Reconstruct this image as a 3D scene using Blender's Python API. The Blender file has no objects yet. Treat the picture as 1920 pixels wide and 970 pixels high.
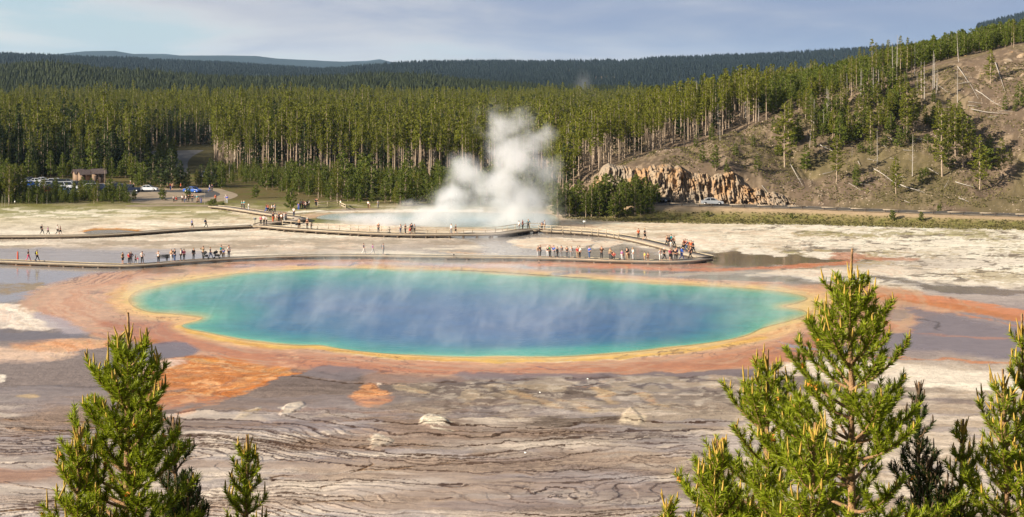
import bpy, bmesh, math, random
import numpy as np
from mathutils import Vector, Matrix

# ------------------------------------------------------------------ camera, sky, sun, exposure
SC = bpy.context.scene
COL = SC.collection
EYE = 28.5                      # camera height above the basin floor
FPX = 2800.0                    # focal length in photo pixels
YH = 140.0                      # row of the true horizon
cam_d = bpy.data.cameras.new('camera')
cam = bpy.data.objects.new('camera', cam_d)
COL.objects.link(cam)
cam.location = (0, 0, EYE)
cam.rotation_euler = (math.radians(90), 0, 0)
cam_d.sensor_width = 36
cam_d.lens = FPX / 1920 * 36
cam_d.shift_y = -(485 - YH) / 1920
cam_d.clip_start = 0.5
cam_d.clip_end = 60000
SC.camera = cam

SUN_EL = math.radians(24)
SUN_DIR = Vector((-0.90, -0.44, 0)).normalized() * math.cos(SUN_EL) + Vector((0, 0, math.sin(SUN_EL)))   # towards the sun
sun_d = bpy.data.lights.new('sun', 'SUN')
sun = bpy.data.objects.new('sun', sun_d)
COL.objects.link(sun)
sun_d.energy = 5.0
sun_d.angle = math.radians(0.5)
sun_d.color = (1.0, 0.89, 0.74)
sun.rotation_euler = SUN_DIR.to_track_quat('Z', 'Y').to_euler()
sun.location = SUN_DIR * 300

W = bpy.data.worlds.new('World')
SC.world = W
W.use_nodes = True
SC.view_settings.view_transform = 'Standard'
SC.view_settings.look = 'None'
SC.view_settings.gamma = 1
SC.view_settings.use_curve_mapping = False
SC.view_settings.exposure = 0.95
SC.render.engine = 'CYCLES'
cy = SC.cycles
cy.use_denoising = True
try:
    cy.denoiser = 'OPENIMAGEDENOISE'
except Exception:
    pass
cy.max_bounces = 8
cy.diffuse_bounces = 2
cy.glossy_bounces = 2
cy.transmission_bounces = 2
cy.transparent_max_bounces = 6
cy.volume_bounces = 5
cy.volume_step_rate = 1.0
cy.volume_max_steps = 128
cy.sample_clamp_indirect = 6
cy.caustics_reflective = False
cy.caustics_refractive = False
SC.render.use_persistent_data = False


def lin(c):
    out = []
    for v in c:
        v = v / 255.0
        out.append(v / 12.92 if v <= 0.04045 else ((v + 0.055) / 1.055) ** 2.4)
    return tuple(out)


# sky: Nishita + procedural high cloud, all on the direction vector
nt = W.node_tree
for n in list(nt.nodes):
    nt.nodes.remove(n)


class NT:
    """tiny node-tree helper"""
    def __init__(self, tree):
        self.t = tree

    def n(self, typ, **kw):
        nd = self.t.nodes.new(typ)
        for k, v in kw.items():
            if k.startswith('i_'):
                key = k[2:]
                key = int(key) if key.isdigit() else key.replace('_', ' ')
                if hasattr(v, 'is_output'):
                    self.t.links.new(v, nd.inputs[key])
                else:
                    nd.inputs[key].default_value = v
            else:
                setattr(nd, k, v)
        return nd

    def link(self, a, b):
        self.t.links.new(a, b)

    def math(self, op, a, b=None, clamp=False):
        nd = self.t.nodes.new('ShaderNodeMath')
        nd.operation = op
        nd.use_clamp = clamp
        for i, v in enumerate((a, b)):
            if v is None:
                continue
            if hasattr(v, 'is_output'):
                self.t.links.new(v, nd.inputs[i])
            else:
                nd.inputs[i].default_value = v
        return nd.outputs[0]

    def noise(self, vec, scale, detail=4, rough=0.55, dist=0.0):
        nd = self.n('ShaderNodeTexNoise')
        nd.inputs['Scale'].default_value = scale
        nd.inputs['Detail'].default_value = detail
        nd.inputs['Roughness'].default_value = rough
        nd.inputs['Distortion'].default_value = dist
        if vec is not None:
            self.link(vec, nd.inputs['Vector'])
        return nd.outputs['Fac']

    def ramp(self, fac, stops):
        nd = self.n('ShaderNodeValToRGB')
        el = nd.color_ramp.elements
        while len(el) < len(stops):
            el.new(0.5)
        for e, (p, c) in zip(el, stops):
            e.position = p
            e.color = (*c, 1) if len(c) == 3 else c
        self.link(fac, nd.inputs[0])
        return nd.outputs[0]

    def sstep(self, v, lo, hi):
        nd = self.n('ShaderNodeMapRange', interpolation_type='SMOOTHSTEP')
        self.link(v, nd.inputs[0])
        nd.inputs[1].default_value = lo
        nd.inputs[2].default_value = hi
        return nd.outputs[0]

    def mix(self, fac, a, b, blend='MIX'):
        nd = self.n('ShaderNodeMix', data_type='RGBA', blend_type=blend)
        for s, v in ((nd.inputs[0], fac), (nd.inputs[6], a), (nd.inputs[7], b)):
            if hasattr(v, 'is_output'):
                self.link(v, s)
            else:
                s.default_value = v if not isinstance(v, tuple) else ((*v, 1) if len(v) == 3 else v)
        return nd.outputs[2]


k = NT(nt)
sky = k.n('ShaderNodeTexSky', sky_type='NISHITA', sun_disc=False)
sky.sun_elevation = SUN_EL
sky.sun_rotation = math.atan2(SUN_DIR.x, SUN_DIR.y)
sky.altitude = 2200
sky.air_density = 1.0
sky.dust_density = 1.0
sky.ozone_density = 1.5
geo = k.n('ShaderNodeTexCoord')
sep = k.n('ShaderNodeSeparateXYZ', i_0=geo.outputs['Generated'])
dx, dz = sep.outputs[0], sep.outputs[2]
stretch = k.n('ShaderNodeMapping', i_0=geo.outputs['Generated'])
stretch.inputs['Scale'].default_value = (3.4, 3.4, 15.0)
n1 = k.noise(stretch.outputs[0], 1.3, 5, 0.52, 0.4)
stretch2 = k.n('ShaderNodeMapping', i_0=geo.outputs['Generated'])
stretch2.inputs['Scale'].default_value = (5.5, 5.5, 34.0)
stretch2.inputs['Location'].default_value = (3.1, 0.7, 0.25)
n2 = k.noise(stretch2.outputs[0], 1.0, 6, 0.55, 0.3)
# high cloud: cream where thin, slate blue where thick, thicker towards the upper right
tilt = k.math('ADD', k.math('MULTIPLY', dx, 0.9), k.math('MULTIPLY', dz, 4.2))
thick = k.math('ADD', tilt, k.math('MULTIPLY', k.math('SUBTRACT', n1, 0.5), 1.15))
darkc = k.sstep(thick, -0.05, 0.36)
ccol = k.mix(darkc, lin((218, 216, 218)), lin((142, 158, 192)))
ccol = k.mix(k.math('MULTIPLY', k.sstep(n2, 0.45, 0.72), 0.45), ccol, lin((160, 172, 198)))
cover = k.sstep(k.math('ADD', k.math('ADD', n2, k.math('MULTIPLY', dx, 1.3)), k.math('MULTIPLY', dz, 5.0)), 0.20, 0.62)
bg1 = k.n('ShaderNodeBackground', i_0=sky.outputs[0], i_1=0.10)
ccol = k.mix(k.sstep(dz, 0.22, 0.6), ccol, lin((128, 136, 152)))  # high sky above the view, darkened to lower the ambient light
bg2 = k.n('ShaderNodeBackground', i_0=ccol, i_1=0.50)
clear = k.mix(0.65, bg1.inputs[0].default_value[:], lin((186, 205, 212)))
clear_mix = k.n('ShaderNodeMixShader', i_0=0.78)
wisp = k.mix(k.sstep(n2, 0.40, 0.62), lin((178, 198, 210)), lin((224, 222, 222)))
bg3 = k.n('ShaderNodeBackground', i_0=wisp, i_1=0.50)
k.link(bg1.outputs[0], clear_mix.inputs[1]); k.link(bg3.outputs[0], clear_mix.inputs[2])
ms = k.n('ShaderNodeMixShader', i_0=k.math('MULTIPLY', cover, 0.92))
k.link(clear_mix.outputs[0], ms.inputs[1])
k.link(bg2.outputs[0], ms.inputs[2])
wo = k.n('ShaderNodeOutputWorld', i_0=ms.outputs[0])
W.cycles.sampling_method = 'AUTOMATIC'

# ------------------------------------------------------------------ helpers
RNG = np.random.default_rng(7)
random.seed(7)


def _hash(ix, iy, seed):
    h = (ix.astype(np.int64) * 374761393 + iy.astype(np.int64) * 668265263 + seed * 1442695041) & 0x7fffffff
    h = ((h ^ (h >> 13)) * 1274126177) & 0x7fffffff
    h = h ^ (h >> 16)
    return ((h & 0xffff).astype(np.float32)) / 65535.0


def vnoise(x, y, seed=0):
    x = np.asarray(x, np.float32); y = np.asarray(y, np.float32)
    ix = np.floor(x); iy = np.floor(y)
    fx = x - ix; fy = y - iy
    fx = fx * fx * fx * (fx * (fx * 6 - 15) + 10); fy = fy * fy * fy * (fy * (fy * 6 - 15) + 10)
    ix = ix.astype(np.int64); iy = iy.astype(np.int64)
    a = _hash(ix, iy, seed); b = _hash(ix + 1, iy, seed)
    c = _hash(ix, iy + 1, seed); d = _hash(ix + 1, iy + 1, seed)
    return a + (b - a) * fx + (c - a) * fy + (a - b - c + d) * fx * fy


def fbm(x, y, seed=0, octaves=4, rough=0.5):
    s = 0; amp = 1.0; tot = 0
    for o in range(octaves):
        s = s + amp * vnoise(x * 2 ** o + o * 17.3, y * 2 ** o - o * 9.1, seed + o)
        tot += amp
        amp *= rough
    return s / tot


def sst(v, lo, hi):
    t = np.clip((v - lo) / (hi - lo), 0, 1)
    return t * t * (3 - 2 * t)


def gp(u, v, z=0.0):
    """photo pixel + height -> world point"""
    Y = (EYE - z) * FPX / (v - YH)
    return ((u - 960) * Y / FPX, Y, z)


def setp(o, label=None, cat=None, group=None, kind=None):
    if label: o['label'] = label
    if cat: o['category'] = cat
    if group: o['group'] = group
    if kind: o['kind'] = kind
    return o


def link(o, parent=None):
    COL.objects.link(o)
    if parent is not None:
        o.parent = parent
    return o


def mesh_np(name, verts, faces, mat=None, smooth=False, uniform=None):
    """fast mesh from numpy; faces is (n,3) or (n,4) or list of polygons"""
    me = bpy.data.meshes.new(name)
    verts = np.asarray(verts, np.float32).reshape(-1, 3)
    if isinstance(faces, np.ndarray):
        nf, k_ = faces.shape
        me.vertices.add(len(verts)); me.vertices.foreach_set('co', verts.ravel())
        me.loops.add(nf * k_); me.loops.foreach_set('vertex_index', faces.astype(np.int32).ravel())
        me.polygons.add(nf)
        me.polygons.foreach_set('loop_start', np.arange(0, nf * k_, k_, dtype=np.int32))
        try:
            me.polygons.foreach_set('loop_total', np.full(nf, k_, np.int32))
        except Exception:
            pass
        me.update(calc_edges=True)
    else:
        me.from_pydata(verts.tolist(), [], faces)
        me.update()
    if smooth:
        me.polygons.foreach_set('use_smooth', np.ones(len(me.polygons), bool))
    if mat is not None:
        for m in (mat if isinstance(mat, (list, tuple)) else [mat]):
            me.materials.append(m)
    return me


def obj_from(name, me, parent=None, loc=None):
    o = bpy.data.objects.new(name, me)
    link(o, parent)
    if loc is not None:
        o.location = loc
    return o


def empty(name, loc=(0, 0, 0), rz=0.0):
    o = bpy.data.objects.new(name, None)
    link(o)
    o.location = loc
    o.rotation_euler = (0, 0, rz)
    o.empty_display_size = 0.3
    return o


MATS = {}


def mat(name, col, rough=0.8, var=0.25, scale=6.0, spec=0.3, metal=0.0, bump=0.0, bscale=20.0, objcoord=True):
    """procedural principled material: base colour broken up by noise"""
    if name in MATS:
        return MATS[name]
    m = bpy.data.materials.new(name)
    m.use_nodes = True
    t = NT(m.node_tree)
    b = m.node_tree.nodes['Principled BSDF']
    tc = t.n('ShaderNodeTexCoord')
    vec = tc.outputs['Object']
    nz = t.noise(vec, scale, 4, 0.6)
    hi = tuple(min(1, c * (1 + var)) for c in col)
    lo = tuple(c * (1 - var) for c in col)
    t.link(t.mix(t.sstep(nz, 0.3, 0.7), lo, hi), b.inputs['Base Color'])
    b.inputs['Roughness'].default_value = rough
    b.inputs['Specular IOR Level'].default_value = spec
    b.inputs['Metallic'].default_value = metal
    if bump:
        bn = t.n('ShaderNodeBump', i_Strength=bump, i_Distance=0.05)
        t.link(t.noise(vec, bscale, 3, 0.6), bn.inputs['Height'])
        t.link(bn.outputs[0], b.inputs['Normal'])
    MATS[name] = m
    return m
# ------------------------------------------------------------------ terrain heights
ROADPTS = [gp(1000, 372, 2.4), gp(1150, 380, 2.3), gp(1215, 383, 2.2), gp(1500, 390, 1.8), gp(1700, 398, 1.5), gp(1920, 405, 1.2), (118, 283, 1.0), (260, 255, 1.0)]
RX = np.array([p[0] for p in ROADPTS]); RY = np.array([p[1] for p in ROADPTS]); RZ = np.array([p[2] for p in ROADPTS])
TOPX = np.array([2, 9, 16, 40, 52.6, 66.5, 80, 94.5, 109.5, 127, 150, 260])
TOPZ = np.array([0.0, 3.5, 8.2, 13.4, 16.5, 21.7, 24.7, 28.4, 32.0, 35.8, 40, 55])


def smin(a, b, k_):
    h = np.clip(0.5 + 0.5 * (b - a) / k_, 0, 1)
    return b + (a - b) * h - k_ * h * (1 - h)


CLX0, CLX1 = 15.5, 55.0


def cliffh(X):
    """height of the rock face along X"""
    m = sst(X, CLX0 - 3, CLX0 + 6) * (1 - sst(X, 50, 63))
    return m * (7.2 - 1.2 * sst(X, 25, 44) - 2.6 * sst(X, 45, 50))


# far ridges: rows of (photo column, photo row of the ground skyline), distance, foot distance
RIDGE = {
    'a': (1900., 1250., [(-400, 145), (-100, 142), (0, 141), (60, 135), (110, 136), (200, 147), (300, 153), (420, 162), (500, 165), (620, 162), (700, 157), (800, 159), (860, 167), (930, 173), (1000, 178), (1060, 188), (1120, 196), (1250, 200), (2400, 200)]),
    'b': (4200., 2600., [(-500, 100), (0, 107), (100, 111), (180, 114), (300, 119), (420, 125), (520, 132), (640, 140), (800, 154), (2600, 154)]),
    'c': (4000., 2600., [(-500, 169), (300, 164), (480, 150), (560, 140), (650, 134), (720, 128), (800, 123), (900, 122), (1000, 123), (1100, 122), (1180, 122), (1240, 115), (1400, 110), (1500, 105), (1600, 99), (1700, 92), (1800, 79), (1870, 70), (1950, 59), (2100, 46), (2600, 34)]),
    'd': (11500., 8500., [(-500, 110), (60, 106), (120, 100), (160, 96), (215, 95), (250, 101), (285, 103), (330, 104), (420, 104), (480, 105), (520, 110), (620, 115), (680, 117), (710, 113), (725, 114), (745, 121), (800, 128), (2600, 130)]),
    'e': (15000., 12500., [(-500, 110), (200, 104), (260, 101), (310, 101), (345, 105), (420, 112), (640, 116), (690, 114), (712, 111), (735, 117), (800, 125), (2600, 128)]),
}


def ridge_z(X, Y, key):
    D, F0, pts = RIDGE[key]
    u = X * FPX / np.maximum(Y, 1) + 960
    pu = np.array([p[0] for p in pts], float); pv = np.array([p[1] for p in pts], float)
    # treat the ridge as a curved range: skyline height is a function of bearing
    v = np.interp(u, pu, pv)
    ztop = EYE - (v - YH) * D / FPX
    t = (Y - F0) / (D - F0)
    rise = np.where(t < 1, np.clip(t, 0, 1) ** 1.15, 1.0 - 0.55 * np.clip((t - 1) * 1.2, 0, 1) ** 1.5)
    rise = np.where(t < 0, 0, rise)
    nz = (fbm(X / 380.0, Y / 380.0, 91, 4) - 0.5) * 0.34 + (fbm(X / 900.0, Y / 900.0, 95, 2) - 0.5) * 0.3
    edge = np.clip(1 - np.abs(t - 1) * 3.0, 0, 1)
    return ztop * np.clip(rise + nz * (1 - edge) * np.clip(t * 2, 0, 1), 0, 2)


def hillz(X, Y):
    zr = np.interp(X, RX, RZ); yr = np.interp(X, RX, RY)
    d = Y - yr - 4.5
    ch = cliffh(X)
    face = ch * sst(d, 3.0, 6.0)
    slope = 0.52 - 0.20 * (ch / 7.2)
    z = zr + face + slope * np.maximum(d - 1.0 - 2.5 * ch / 7.2, 0)
    Xe = X - 0.34 * np.maximum(0, Y - 375)
    zt = np.interp(Xe, TOPX, TOPZ) + 0.02 * (Y - 330)
    zt = np.where(Xe < 2, 0, zt)
    gul = 1 - np.abs(fbm(X / 13.0 + Y / 60.0, Y / 46.0, 45, 4) * 2 - 1)
    lump = (fbm(X / 22.0, Y / 22.0, 41, 4) - 0.5) * 4.2 + (fbm(X / 5.0, Y / 5.0, 43, 3) - 0.5) * 1.3 - np.clip(gul - 0.8, 0, 1) * 6.0 + (fbm(X / 1.6, Y / 1.6, 47, 2) - 0.5) * 0.4
    z = smin(z + lump * sst(d, 2, 14) * 0.8, zt + lump * 0.5, 5.0)
    # embankment below the road
    emb = sst(d, -13.5, -7.5) * zr
    left = sst(X - 0.34 * np.maximum(0, Y - 375), 6, 16)
    z = np.where(d < 0, emb, z)
    return np.maximum(z, 0) * left * (1 - sst(Y, 600, 1100) * 0.6)


def terr(X, Y, far=True):
    X = np.asarray(X, np.float64); Y = np.asarray(Y, np.float64)
    z = np.zeros(np.broadcast(X, Y).shape)
    z = z + np.maximum(0, smin(26.8 - 0.33 * Y, 26.8 - 0.33 * Y, 1) + 0 * X)
    # soften the foot of the near hillside
    z = np.where(Y < 95, np.where(26.8 - 0.33 * Y < 3, 3 * np.exp(-(np.maximum(Y - 72.1, 0)) / 9.0) * sst(95 - Y, 0, 12), z), z)
    z = z + np.where(Y < 70, (fbm(X / 6.0, Y / 6.0, 5, 3) - 0.5) * 0.5, 0)
    z = z + hillz(X, Y) * (Y > 270)
    z = z + (fbm(X / 60.0, Y / 60.0, 7, 3) - 0.5) * 3.0 * sst(Y, 520, 700) * (1 - sst(Y, 3000, 4000))
    if far:
        zz = ridge_z(X, Y, 'a') * sst(Y, 1250, 1300)
        for kk in 'bcde':
            zz = np.maximum(zz, ridge_z(X, Y, kk) * (Y > RIDGE[kk][1]))
        z = z + np.where(Y > 1250, zz, 0)
    return z
# ------------------------------------------------------------------ the ground sheet with its painted mineral crusts
us = np.arange(-70, 1991, 1.6)
vs = np.arange(990, 377.9, -1.0)
yrows = np.concatenate([np.arange(-40, 93.5, 1.4), EYE * FPX / (vs - YH), np.arange(335.8, 436, 0.7)])
nfront = len(np.arange(-40, 93.5, 1.4))
smid = (us - 960) / FPX
outer = np.array([0.02, 0.05, 0.09, 0.14, 0.2, 0.28, 0.38, 0.5, 0.65, 0.85, 1.1, 1.5, 2.0])
scol = np.concatenate([smid[0] - outer[::-1], smid, smid[-1] + outer])
YY, SS = np.meshgrid(yrows, scol, indexing='ij')
XX = SS * np.maximum(YY, 94.0)
UU = (XX * FPX / np.maximum(YY, 94.0) + 960).astype(np.float32)
VV = (YH + EYE * FPX / np.maximum(YY, 94.0)).astype(np.float32)
XX = XX.astype(np.float32); YY = YY.astype(np.float32)

NL = fbm(XX / 14, YY / 14, 11, 4)
NM = fbm(XX / 3.5, YY / 3.5, 12, 4)
NF = fbm(XX / 0.9, YY / 0.9, 13, 3)
NH = fbm(XX / 30, YY / 6, 14, 5)          # streaks across the view
NR = 1 - np.abs(fbm(XX / 11, YY / 9, 15, 5, 0.55) * 2 - 1)      # ridged: drainage channels
NR2 = 1 - np.abs(fbm(XX / 4.5, YY / 4.0, 16, 4, 0.55) * 2 - 1)

ROWS = [
    (378, [(120, 112, 72)] * 5),
    (392, [(172, 165, 118), (176, 166, 120), (150, 138, 100), (170, 158, 112), (178, 165, 120)]),
    (410, [(208, 197, 168), (214, 202, 174), (205, 190, 160), (190, 178, 130), (175, 162, 118)]),
    (422, [(214, 203, 180), (220, 209, 186), (212, 198, 172), (220, 208, 184), (224, 216, 196)]),
    (444, [(212, 202, 186), (222, 212, 194), (186, 170, 150), (214, 202, 180), (228, 220, 200)]),
    (464, [(204, 192, 178), (212, 198, 180), (168, 156, 148), (200, 188, 170), (226, 217, 198)]),
    (480, [(158, 150, 150), (178, 168, 158), (150, 142, 142), (160, 150, 142), (226, 217, 200)]),
    (500, [(150, 142, 140), (150, 140, 140), (150, 142, 142), (150, 138, 126), (226, 216, 202)]),
    (530, [(140, 134, 134), (150, 140, 140), (150, 142, 142), (140, 130, 124), (210, 198, 186)]),
    (580, [(132, 126, 128), (150, 140, 140), (150, 140, 140), (140, 128, 126), (150, 138, 140)]),
    (650, [(136, 126, 126), (130, 118, 116), (130, 118, 114), (140, 126, 126), (146, 134, 138)]),
    (720, [(136, 124, 122), (122, 108, 104), (108, 96, 92), (134, 120, 114), (190, 174, 156)]),
    (780, [(150, 134, 126), (142, 124, 112), (150, 134, 122), (168, 152, 134), (190, 172, 154)]),
    (840, [(172, 156, 146), (172, 156, 144), (172, 156, 144), (178, 162, 146), (214, 198, 178)]),
    (900, [(180, 164, 152), (200, 184, 170), (182, 166, 152), (176, 160, 146), (214, 198, 178)]),
    (990, [(172, 154, 144), (208, 190, 176), (172, 154, 144), (174, 158, 144), (206, 188, 168)]),
]
rv = np.array([r[0] for r in ROWS], np.float32)
CTRL = np.array([[lin(c) for c in r[1]] for r in ROWS], np.float32)      # rows x 5 x 3
ri = np.clip(np.searchsorted(rv, VV + (NL - .5) * 14) - 1, 0, len(rv) - 2)
vw = VV + (NL - .5) * 14
tv = np.clip((vw - rv[ri]) / (rv[ri + 1] - rv[ri]), 0, 1)[..., None]
cu = np.clip((UU + (NL - .5) * 160) / 480.0, 0, 3.999)
ci = np.floor(cu).astype(int)
tu = sst(cu - ci, 0, 1)[..., None]
GC = ((CTRL[ri, ci] * (1 - tu) + CTRL[ri, ci + 1] * tu) * (1 - tv) + (CTRL[ri + 1, ci] * (1 - tu) + CTRL[ri + 1, ci + 1] * tu) * tv).astype(np.float32)
WET = np.zeros_like(UU)
DZ = np.zeros_like(UU)
WASP = 3.0


def sub(u0, u1, v0, v1):
    """slices of the sheet that cover a window (open basin floor only)"""
    r = np.where((VV[:, 0] >= v0) & (VV[:, 0] <= v1) & (np.arange(VV.shape[0]) >= nfront - 1))[0]
    c = np.where((UU[-1] >= u0) & (UU[-1] <= u1))[0]
    if len(r) == 0 or len(c) == 0:
        return None
    return slice(r[0], r[-1] + 1), slice(c[0], c[-1] + 1)


def seg_dist(P, poly, closed):
    """distance of points to a polyline, plus inside flag"""
    x, y = P
    d2 = np.full(x.shape, 1e12, np.float32)
    inside = np.zeros(x.shape, bool)
    n = len(poly)
    for i in range(n if closed else n - 1):
        ax, ay = poly[i]; bx, by = poly[(i + 1) % n]
        ex, ey = bx - ax, by - ay
        L = ex * ex + ey * ey + 1e-9
        t = np.clip(((x - ax) * ex + (y - ay) * ey) / L, 0, 1)
        d2 = np.minimum(d2, (x - ax - t * ex) ** 2 + (y - ay - t * ey) ** 2)
        if closed:
            cond = (ay > y) != (by > y)
            with np.errstate(divide='ignore', invalid='ignore'):
                xi = (bx - ax) * (y - ay) / (by - ay + 1e-12) + ax
            inside ^= cond & (x < xi)
    return np.sqrt(d2), inside


def smooth_poly(pts, closed=True, n=6):
    """Catmull-Rom"""
    P = np.array(pts, float)
    N = len(P)
    out = []
    rng = range(N) if closed else range(N - 1)
    for i in rng:
        if closed:
            p0, p1, p2, p3 = P[(i - 1) % N], P[i], P[(i + 1) % N], P[(i + 2) % N]
        else:
            p0, p1, p2, p3 = P[max(i - 1, 0)], P[i], P[i + 1], P[min(i + 2, N - 1)]
        for j in range(n):
            t = j / n
            out.append(0.5 * ((2 * p1) + (-p0 + p2) * t + (2 * p0 - 5 * p1 + 4 * p2 - p3) * t * t + (-p0 + 3 * p1 - 3 * p2 + p3) * t ** 3))
    if not closed:
        out.append(P[-1])
    return [tuple(p) for p in out]


def field(poly, pad, closed=True, width=0.0, warp=0.0, wn=None):
    xs_ = [p[0] for p in poly]; ys_ = [p[1] for p in poly]
    s = sub(min(xs_) - pad, max(xs_) + pad, min(ys_) - pad / WASP - 2, max(ys_) + pad / WASP + 2)
    if s is None:
        return None, None
    x = UU[s]; y = VV[s] * WASP
    pp = [(p[0], p[1] * WASP) for p in poly]
    d, ins = seg_dist((x, y), pp, closed)
    sd = np.where(ins, -d, d) if closed else d - width
    if warp:
        nn = (NM if wn is None else wn)[s]
        sd = sd + (nn - 0.5) * 2 * warp
    return s, sd


def area(pts, color, soft=8, warp=6, op=1.0, wet=None, wn=None, tex=0.0, texn=None, sm=True, dz=0.0):
    poly = smooth_poly(pts) if sm else pts
    s, sd = field(poly, soft * 2 + warp * 2 + 4, True, 0, warp, wn)
    if s is None:
        return
    m = (1 - sst(sd, -soft, soft)) * op
    if tex:
        m = m * np.clip(1 - tex + tex * 2 * sst((NF if texn is None else texn)[s], 0.3, 0.7), 0, 1)
    c = np.array(lin(color), np.float32)
    GC[s] = GC[s] * (1 - m[..., None]) + c * m[..., None]
    if wet is not None:
        WET[s] = WET[s] * (1 - m) + wet * m
    if dz:
        DZ[s] += dz * m


def stroke(pts, color, width=4, soft=3, warp=3, op=1.0, wet=None, wn=None, tex=0.0, dz=0.0, sm=True):
    poly = smooth_poly(pts, False) if sm else pts
    s, sd = field(poly, width + soft * 2 + warp * 2 + 4, False, width, warp, wn)
    if s is None:
        return
    m = (1 - sst(sd, -soft, soft)) * op
    if tex:
        m = m * np.clip(1 - tex + tex * 2 * sst(NF[s], 0.35, 0.65), 0, 1)
    c = np.array(lin(color), np.float32)
    GC[s] = GC[s] * (1 - m[..., None]) + c * m[..., None]
    if wet is not None:
        WET[s] = WET[s] * (1 - m) + wet * m
    if dz:
        DZ[s] += dz * m


def tint(s, m, color, wet=None):
    c = np.array(lin(color), np.float32)
    GC[s] = GC[s] * (1 - m[..., None]) + c * m[..., None]
    if wet is not None:
        WET[s] = WET[s] * (1 - m) + wet * m


# --- broad weathering over the whole basin
s = sub(-400, 2400, 376, 482)
fade = sst(VV[s], 378, 400)
tint(s, sst(NM[s] * .5 + NH[s] * .5, 0.50, 0.62) * 0.45 * fade, (168, 154, 128))
tint(s, sst(NH[s], 0.50, 0.58) * sst(NM[s], 0.36, 0.5) * 0.55 * sst(VV[s], 425, 455), (156, 142, 126))
tint(s, (1 - sst(NH[s], 0.36, 0.46)) * 0.7 * fade, (236, 228, 210))
# scattered grass on the far flats
gmask = (1 - sst(VV[s], 396, 424)) * sst(NM[s], 0.44, 0.60)
tint(s, gmask * 0.75, (128, 128, 62))
gm2 = (1 - sst(VV[s], 386, 396))
tint(s, gm2 * 0.8 * sst(NL[s] + NM[s] * .5, 0.5, 0.8), (112, 110, 52))

# right flats: white crust cut by dark drainage channels and olive mats
s = sub(1200, 2600, 410, 545)
wr = sst(UU[s], 1230, 1420) * sst(VV[s], 412, 420) * (1 - sst(VV[s], 520, 560))
tint(s, wr * sst(NH[s] * .6 + NM[s] * .4, 0.44, 0.52) * 0.85, (238, 230, 212), 0)
tint(s, wr * sst(NL[s] * .55 + NF[s] * .45, 0.50, 0.62) * 0.62, (166, 150, 104))
tint(s, wr * sst(NR[s], 0.90, 0.965) * 0.85 * sst(NM[s], 0.3, 0.5), (104, 90, 76), 0.15)
tint(s, wr * sst(NR2[s], 0.93, 0.98) * 0.5, (140, 122, 100))
tint(s, wr * sst(NL[s], 0.55, 0.68) * (1 - sst(VV[s], 480, 500)) * 0.6 * sst(NF[s], .35, .6), (150, 146, 88))

# front right dry apron and lower pans
s = sub(1200, 2600, 640, 990)
wl = sst(UU[s] + (NL[s] - .5) * 160, 1480, 1700) * sst(VV[s] + (NL[s] - .5) * 20, 668, 690)
tint(s, wl * sst(NH[s] * .6 + NM[s] * .4, 0.40, 0.56) * 0.55, (222, 208, 188), 0)
tint(s, wl * sst(NL[s] * .4 + NF[s] * .6, 0.50, 0.60) * 0.35, (168, 144, 116))

# wet band between the near boardwalk and the pool, and wet grey flats
area([(-300, 472), (300, 474), (520, 486), (640, 482), (1330, 484), (1420, 500), (1500, 520), (1560, 540), (1480, 540), (1000, 515), (600, 505), (300, 520), (100, 560), (-300, 575)], (158, 150, 146), 12, 8, 0.85, wet=0.86)
area([(860, 440), (1100, 440), (1240, 474), (1340, 486), (1500, 500), (1340, 500), (1000, 492), (880, 484), (900, 462)], (152, 145, 140), 16, 26, 0.85, wet=0.75, wn=NL)
area([(-300, 468), (150, 466), (380, 470), (300, 486), (150, 494), (-300, 492)], (172, 163, 158), 12, 12, 0.8, wet=0.5)
area([(1340, 476), (1440, 474), (1520, 480), (1600, 490), (1560, 498), (1420, 500), (1330, 498)], (120, 104, 88), 10, 16, 0.9, wet=0.95)
area([(960, 452), (1060, 448), (1110, 455), (1090, 466), (1000, 470)], (228, 214, 194), 6, 16, 0.95, wet=0.0)
area([(1120, 456), (1160, 455), (1150, 462), (1110, 468)], (224, 210, 190), 4, 12, 0.9, wet=0.0)
stroke([(830, 472), (880, 476), (930, 478)], (214, 196, 168), 4, 5, 8)
area([(1270, 440), (1330, 446), (1320, 456), (1260, 452)], (232, 222, 204), 5, 12, 0.95, wet=0)
area([(1290, 455), (1360, 462), (1350, 472), (1300, 466)], (232, 222, 204), 5, 12, 0.9, wet=0)
area([(1390, 466), (1450, 470), (1470, 480), (1410, 478)], (236, 228, 212), 5, 12, 0.9, wet=0)
area([(1500, 474), (1600, 476), (1590, 484), (1520, 484)], (236, 228, 212), 5, 14, 0.9, wet=0)

# pink and salmon bacterial mat all round the spring
PINK = [(38, 572), (62, 548), (110, 528), (180, 512), (270, 506), (360, 499), (470, 492), (600, 490), (760, 494), (880, 500), (1000, 506), (1120, 516), (1300, 524), (1400, 530), (1500, 537), (1620, 536), (1700, 546), (1760, 556), (1860, 574), (1960, 592), (1830, 584), (1720, 600), (1700, 620), (1600, 645), (1510, 672), (1450, 685), (1380, 694), (1200, 700), (1060, 706), (960, 706), (880, 706), (800, 706), (700, 700), (600, 697), (520, 690), (440, 676), (370, 668), (300, 640), (180, 632), (150, 615), (90, 600), (50, 588)]
area(PINK, (208, 152, 116), 12, 10, 1.0, wet=0.45, wn=NL)
area([(60, 572), (110, 535), (260, 520), (330, 515), (240, 540), (200, 580), (300, 620), (200, 612), (100, 592)], (214, 164, 128), 22, 12, 0.8)
area([(180, 605), (330, 608), (420, 650), (560, 665), (700, 680), (900, 688), (1200, 682), (1400, 660), (1540, 625), (1570, 650), (1400, 690), (1000, 704), (760, 702), (560, 692), (380, 660), (260, 640)], (194, 108, 56), 16, 8, 0.85)
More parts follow.
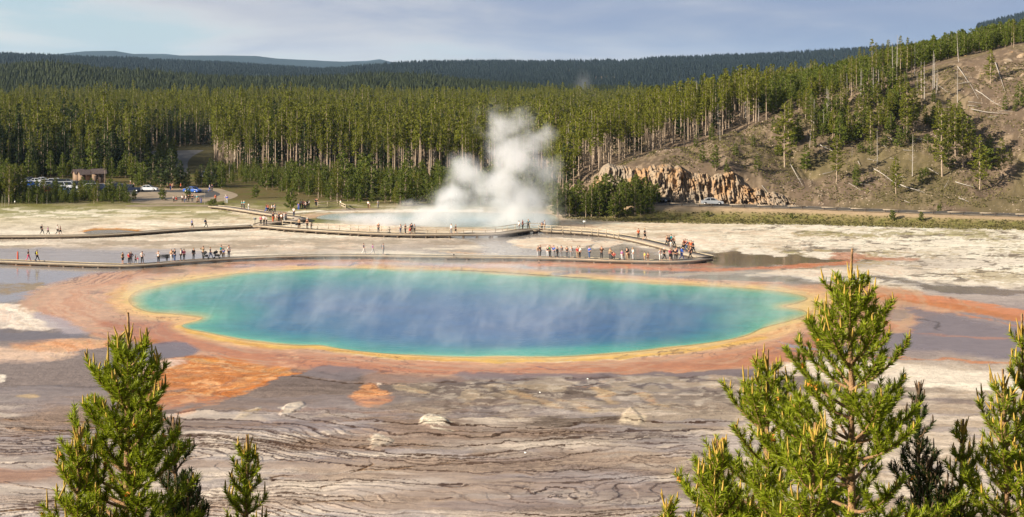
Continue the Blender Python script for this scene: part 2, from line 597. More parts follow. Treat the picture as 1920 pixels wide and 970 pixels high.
area([(200, 600), (320, 610), (360, 655), (240, 640)], (184, 110, 72), 20, 10, 0.6)
area([(1500, 540), (1700, 546), (1690, 600), (1600, 625), (1540, 620), (1570, 580)], (210, 150, 108), 22, 12, 0.8)
# cream and yellow rim
area([(205, 562), (214, 545), (250, 530), (330, 517), (430, 507), (560, 498), (700, 499), (900, 504), (1050, 512), (1200, 521), (1400, 533), (1490, 541), (1560, 552), (1575, 572), (1560, 596), (1500, 618), (1440, 640), (1340, 656), (1240, 667), (1120, 677), (1000, 682), (880, 681), (760, 676), (660, 665), (580, 657), (500, 655), (430, 648), (365, 634), (325, 620), (322, 606), (290, 602), (240, 592), (210, 578)], (226, 178, 122), 12, 5, 0.95, wet=0.3)
area([(228, 560), (236, 548), (262, 536), (340, 522), (480, 508), (640, 501), (900, 507), (1150, 522), (1400, 537), (1500, 546), (1540, 560), (1530, 590), (1440, 622), (1340, 648), (1240, 661), (1120, 672), (1000, 677), (880, 677), (760, 671), (660, 661), (580, 654), (500, 648), (430, 636), (375, 624), (342, 614), (350, 604), (372, 598), (320, 594), (270, 590), (240, 576)], (224, 190, 118), 8, 4, 0.9, wet=0.3)
stroke([(340, 613), (365, 625), (430, 640), (500, 650), (560, 653), (580, 650), (640, 660), (740, 671), (850, 677), (1000, 678), (1120, 674), (1240, 664), (1340, 651), (1430, 634)], (226, 176, 70), 9, 5, 3, 0.9)
stroke([(600, 656), (740, 674), (850, 680), (1000, 681), (1120, 677), (1240, 668)], (236, 222, 190), 2.5, 3, 8, 0.7, tex=0.5)
stroke([(470, 652), (640, 668), (760, 680), (900, 684.5), (1040, 684.5), (1240, 674), (1400, 654), (1480, 636)], (206, 128, 66), 5, 5, 4, 0.5)

# pink bands and grey sheets behind the pool
stroke([(560, 494), (680, 491), (740, 490), (800, 497), (880, 498), (1000, 494), (1100, 497), (1200, 500), (1330, 499)], (212, 138, 116), 12, 8, 16, 0.85, wet=0.8, wn=NL)
stroke([(440, 497), (560, 494), (640, 494)], (214, 148, 126), 12, 8, 14, 0.8, wet=0.7, wn=NL)
stroke([(1000, 497), (1140, 499), (1240, 505), (1340, 507), (1450, 502), (1560, 495), (1600, 490)], (216, 116, 76), 10, 5, 7, 0.95, wet=0.5)
stroke([(1600, 490), (1570, 482), (1590, 478), (1640, 487), (1700, 487)], (196, 120, 86), 10, 6, 14, 0.8, wet=0.4)
stroke([(1040, 515), (1100, 510), (1200, 511), (1300, 512), (1400, 514)], (120, 106, 108), 5, 6, 8, 0.75, wet=0.9)
stroke([(1240, 518), (1360, 512), (1500, 512), (1640, 518)], (184, 168, 148), 12, 8, 14, 0.75, wet=0.1)
area([(1380, 514), (1500, 506), (1640, 502), (1760, 508), (1660, 520), (1500, 520)], (220, 208, 190), 8, 20, 0.85, wet=0.05)
stroke([(1160, 521), (1260, 524), (1360, 528), (1460, 531)], (222, 170, 140), 5, 5, 4, 0.7, wet=0.3)
area([(1480, 526), (1600, 522), (1700, 532), (1760, 548), (1900, 556), (2100, 562), (2100, 548), (1900, 542), (1760, 532), (1640, 518)], (122, 112, 114), 10, 14, 0.8, wet=0.9)
stroke([(1640, 560), (1700, 562), (1780, 574), (1850, 588), (1960, 606)], (198, 112, 60), 14, 7, 12, 0.95, wet=0.3)
stroke([(1690, 556), (1790, 566), (1880, 582), (2000, 596)], (214, 124, 84), 12, 6, 10, 0.9, wet=0.3)
stroke([(1700, 580), (1760, 585), (1840, 598), (1960, 622)], (200, 118, 80), 3, 4, 8, 0.8, wet=0.4)
area([(1690, 572), (1760, 584), (1840, 604), (2100, 640), (2100, 690), (1800, 664), (1640, 650), (1700, 620), (1720, 600)], (132, 120, 126), 14, 16, 0.9, wet=0.55)
area([(1660, 580), (1700, 584), (1700, 598), (1660, 602)], (176, 156, 154), 8, 8, 0.8, wet=0.8)
stroke([(1640, 612), (1720, 624), (1820, 632), (1960, 640)], (196, 126, 92), 5, 5, 12, 0.6)
stroke([(1580, 668), (1700, 672), (1800, 676), (1930, 684)], (204, 124, 84), 5, 4, 5, 0.85)
stroke([(1700, 600), (1745, 600), (1755, 615), (1768, 622)], (84, 70, 64), 3, 3, 14, 0.8)
stroke([(1500, 630), (1530, 640), (1580, 655)], (110, 92, 76), 7, 5, 18, 0.8)
stroke([(1455, 640), (1500, 652), (1590, 662)], (150, 146, 156), 4, 4, 12, 0.8, wet=0.8)
stroke([(1450, 650), (1500, 660), (1600, 668)], (120, 108, 104), 3, 3, 12, 0.7)
area([(1440, 690), (1560, 676), (1700, 686), (1900, 704), (2300, 720), (2300, 742), (1900, 736), (1700, 724), (1560, 716), (1470, 704)], (232, 220, 202), 9, 16, 0.9, wet=0)
area([(1420, 700), (1490, 690), (1560, 700), (1500, 710)], (214, 200, 182), 8, 12, 0.7)
stroke([(1620, 742), (1740, 750), (1900, 762), (2100, 770)], (124, 112, 112), 12, 8, 18, 0.75)
area([(1260, 860), (1330, 820), (1420, 752), (1520, 740), (1620, 752), (1700, 780), (1660, 840), (1500, 900), (1380, 892)], (206, 186, 162), 14, 26, 0.75, wn=NL)
area([(1440, 760), (1540, 748), (1590, 770), (1560, 810), (1450, 800)], (226, 210, 190), 12, 20, 0.7)

# left margin
area([(-80, 585), (20, 568), (60, 585), (110, 612), (60, 618), (-80, 612)], (232, 218, 204), 6, 12, 0.95, wet=0, tex=0.3)
stroke([(8, 574), (30, 582), (60, 596), (100, 612), (120, 616)], (238, 228, 212), 6, 4, 7)
area([(60, 588), (110, 596), (170, 625), (120, 628)], (180, 164, 164), 10, 8, 0.8, wet=0.6)
area([(-300, 528), (30, 530), (80, 530), (30, 552), (-300, 556)], (150, 132, 104), 6, 16, 0.8, wet=0.1, tex=0.5)
area([(-300, 618), (80, 622), (170, 630), (120, 636), (40, 640), (-300, 652)], (112, 104, 108), 8, 8, 0.8, wet=0.5)
area([(-300, 656), (20, 650), (120, 636), (220, 638), (150, 660), (60, 676), (-300, 690)], (224, 190, 168), 10, 12, 0.9, tex=0.25)
area([(20, 648), (150, 636), (240, 642), (180, 654), (60, 662)], (216, 148, 104), 10, 12, 0.8, tex=0.3)
area([(262, 655), (300, 643), (345, 645), (368, 658), (350, 668), (290, 676), (240, 690), (180, 690)], (118, 106, 110), 8, 6, 0.95, wet=0.5)
# orange fan
area([(345, 668), (420, 668), (480, 680), (545, 697), (480, 725), (400, 752), (280, 775), (230, 790), (262, 745), (275, 700), (300, 680)], (202, 112, 48), 8, 12, 0.95, tex=0.2)
area([(256, 686), (330, 672), (340, 680), (300, 698), (260, 698)], (226, 202, 190), 8, 14, 0.85, tex=0.3)
stroke([(545, 700), (490, 716), (420, 738), (360, 752), (290, 772)], (214, 112, 40), 8, 4, 8)
stroke([(300, 740), (380, 728), (450, 715)], (142, 120, 108), 8, 5, 16, 0.85)
stroke([(360, 676), (440, 684), (540, 700)], (222, 150, 76), 6, 5, 12, 0.8)
for i in range(16):
    f_ = i / 15.0
    a_ = (548 - 60 * f_, 700 - 16 * f_); c_ = (215 + 60 * (1 - f_) + 18 * math.sin(i * 2.3), 800 - 105 * f_ + 5 * math.sin(i * 1.7))
    m_ = ((a_[0] + c_[0]) / 2 + 8 * math.sin(i * 3.1), (a_[1] + c_[1]) / 2 + 4 * math.cos(i * 2.1))
    stroke([a_, m_, c_], [(216, 130, 60), (196, 108, 52), (228, 168, 112), (150, 112, 92)][i % 4], 2.5 + (i % 3), 3, 12, 0.6, tex=0.5)
s = sub(230, 560, 660, 790)
tint(s, sst(GC[s][..., 0] - GC[s][..., 2], 0.35, 0.55) * sst(NF[s] * .5 + NM[s] * .5, 0.55, 0.66) * 0.55, (236, 180, 132))
# grey pool shelf
area([(560, 700), (590, 688), (640, 690), (700, 696), (700, 702), (660, 714), (600, 708)], (128, 114, 112), 8, 6, 0.9, wet=0.4)
area([(690, 700), (820, 700), (1000, 704), (1300, 700), (1400, 696), (1400, 704), (1150, 712), (880, 712), (760, 720), (690, 722)], (172, 138, 120), 12, 8, 0.6, wet=0.3)
area([(860, 700), (1000, 699), (1180, 702), (1400, 694), (1480, 700), (1300, 712), (1100, 712), (900, 712)], (122, 108, 108), 8, 7, 0.85, wet=0.4)
stroke([(553, 705), (620, 713), (690, 720), (760, 721)], (74, 52, 34), 3, 2, 3, 0.95, dz=-0.08)
stroke([(760, 721), (860, 716), (960, 713), (1080, 709), (1220, 709), (1380, 706), (1460, 700)], (84, 62, 46), 3, 3, 9, 0.9, dz=-0.08)
stroke([(600, 698), (640, 706), (700, 704), (720, 696)], (100, 84, 78), 1.5, 2, 6, 0.6)
# orange seep
area([(665, 735), (690, 722), (712, 722), (706, 732), (735, 748), (700, 762), (668, 756)], (220, 140, 86), 7, 9, 0.95, tex=0.25)
area([(700, 720), (716, 720), (708, 728)], (232, 214, 196), 4, 4, 0.8)
stroke([(568, 766), (640, 772), (700, 776), (740, 778)], (168, 118, 68), 4, 4, 6, 0.7)
area([(500, 760), (760, 770), (900, 800), (820, 830), (560, 815), (420, 800)], (146, 120, 104), 26, 20, 0.6, wn=NL)
# rubble belt below the pool shelf
s = sub(700, 1440, 706, 790)
rb = sst(UU[s], 720, 860) * (1 - sst(UU[s], 1360, 1440)) * (1 - sst(np.abs(VV[s] - 745 + (UU[s] - 1000) * 0.03), 26, 48))
tint(s, rb * sst(NR2[s], 0.86, 0.95) * 0.6, (90, 76, 68))
tint(s, rb * sst(NM[s], 0.52, 0.62) * 0.6, (186, 168, 142))
tint(s, rb * sst(NF[s], 0.56, 0.66) * 0.45, (204, 192, 176))
for (a, b, c, d) in ((960, 735, 1030, 762), (1050, 752, 1110, 770), (1120, 730, 1150, 755), (1200, 740, 1250, 765)):
    stroke([(a, b), ((a + c) / 2, (b + d) / 2 - 2), (c, d)], (190, 164, 126), 9, 7, 18, 0.75)
for i in range(7):
    v0 = 781 + i * 2.6
    stroke([(905 + i * 14, v0), (1010, v0 + 1), (1120, v0 - 2), (1180, v0 - 3), (1240 - i * 10, v0 - 2)], (84, 70, 60), 1.5, 1.8, 6, 0.75)
area([(1160, 792), (1176, 768), (1188, 766), (1208, 792), (1180, 796)], (218, 198, 168), 5, 6, 0.95, dz=0.10)
area([(784, 790), (800, 776), (825, 780), (842, 794), (815, 800), (790, 797)], (232, 220, 194), 4, 8, 1.0, dz=0.14, tex=0.3)
area([(815, 803), (850, 808), (846, 811), (822, 808)], (224, 212, 190), 3, 8, 0.9)
area([(698, 815), (716, 820), (734, 828), (710, 838), (694, 840), (702, 828)], (232, 222, 202), 3, 6, 1.0, dz=0.10, tex=0.3)
area([(522, 772), (540, 758), (566, 755), (560, 768), (540, 780), (524, 780)], (228, 214, 190), 3, 10, 1.0, dz=0.1, tex=0.3)
area([(438, 785), (460, 768), (488, 763), (484, 774), (456, 784)], (196, 166, 112), 4, 10, 0.95, dz=0.06)
stroke([(462, 768), (488, 763)], (232, 222, 204), 4, 3, 6, 0.9)
area([(-20, 708), (14, 706), (2, 716), (-20, 720)], (230, 220, 206), 3, 6, 0.9)
area([(36, 742), (66, 738), (66, 744), (40, 746)], (196, 164, 112), 4, 6, 0.8)
area([(735, 724), (760, 722), (800, 733), (770, 736), (740, 732)], (196, 178, 148), 4, 14, 0.8, tex=0.4)
area([(350, 830), (372, 806), (420, 812), (400, 822)], (190, 172, 166), 10, 10, 0.6)
area([(-300, 888), (60, 880), (135, 872), (80, 900), (-300, 920)], (186, 120, 88), 14, 14, 0.7, wn=NL)
stroke([(440, 836), (560, 838), (640, 842), (560, 848)], (124, 108, 102), 7, 9, 14, 0.6)
stroke([(640, 836), (700, 846), (760, 838)], (128, 118, 124), 12, 14, 14, 0.5)

# cream, tan and lilac sheets over the front flats, some still wet
s = sub(-400, 2600, 700, 990)
fz = sst(VV[s], 730, 790)
F1 = fbm(XX[s] / 12, YY[s] / 3.2, 601, 5); F2 = fbm(XX[s] / 7, YY[s] / 2.4, 605, 5); F3 = fbm(XX[s] / 20, YY[s] / 5, 609, 4)
tint(s, sst(F1 + 0.05 * sst(VV[s], 830, 880), 0.52, 0.62) * fz * 0.65, (222, 207, 190))
tint(s, sst(F2, 0.55, 0.64) * fz * 0.5, (150, 144, 152), None)
tint(s, sst(1 - F1, 0.55, 0.66) * fz * 0.45, (150, 120, 96))
WET[s] = np.maximum(WET[s], sst(F3, 0.46, 0.58) * sst(VV[s], 690, 720) * (1 - sst(UU[s], 1250, 1420)) * 0.34)
# terracettes: fine stepped rims, the shaded step face painted as a dark line
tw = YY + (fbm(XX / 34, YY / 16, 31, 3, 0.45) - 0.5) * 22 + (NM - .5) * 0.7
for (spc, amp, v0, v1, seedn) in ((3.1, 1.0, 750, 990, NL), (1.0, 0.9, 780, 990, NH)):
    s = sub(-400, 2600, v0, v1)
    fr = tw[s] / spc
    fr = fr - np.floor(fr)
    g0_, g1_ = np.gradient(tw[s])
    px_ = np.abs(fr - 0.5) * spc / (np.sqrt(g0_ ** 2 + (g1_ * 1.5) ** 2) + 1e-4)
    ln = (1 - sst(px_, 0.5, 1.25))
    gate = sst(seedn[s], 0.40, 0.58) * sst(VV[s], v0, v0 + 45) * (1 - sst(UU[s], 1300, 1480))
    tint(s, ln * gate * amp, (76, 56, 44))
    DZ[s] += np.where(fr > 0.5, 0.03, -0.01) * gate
s = sub(860, 1400, 780, 990)
mm = sst(UU[s], 880, 1000) * (1 - sst(UU[s], 1260, 1400)) * sst(VV[s], 790, 850)
tw2 = fbm(XX[s] / 2.8, YY[s] / 1.4, 37, 5)
g0_, g1_ = np.gradient(tw2)
tint(s, mm * (1 - sst(np.abs(tw2 - 0.5) / (np.sqrt(g0_ ** 2 + g1_ ** 2) + 1e-4), 0.5, 1.2)) * 0.6, (84, 68, 60))
tint(s, mm * sst(NM[s], 0.5, 0.7) * 0.4, (124, 106, 98))
for pts, w_ in (
    ([(500, 898), (545, 892), (610, 890), (640, 888), (670, 882), (720, 882), (770, 875), (800, 872), (850, 862)], 1.6),
    ([(520, 926), (590, 920), (600, 912), (640, 905), (710, 898), (760, 900), (820, 910), (880, 912)], 2.4),
    ([(490, 962), (530, 956), (545, 950), (620, 940), (700, 941), (790, 940), (850, 932)], 2.2),
    ([(0, 786), (120, 790), (240, 788)], 1.3), ([(0, 803), (100, 806), (200, 803), (300, 798)], 1.3),
    ([(-50, 817), (150, 816), (280, 812)], 1.2), ([(-50, 827), (90, 829), (230, 826)], 1.5), ([(0, 843), (140, 840), (260, 836)], 1.2),
    ([(40, 872), (90, 886), (130, 892)], 1.2), ([(0, 905), (60, 914), (110, 922)], 1.2), ([(-50, 962), (40, 956), (110, 957), (240, 950)], 2.0),
    ([(340, 862), (480, 862), (560, 862)], 1.8), ([(350, 860), (440, 842), (560, 846)], 1.0), ([(380, 919), (430, 918), (500, 921)], 1.8),
    ([(340, 938), (430, 936), (510, 934)], 1.5), ([(560, 830), (700, 838), (860, 830), (960, 846), (1080, 842)], 1.0),
    ([(640, 858), (700, 868), (660, 888)], 1.0), ([(880, 880), (920, 890), (960, 884), (1000, 890)], 1.0), ([(980, 718), (1060, 722), (1180, 718)], 1.3)):
    stroke(pts, (70, 50, 36), w_, 1.4, 5, 0.92, dz=-0.03)
    stroke([(p[0], p[1] + 1.6) for p in pts], (176, 132, 84), w_ * 0.7, 1.8, 5, 0.45)  # lit side of each step painted beside its dark line

# excelsior crater basin behind the railed boardwalk
area([(560, 404), (600, 399), (700, 397), (900, 396), (1040, 400), (1060, 418), (1040, 430), (900, 430), (760, 425), (660, 418), (600, 410)], (196, 176, 150), 8, 8, 0.9)
stroke([(540, 401), (600, 396.5), (740, 396), (900, 396)], (236, 226, 208), 6, 4, 3)
area([(576, 414), (600, 407), (640, 410), (700, 420), (640, 420), (580, 419)], (104, 110, 48), 6, 8, 0.9)
area([(500, 408), (560, 404), (566, 410), (520, 414)], (112, 116, 52), 6, 8, 0.7)
area([(540, 408), (600, 402), (640, 404), (600, 411)], (180, 138, 108), 6, 6, 0.5)
# small tan pool on the upper left
area([(120, 438), (140, 426), (170, 420), (230, 421), (270, 430), (262, 436), (200, 441)], (226, 214, 192), 7, 10, 0.9)
stroke([(118, 434), (140, 425), (180, 421)], (176, 164, 144), 6, 5, 14, 0.8, tex=0.4)
area([(152, 436), (170, 430), (215, 429), (262, 433), (256, 437), (190, 440)], (196, 130, 54), 4, 3, 1.0)
stroke([(230, 418), (300, 420), (340, 428)], (232, 222, 204), 8, 6, 14, 0.7)
# orange seam along the near boardwalk
stroke([(30, 497), (120, 499), (200, 501), (300, 500), (360, 496)], (206, 130, 66), 5, 5, 4, 0.85, wet=0.5)
area([(270, 508), (310, 504), (360, 508), (330, 514), (290, 514)], (116, 86, 52), 5, 14, 0.75, wet=0.4)
area([(360, 497), (410, 496), (410, 502), (380, 503)], (120, 86, 50), 4, 12, 0.8, wet=0.4)
stroke([(395, 495), (440, 496), (480, 498), (440, 502), (390, 505)], (122, 84, 66), 2, 2, 6, 0.7)
stroke([(560, 499), (590, 497), (615, 495)], (96, 70, 60), 2, 2, 5, 0.8)
stroke([(650, 499), (665, 493), (690, 489)], (110, 84, 84), 3, 2, 4, 0.8)
for pts in ([(245, 523), (300, 524)], [(160, 551), (195, 549)], [(270, 597), (305, 596)], [(275, 607), (310, 604)], [(300, 645), (330, 640)], [(275, 618), (300, 610)], [(1150, 672), (1230, 668)], [(1240, 676), (1310, 670)], [(1000, 690), (1060, 693)], [(1200, 664), (1280, 662)]):
    stroke(pts, (110, 78, 76), 1.6, 2, 8, 0.7, tex=0.5)
stroke([(15, 573), (60, 556), (120, 532), (60, 545)], (210, 186, 160), 1.5, 3, 10, 0.6)

# striations of the flowing sheets, then roughen every edge by a small domain warp
st1 = fbm(XX / 9.0 + (NL - .5) * 2, YY / 0.8, 501, 5, 0.6)
st2 = fbm(XX / 2.6, YY / 0.45 + (NL - .5) * 6, 503, 4, 0.6)
stm = (sst(VV, 690, 730) * 0.9 + (1 - sst(VV, 470, 500)) * 0.55)[..., None]
GC *= 1 + ((st1 - .5) * 0.75 + (st2 - .5) * 0.5)[..., None] * stm
dkm = sst(st1, 0.60, 0.70)[..., None] * sst(VV, 720, 780)[..., None] * 0.35
GC = GC * (1 - dkm) + np.array(lin((98, 82, 74)), np.float32) * dkm
ri_, ci_ = np.meshgrid(np.arange(XX.shape[0]), np.arange(XX.shape[1]), indexing='ij')
w1 = fbm(XX / 2.2, YY / 2.2, 511, 4, 0.6) - .5; w2 = fbm(XX / 2.2, YY / 2.2, 521, 4, 0.6) - .5
act = ((VV > 378) & (YY > 93.4)).astype(np.float32)
ptm = 1 - (sst(-np.abs(VV - 590), -90, -80) * sst(UU, 240, 300) * (1 - sst(UU, 1480, 1520))) * 0.6
rw = np.clip(ri_ + (w1 * 9 * act * ptm * np.clip((VV - 360) / 250, .35, 1.3)), 0, XX.shape[0] - 1).astype(int)
cw = np.clip(ci_ + (w2 * 20 * act * ptm), 0, XX.shape[1] - 1).astype(int)
GC = GC[rw, cw]; WET = WET[rw, cw]
lum_ = GC.mean(-1, keepdims=True)
GC = lum_ + (GC - lum_) * 0.86

# mats grow in bands that follow the shore
s, sd = field(smooth_poly([(243, 565), (275, 541), (400, 519), (560, 506), (760, 506), (1020, 518), (1250, 531), (1430, 544), (1512, 565), (1480, 602), (1390, 632), (1200, 659), (1000, 671), (800, 668), (640, 654), (505, 644), (399, 626), (343, 610), (380, 596), (283, 586)], True, 4), 520)
bm_ = sst(sd, 2, 14) * (1 - sst(sd, 240, 420)) * sst(GC[s][..., 0] - GC[s][..., 2], 0.10, 0.22)
wv_ = sd + (NL[s] - .5) * 90 + (NM[s] - .5) * 26
b1 = fbm(XX[s] / 9.0, wv_ / 8.0, 531, 4, 0.6); b2 = fbm(XX[s] / 3.0, wv_ / 22.0, 533, 4, 0.6)
GC[s] *= (1 + ((b1 - .5) * 0.9 + (NF[s] - .5) * 0.25) * bm_)[..., None]
tint(s, bm_ * sst(b1, 0.56, 0.68) * 0.45, (168, 92, 48))
tint(s, bm_ * sst(1 - b1, 0.56, 0.68) * 0.35, (222, 186, 150))
tint(s, bm_ * sst(1 - np.abs(b2 * 2 - 1), 0.93, 0.985) * sst(NL[s], 0.5, 0.6) * 0.6, (104, 66, 48))
GC *= np.array([1.03, 1.0, 0.94], np.float32)
rg_ = np.clip(GC[..., 0] - GC[..., 1] - 0.10, 0, 1)
GC[..., 1] += rg_ * 0.09; GC[..., 0] -= rg_ * 0.05

# ---- world-space zones off the basin: hill slopes, road bank, forest floor
GZ = terr(XX, YY, far=False).astype(np.float32)
hz = hillz(XX, YY) * (YY > 270)
dR = YY - np.interp(XX, RX, RY)


def zone(m, color):
    global GC
    c = np.array(lin(color), np.float32)
    GC = GC * (1 - m[..., None]) + c * m[..., None]


ff = sst(YY + (NL - .5) * 10, 332, 344)
zone(ff, (104, 92, 58))
zone(ff * sst(NM, 0.5, 0.62) * 0.7, (92, 96, 44))
bank = sst(dR, -17, -12) * sst(XX, 10, 20) * (YY > 270)
WET *= 1 - sst(dR, -20, -14) * sst(XX, 10, 20)
zone(bank, (134, 122, 80))
zone(bank * sst(NF * .6 + NM * .4, 0.48, 0.58) * 0.7, (112, 112, 56))
zone(bank * sst(dR, -6.5, -4.5), (176, 152, 122))
hill = sst(dR, 2.5, 5) * sst(XX, 6, 14) * (YY > 285)
zone(hill, (112, 96, 80))
zone(hill * sst(NM, 0.42, 0.6) * 0.6, (104, 90, 72))
zone(hill * sst(NF * .7 + NM * .3, 0.54, 0.66) * 0.5, (158, 138, 114))
grn = hill * sst(XX, 50, 64) * (1 - sst(dR, 16, 40)) * sst(NL, 0.36, 0.52)
zone(grn * 0.4, (98, 94, 52))
zone(hill * sst(NL + NM * .3, 0.62, 0.8) * sst(dR, 10, 25) * 0.3, (112, 104, 64))
near = 1 - sst(YY, 84, 93)
zone(near, (120, 104, 78))
zone(near * sst(NM, 0.45, 0.6), (88, 92, 46))
DZ *= (YY > 93) & (YY < 320)

# bowls under the two pools
POOLPTS = [(243, 565), (250, 552), (275, 541), (330, 530), (400, 519), (480, 510), (560, 506), (640, 503.5), (760, 506), (900, 510), (1020, 518), (1150, 526), (1250, 531), (1350, 537), (1430, 544), (1490, 552), (1512, 560), (1496, 568), (1470, 575), (1500, 581), (1512, 590), (1480, 602), (1430, 615), (1390, 632), (1300, 647), (1200, 659), (1100, 667), (1000, 671), (900, 671), (800, 668), (700, 661), (640, 654), (600, 648), (560, 648), (505, 644), (444, 636), (399, 626), (353, 617), (343, 610), (372, 602), (380, 596), (364, 593.5), (323, 589), (283, 586), (255, 577)]
POOL = smooth_poly(POOLPTS, True, 5)
s, sd = field(POOL, 30)
GZ[s] -= 1.8 * sst(-sd, 26, 90)
CRATER = smooth_poly([(596, 410), (616, 403), (660, 401), (760, 400), (900, 400), (1020, 402), (1046, 412), (1030, 428), (900, 428), (780, 424), (720, 420), (660, 415)], True, 5)
s, sd = field(CRATER, 30)
GZ[s] -= 1.2 * sst(-sd, 2, 30)
SHM = np.ones_like(UU)
s, sd = field(POOL, 60)
SHM[s] = sst(sd, 12, 50)
GZ += DZ
GZ += (NF - 0.5) * 0.05 * (1 - np.clip(WET * 1.4, 0, 1)) * (YY > 93) * (YY < 300) * SHM

nr, nc = XX.shape
idx = np.arange(nr * nc, dtype=np.int32).reshape(nr, nc)
quads = np.stack([idx[:-1, :-1], idx[:-1, 1:], idx[1:, 1:], idx[1:, :-1]], -1).reshape(-1, 4)
GC = np.clip(GC * (1 + (NF[..., None] - .5) * 0.16), 0.01, 0.82)


def put_attr(me, name, arr):
    a = me.color_attributes.new(name, 'FLOAT_COLOR', 'POINT')
    a.data.foreach_set('color', np.ascontiguousarray(arr, np.float32).ravel())


def ground_mat(name, colmul=0.92):
    m = bpy.data.materials.new(name)
    m.use_nodes = True
    t = NT(m.node_tree)
    b = m.node_tree.nodes['Principled BSDF']
    at = t.n('ShaderNodeAttribute', attribute_name='Col')
    gg = t.n('ShaderNodeNewGeometry')
    pos = gg.outputs['Position']
    fine = t.noise(pos, 2.6, 8, 0.72)
    smp = t.n('ShaderNodeMapping', i_0=pos)
    smp.inputs['Scale'].default_value = (0.35, 2.2, 1.0)
    strk = t.noise(smp.outputs[0], 1.3, 7, 0.66, 0.8)
    mid = t.noise(pos, 0.55, 5, 0.6, 0.4)
    wet = at.outputs['Alpha']
    dry = t.math('SUBTRACT', 1.0, wet, True)
    f = t.math('MULTIPLY', t.math('ADD', t.math('MULTIPLY', t.math('SUBTRACT', fine, 0.5), 0.55), t.math('MULTIPLY', t.math('SUBTRACT', mid, 0.5), 0.45)), t.math('ADD', t.math('MULTIPLY', dry, 0.75), 0.25))
    f = t.math('ADD', f, t.math('MULTIPLY', t.math('MULTIPLY', t.math('SUBTRACT', strk, 0.5), 0.7), t.math('ADD', t.math('MULTIPLY', dry, 0.8), 0.2)))
    sc = t.math('MULTIPLY', t.math('ADD', f, 1.0), colmul)
    vm = t.n('ShaderNodeVectorMath', operation='SCALE', i_0=at.outputs['Color'])
    t.link(sc, vm.inputs[3])
    t.link(vm.outputs[0], b.inputs['Base Color'])
    r = t.math('ADD', 0.04, t.math('MULTIPLY', t.math('POWER', dry, 2.0), 0.88))
    t.link(r, b.inputs['Roughness'])
    t.link(t.math('ADD', t.math('MULTIPLY', wet, 0.45), 0.12), b.inputs['Specular IOR Level'])
    b.inputs['IOR'].default_value = 1.33
    bn = t.n('ShaderNodeBump', i_Distance=0.12)
    t.link(t.math('ADD', t.math('MULTIPLY', t.math('POWER', dry, 2.0), 0.8), 0.006), bn.inputs['Strength'])
    t.link(t.math('ADD', fine, mid), bn.inputs['Height'])
    t.link(bn.outputs[0], b.inputs['Normal'])
    return m


GMAT = ground_mat('mineral_crust')
gv = np.stack([XX, YY, GZ], -1).reshape(-1, 3)
gm = mesh_np('ground', gv, quads, GMAT, smooth=True)
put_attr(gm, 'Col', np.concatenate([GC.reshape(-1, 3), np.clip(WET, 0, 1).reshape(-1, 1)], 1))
ground = setp(obj_from('ground', gm), 'pale mineral crust and orange bacterial mats of the geyser basin', None, None, 'structure')


def hgt(x, y):
    """terrain height for placing things"""
    return float(terr(np.array([x]), np.array([y]))[0])


# --- the far country
fy = [434.5]
st = 4.0
while fy[-1] < 16500:
    fy.append(fy[-1] + st)
    st = st * 1.022 if fy[-1] < 1200 else min(st * 1.02, 60)
fy = np.array(fy)
fs = np.concatenate([-0.36 - outer[::-1] * 1.0, np.linspace(-0.36, 0.36, 330), 0.36 + outer * 1.0])
FY, FS = np.meshgrid(fy, fs, indexing='ij')
FX = FS * FY
FZ = terr(FX, FY)
FZ[0] -= 0.25
c0 = np.array(lin((84, 78, 50)), np.float32)
fn = fbm(FX / 40, FY / 40, 51, 4)[..., None]
FC = c0 * (0.7 + 0.6 * fn)
frk = sst(fbm(FX / 90, FY / 60, 55, 4), 0.62, 0.7)[..., None] * 0.5
FC = FC * (1 - frk) + np.array(lin((150, 132, 118)), np.float32) * frk
farm = sst(FY, 8000, 9000)[..., None]
FC = FC * (1 - farm) + np.array(lin((46, 60, 56)), np.float32) * (0.75 + 0.5 * fn) * farm
n2r, n2c = FX.shape
idx = np.arange(n2r * n2c, dtype=np.int32).reshape(n2r, n2c)
q2 = np.stack([idx[:-1, :-1], idx[:-1, 1:], idx[1:, 1:], idx[1:, :-1]], -1).reshape(-1, 4)
hm = mesh_np('hills', np.stack([FX, FY, FZ], -1), q2, GMAT, smooth=True)
put_attr(hm, 'Col', np.concatenate([FC.reshape(-1, 3), np.zeros((n2r * n2c, 1))], 1))
setp(obj_from('hills', hm), 'forested hills and far blue mountains', None, None, 'structure')

# ------------------------------------------------------------------ water of the great spring and of the crater


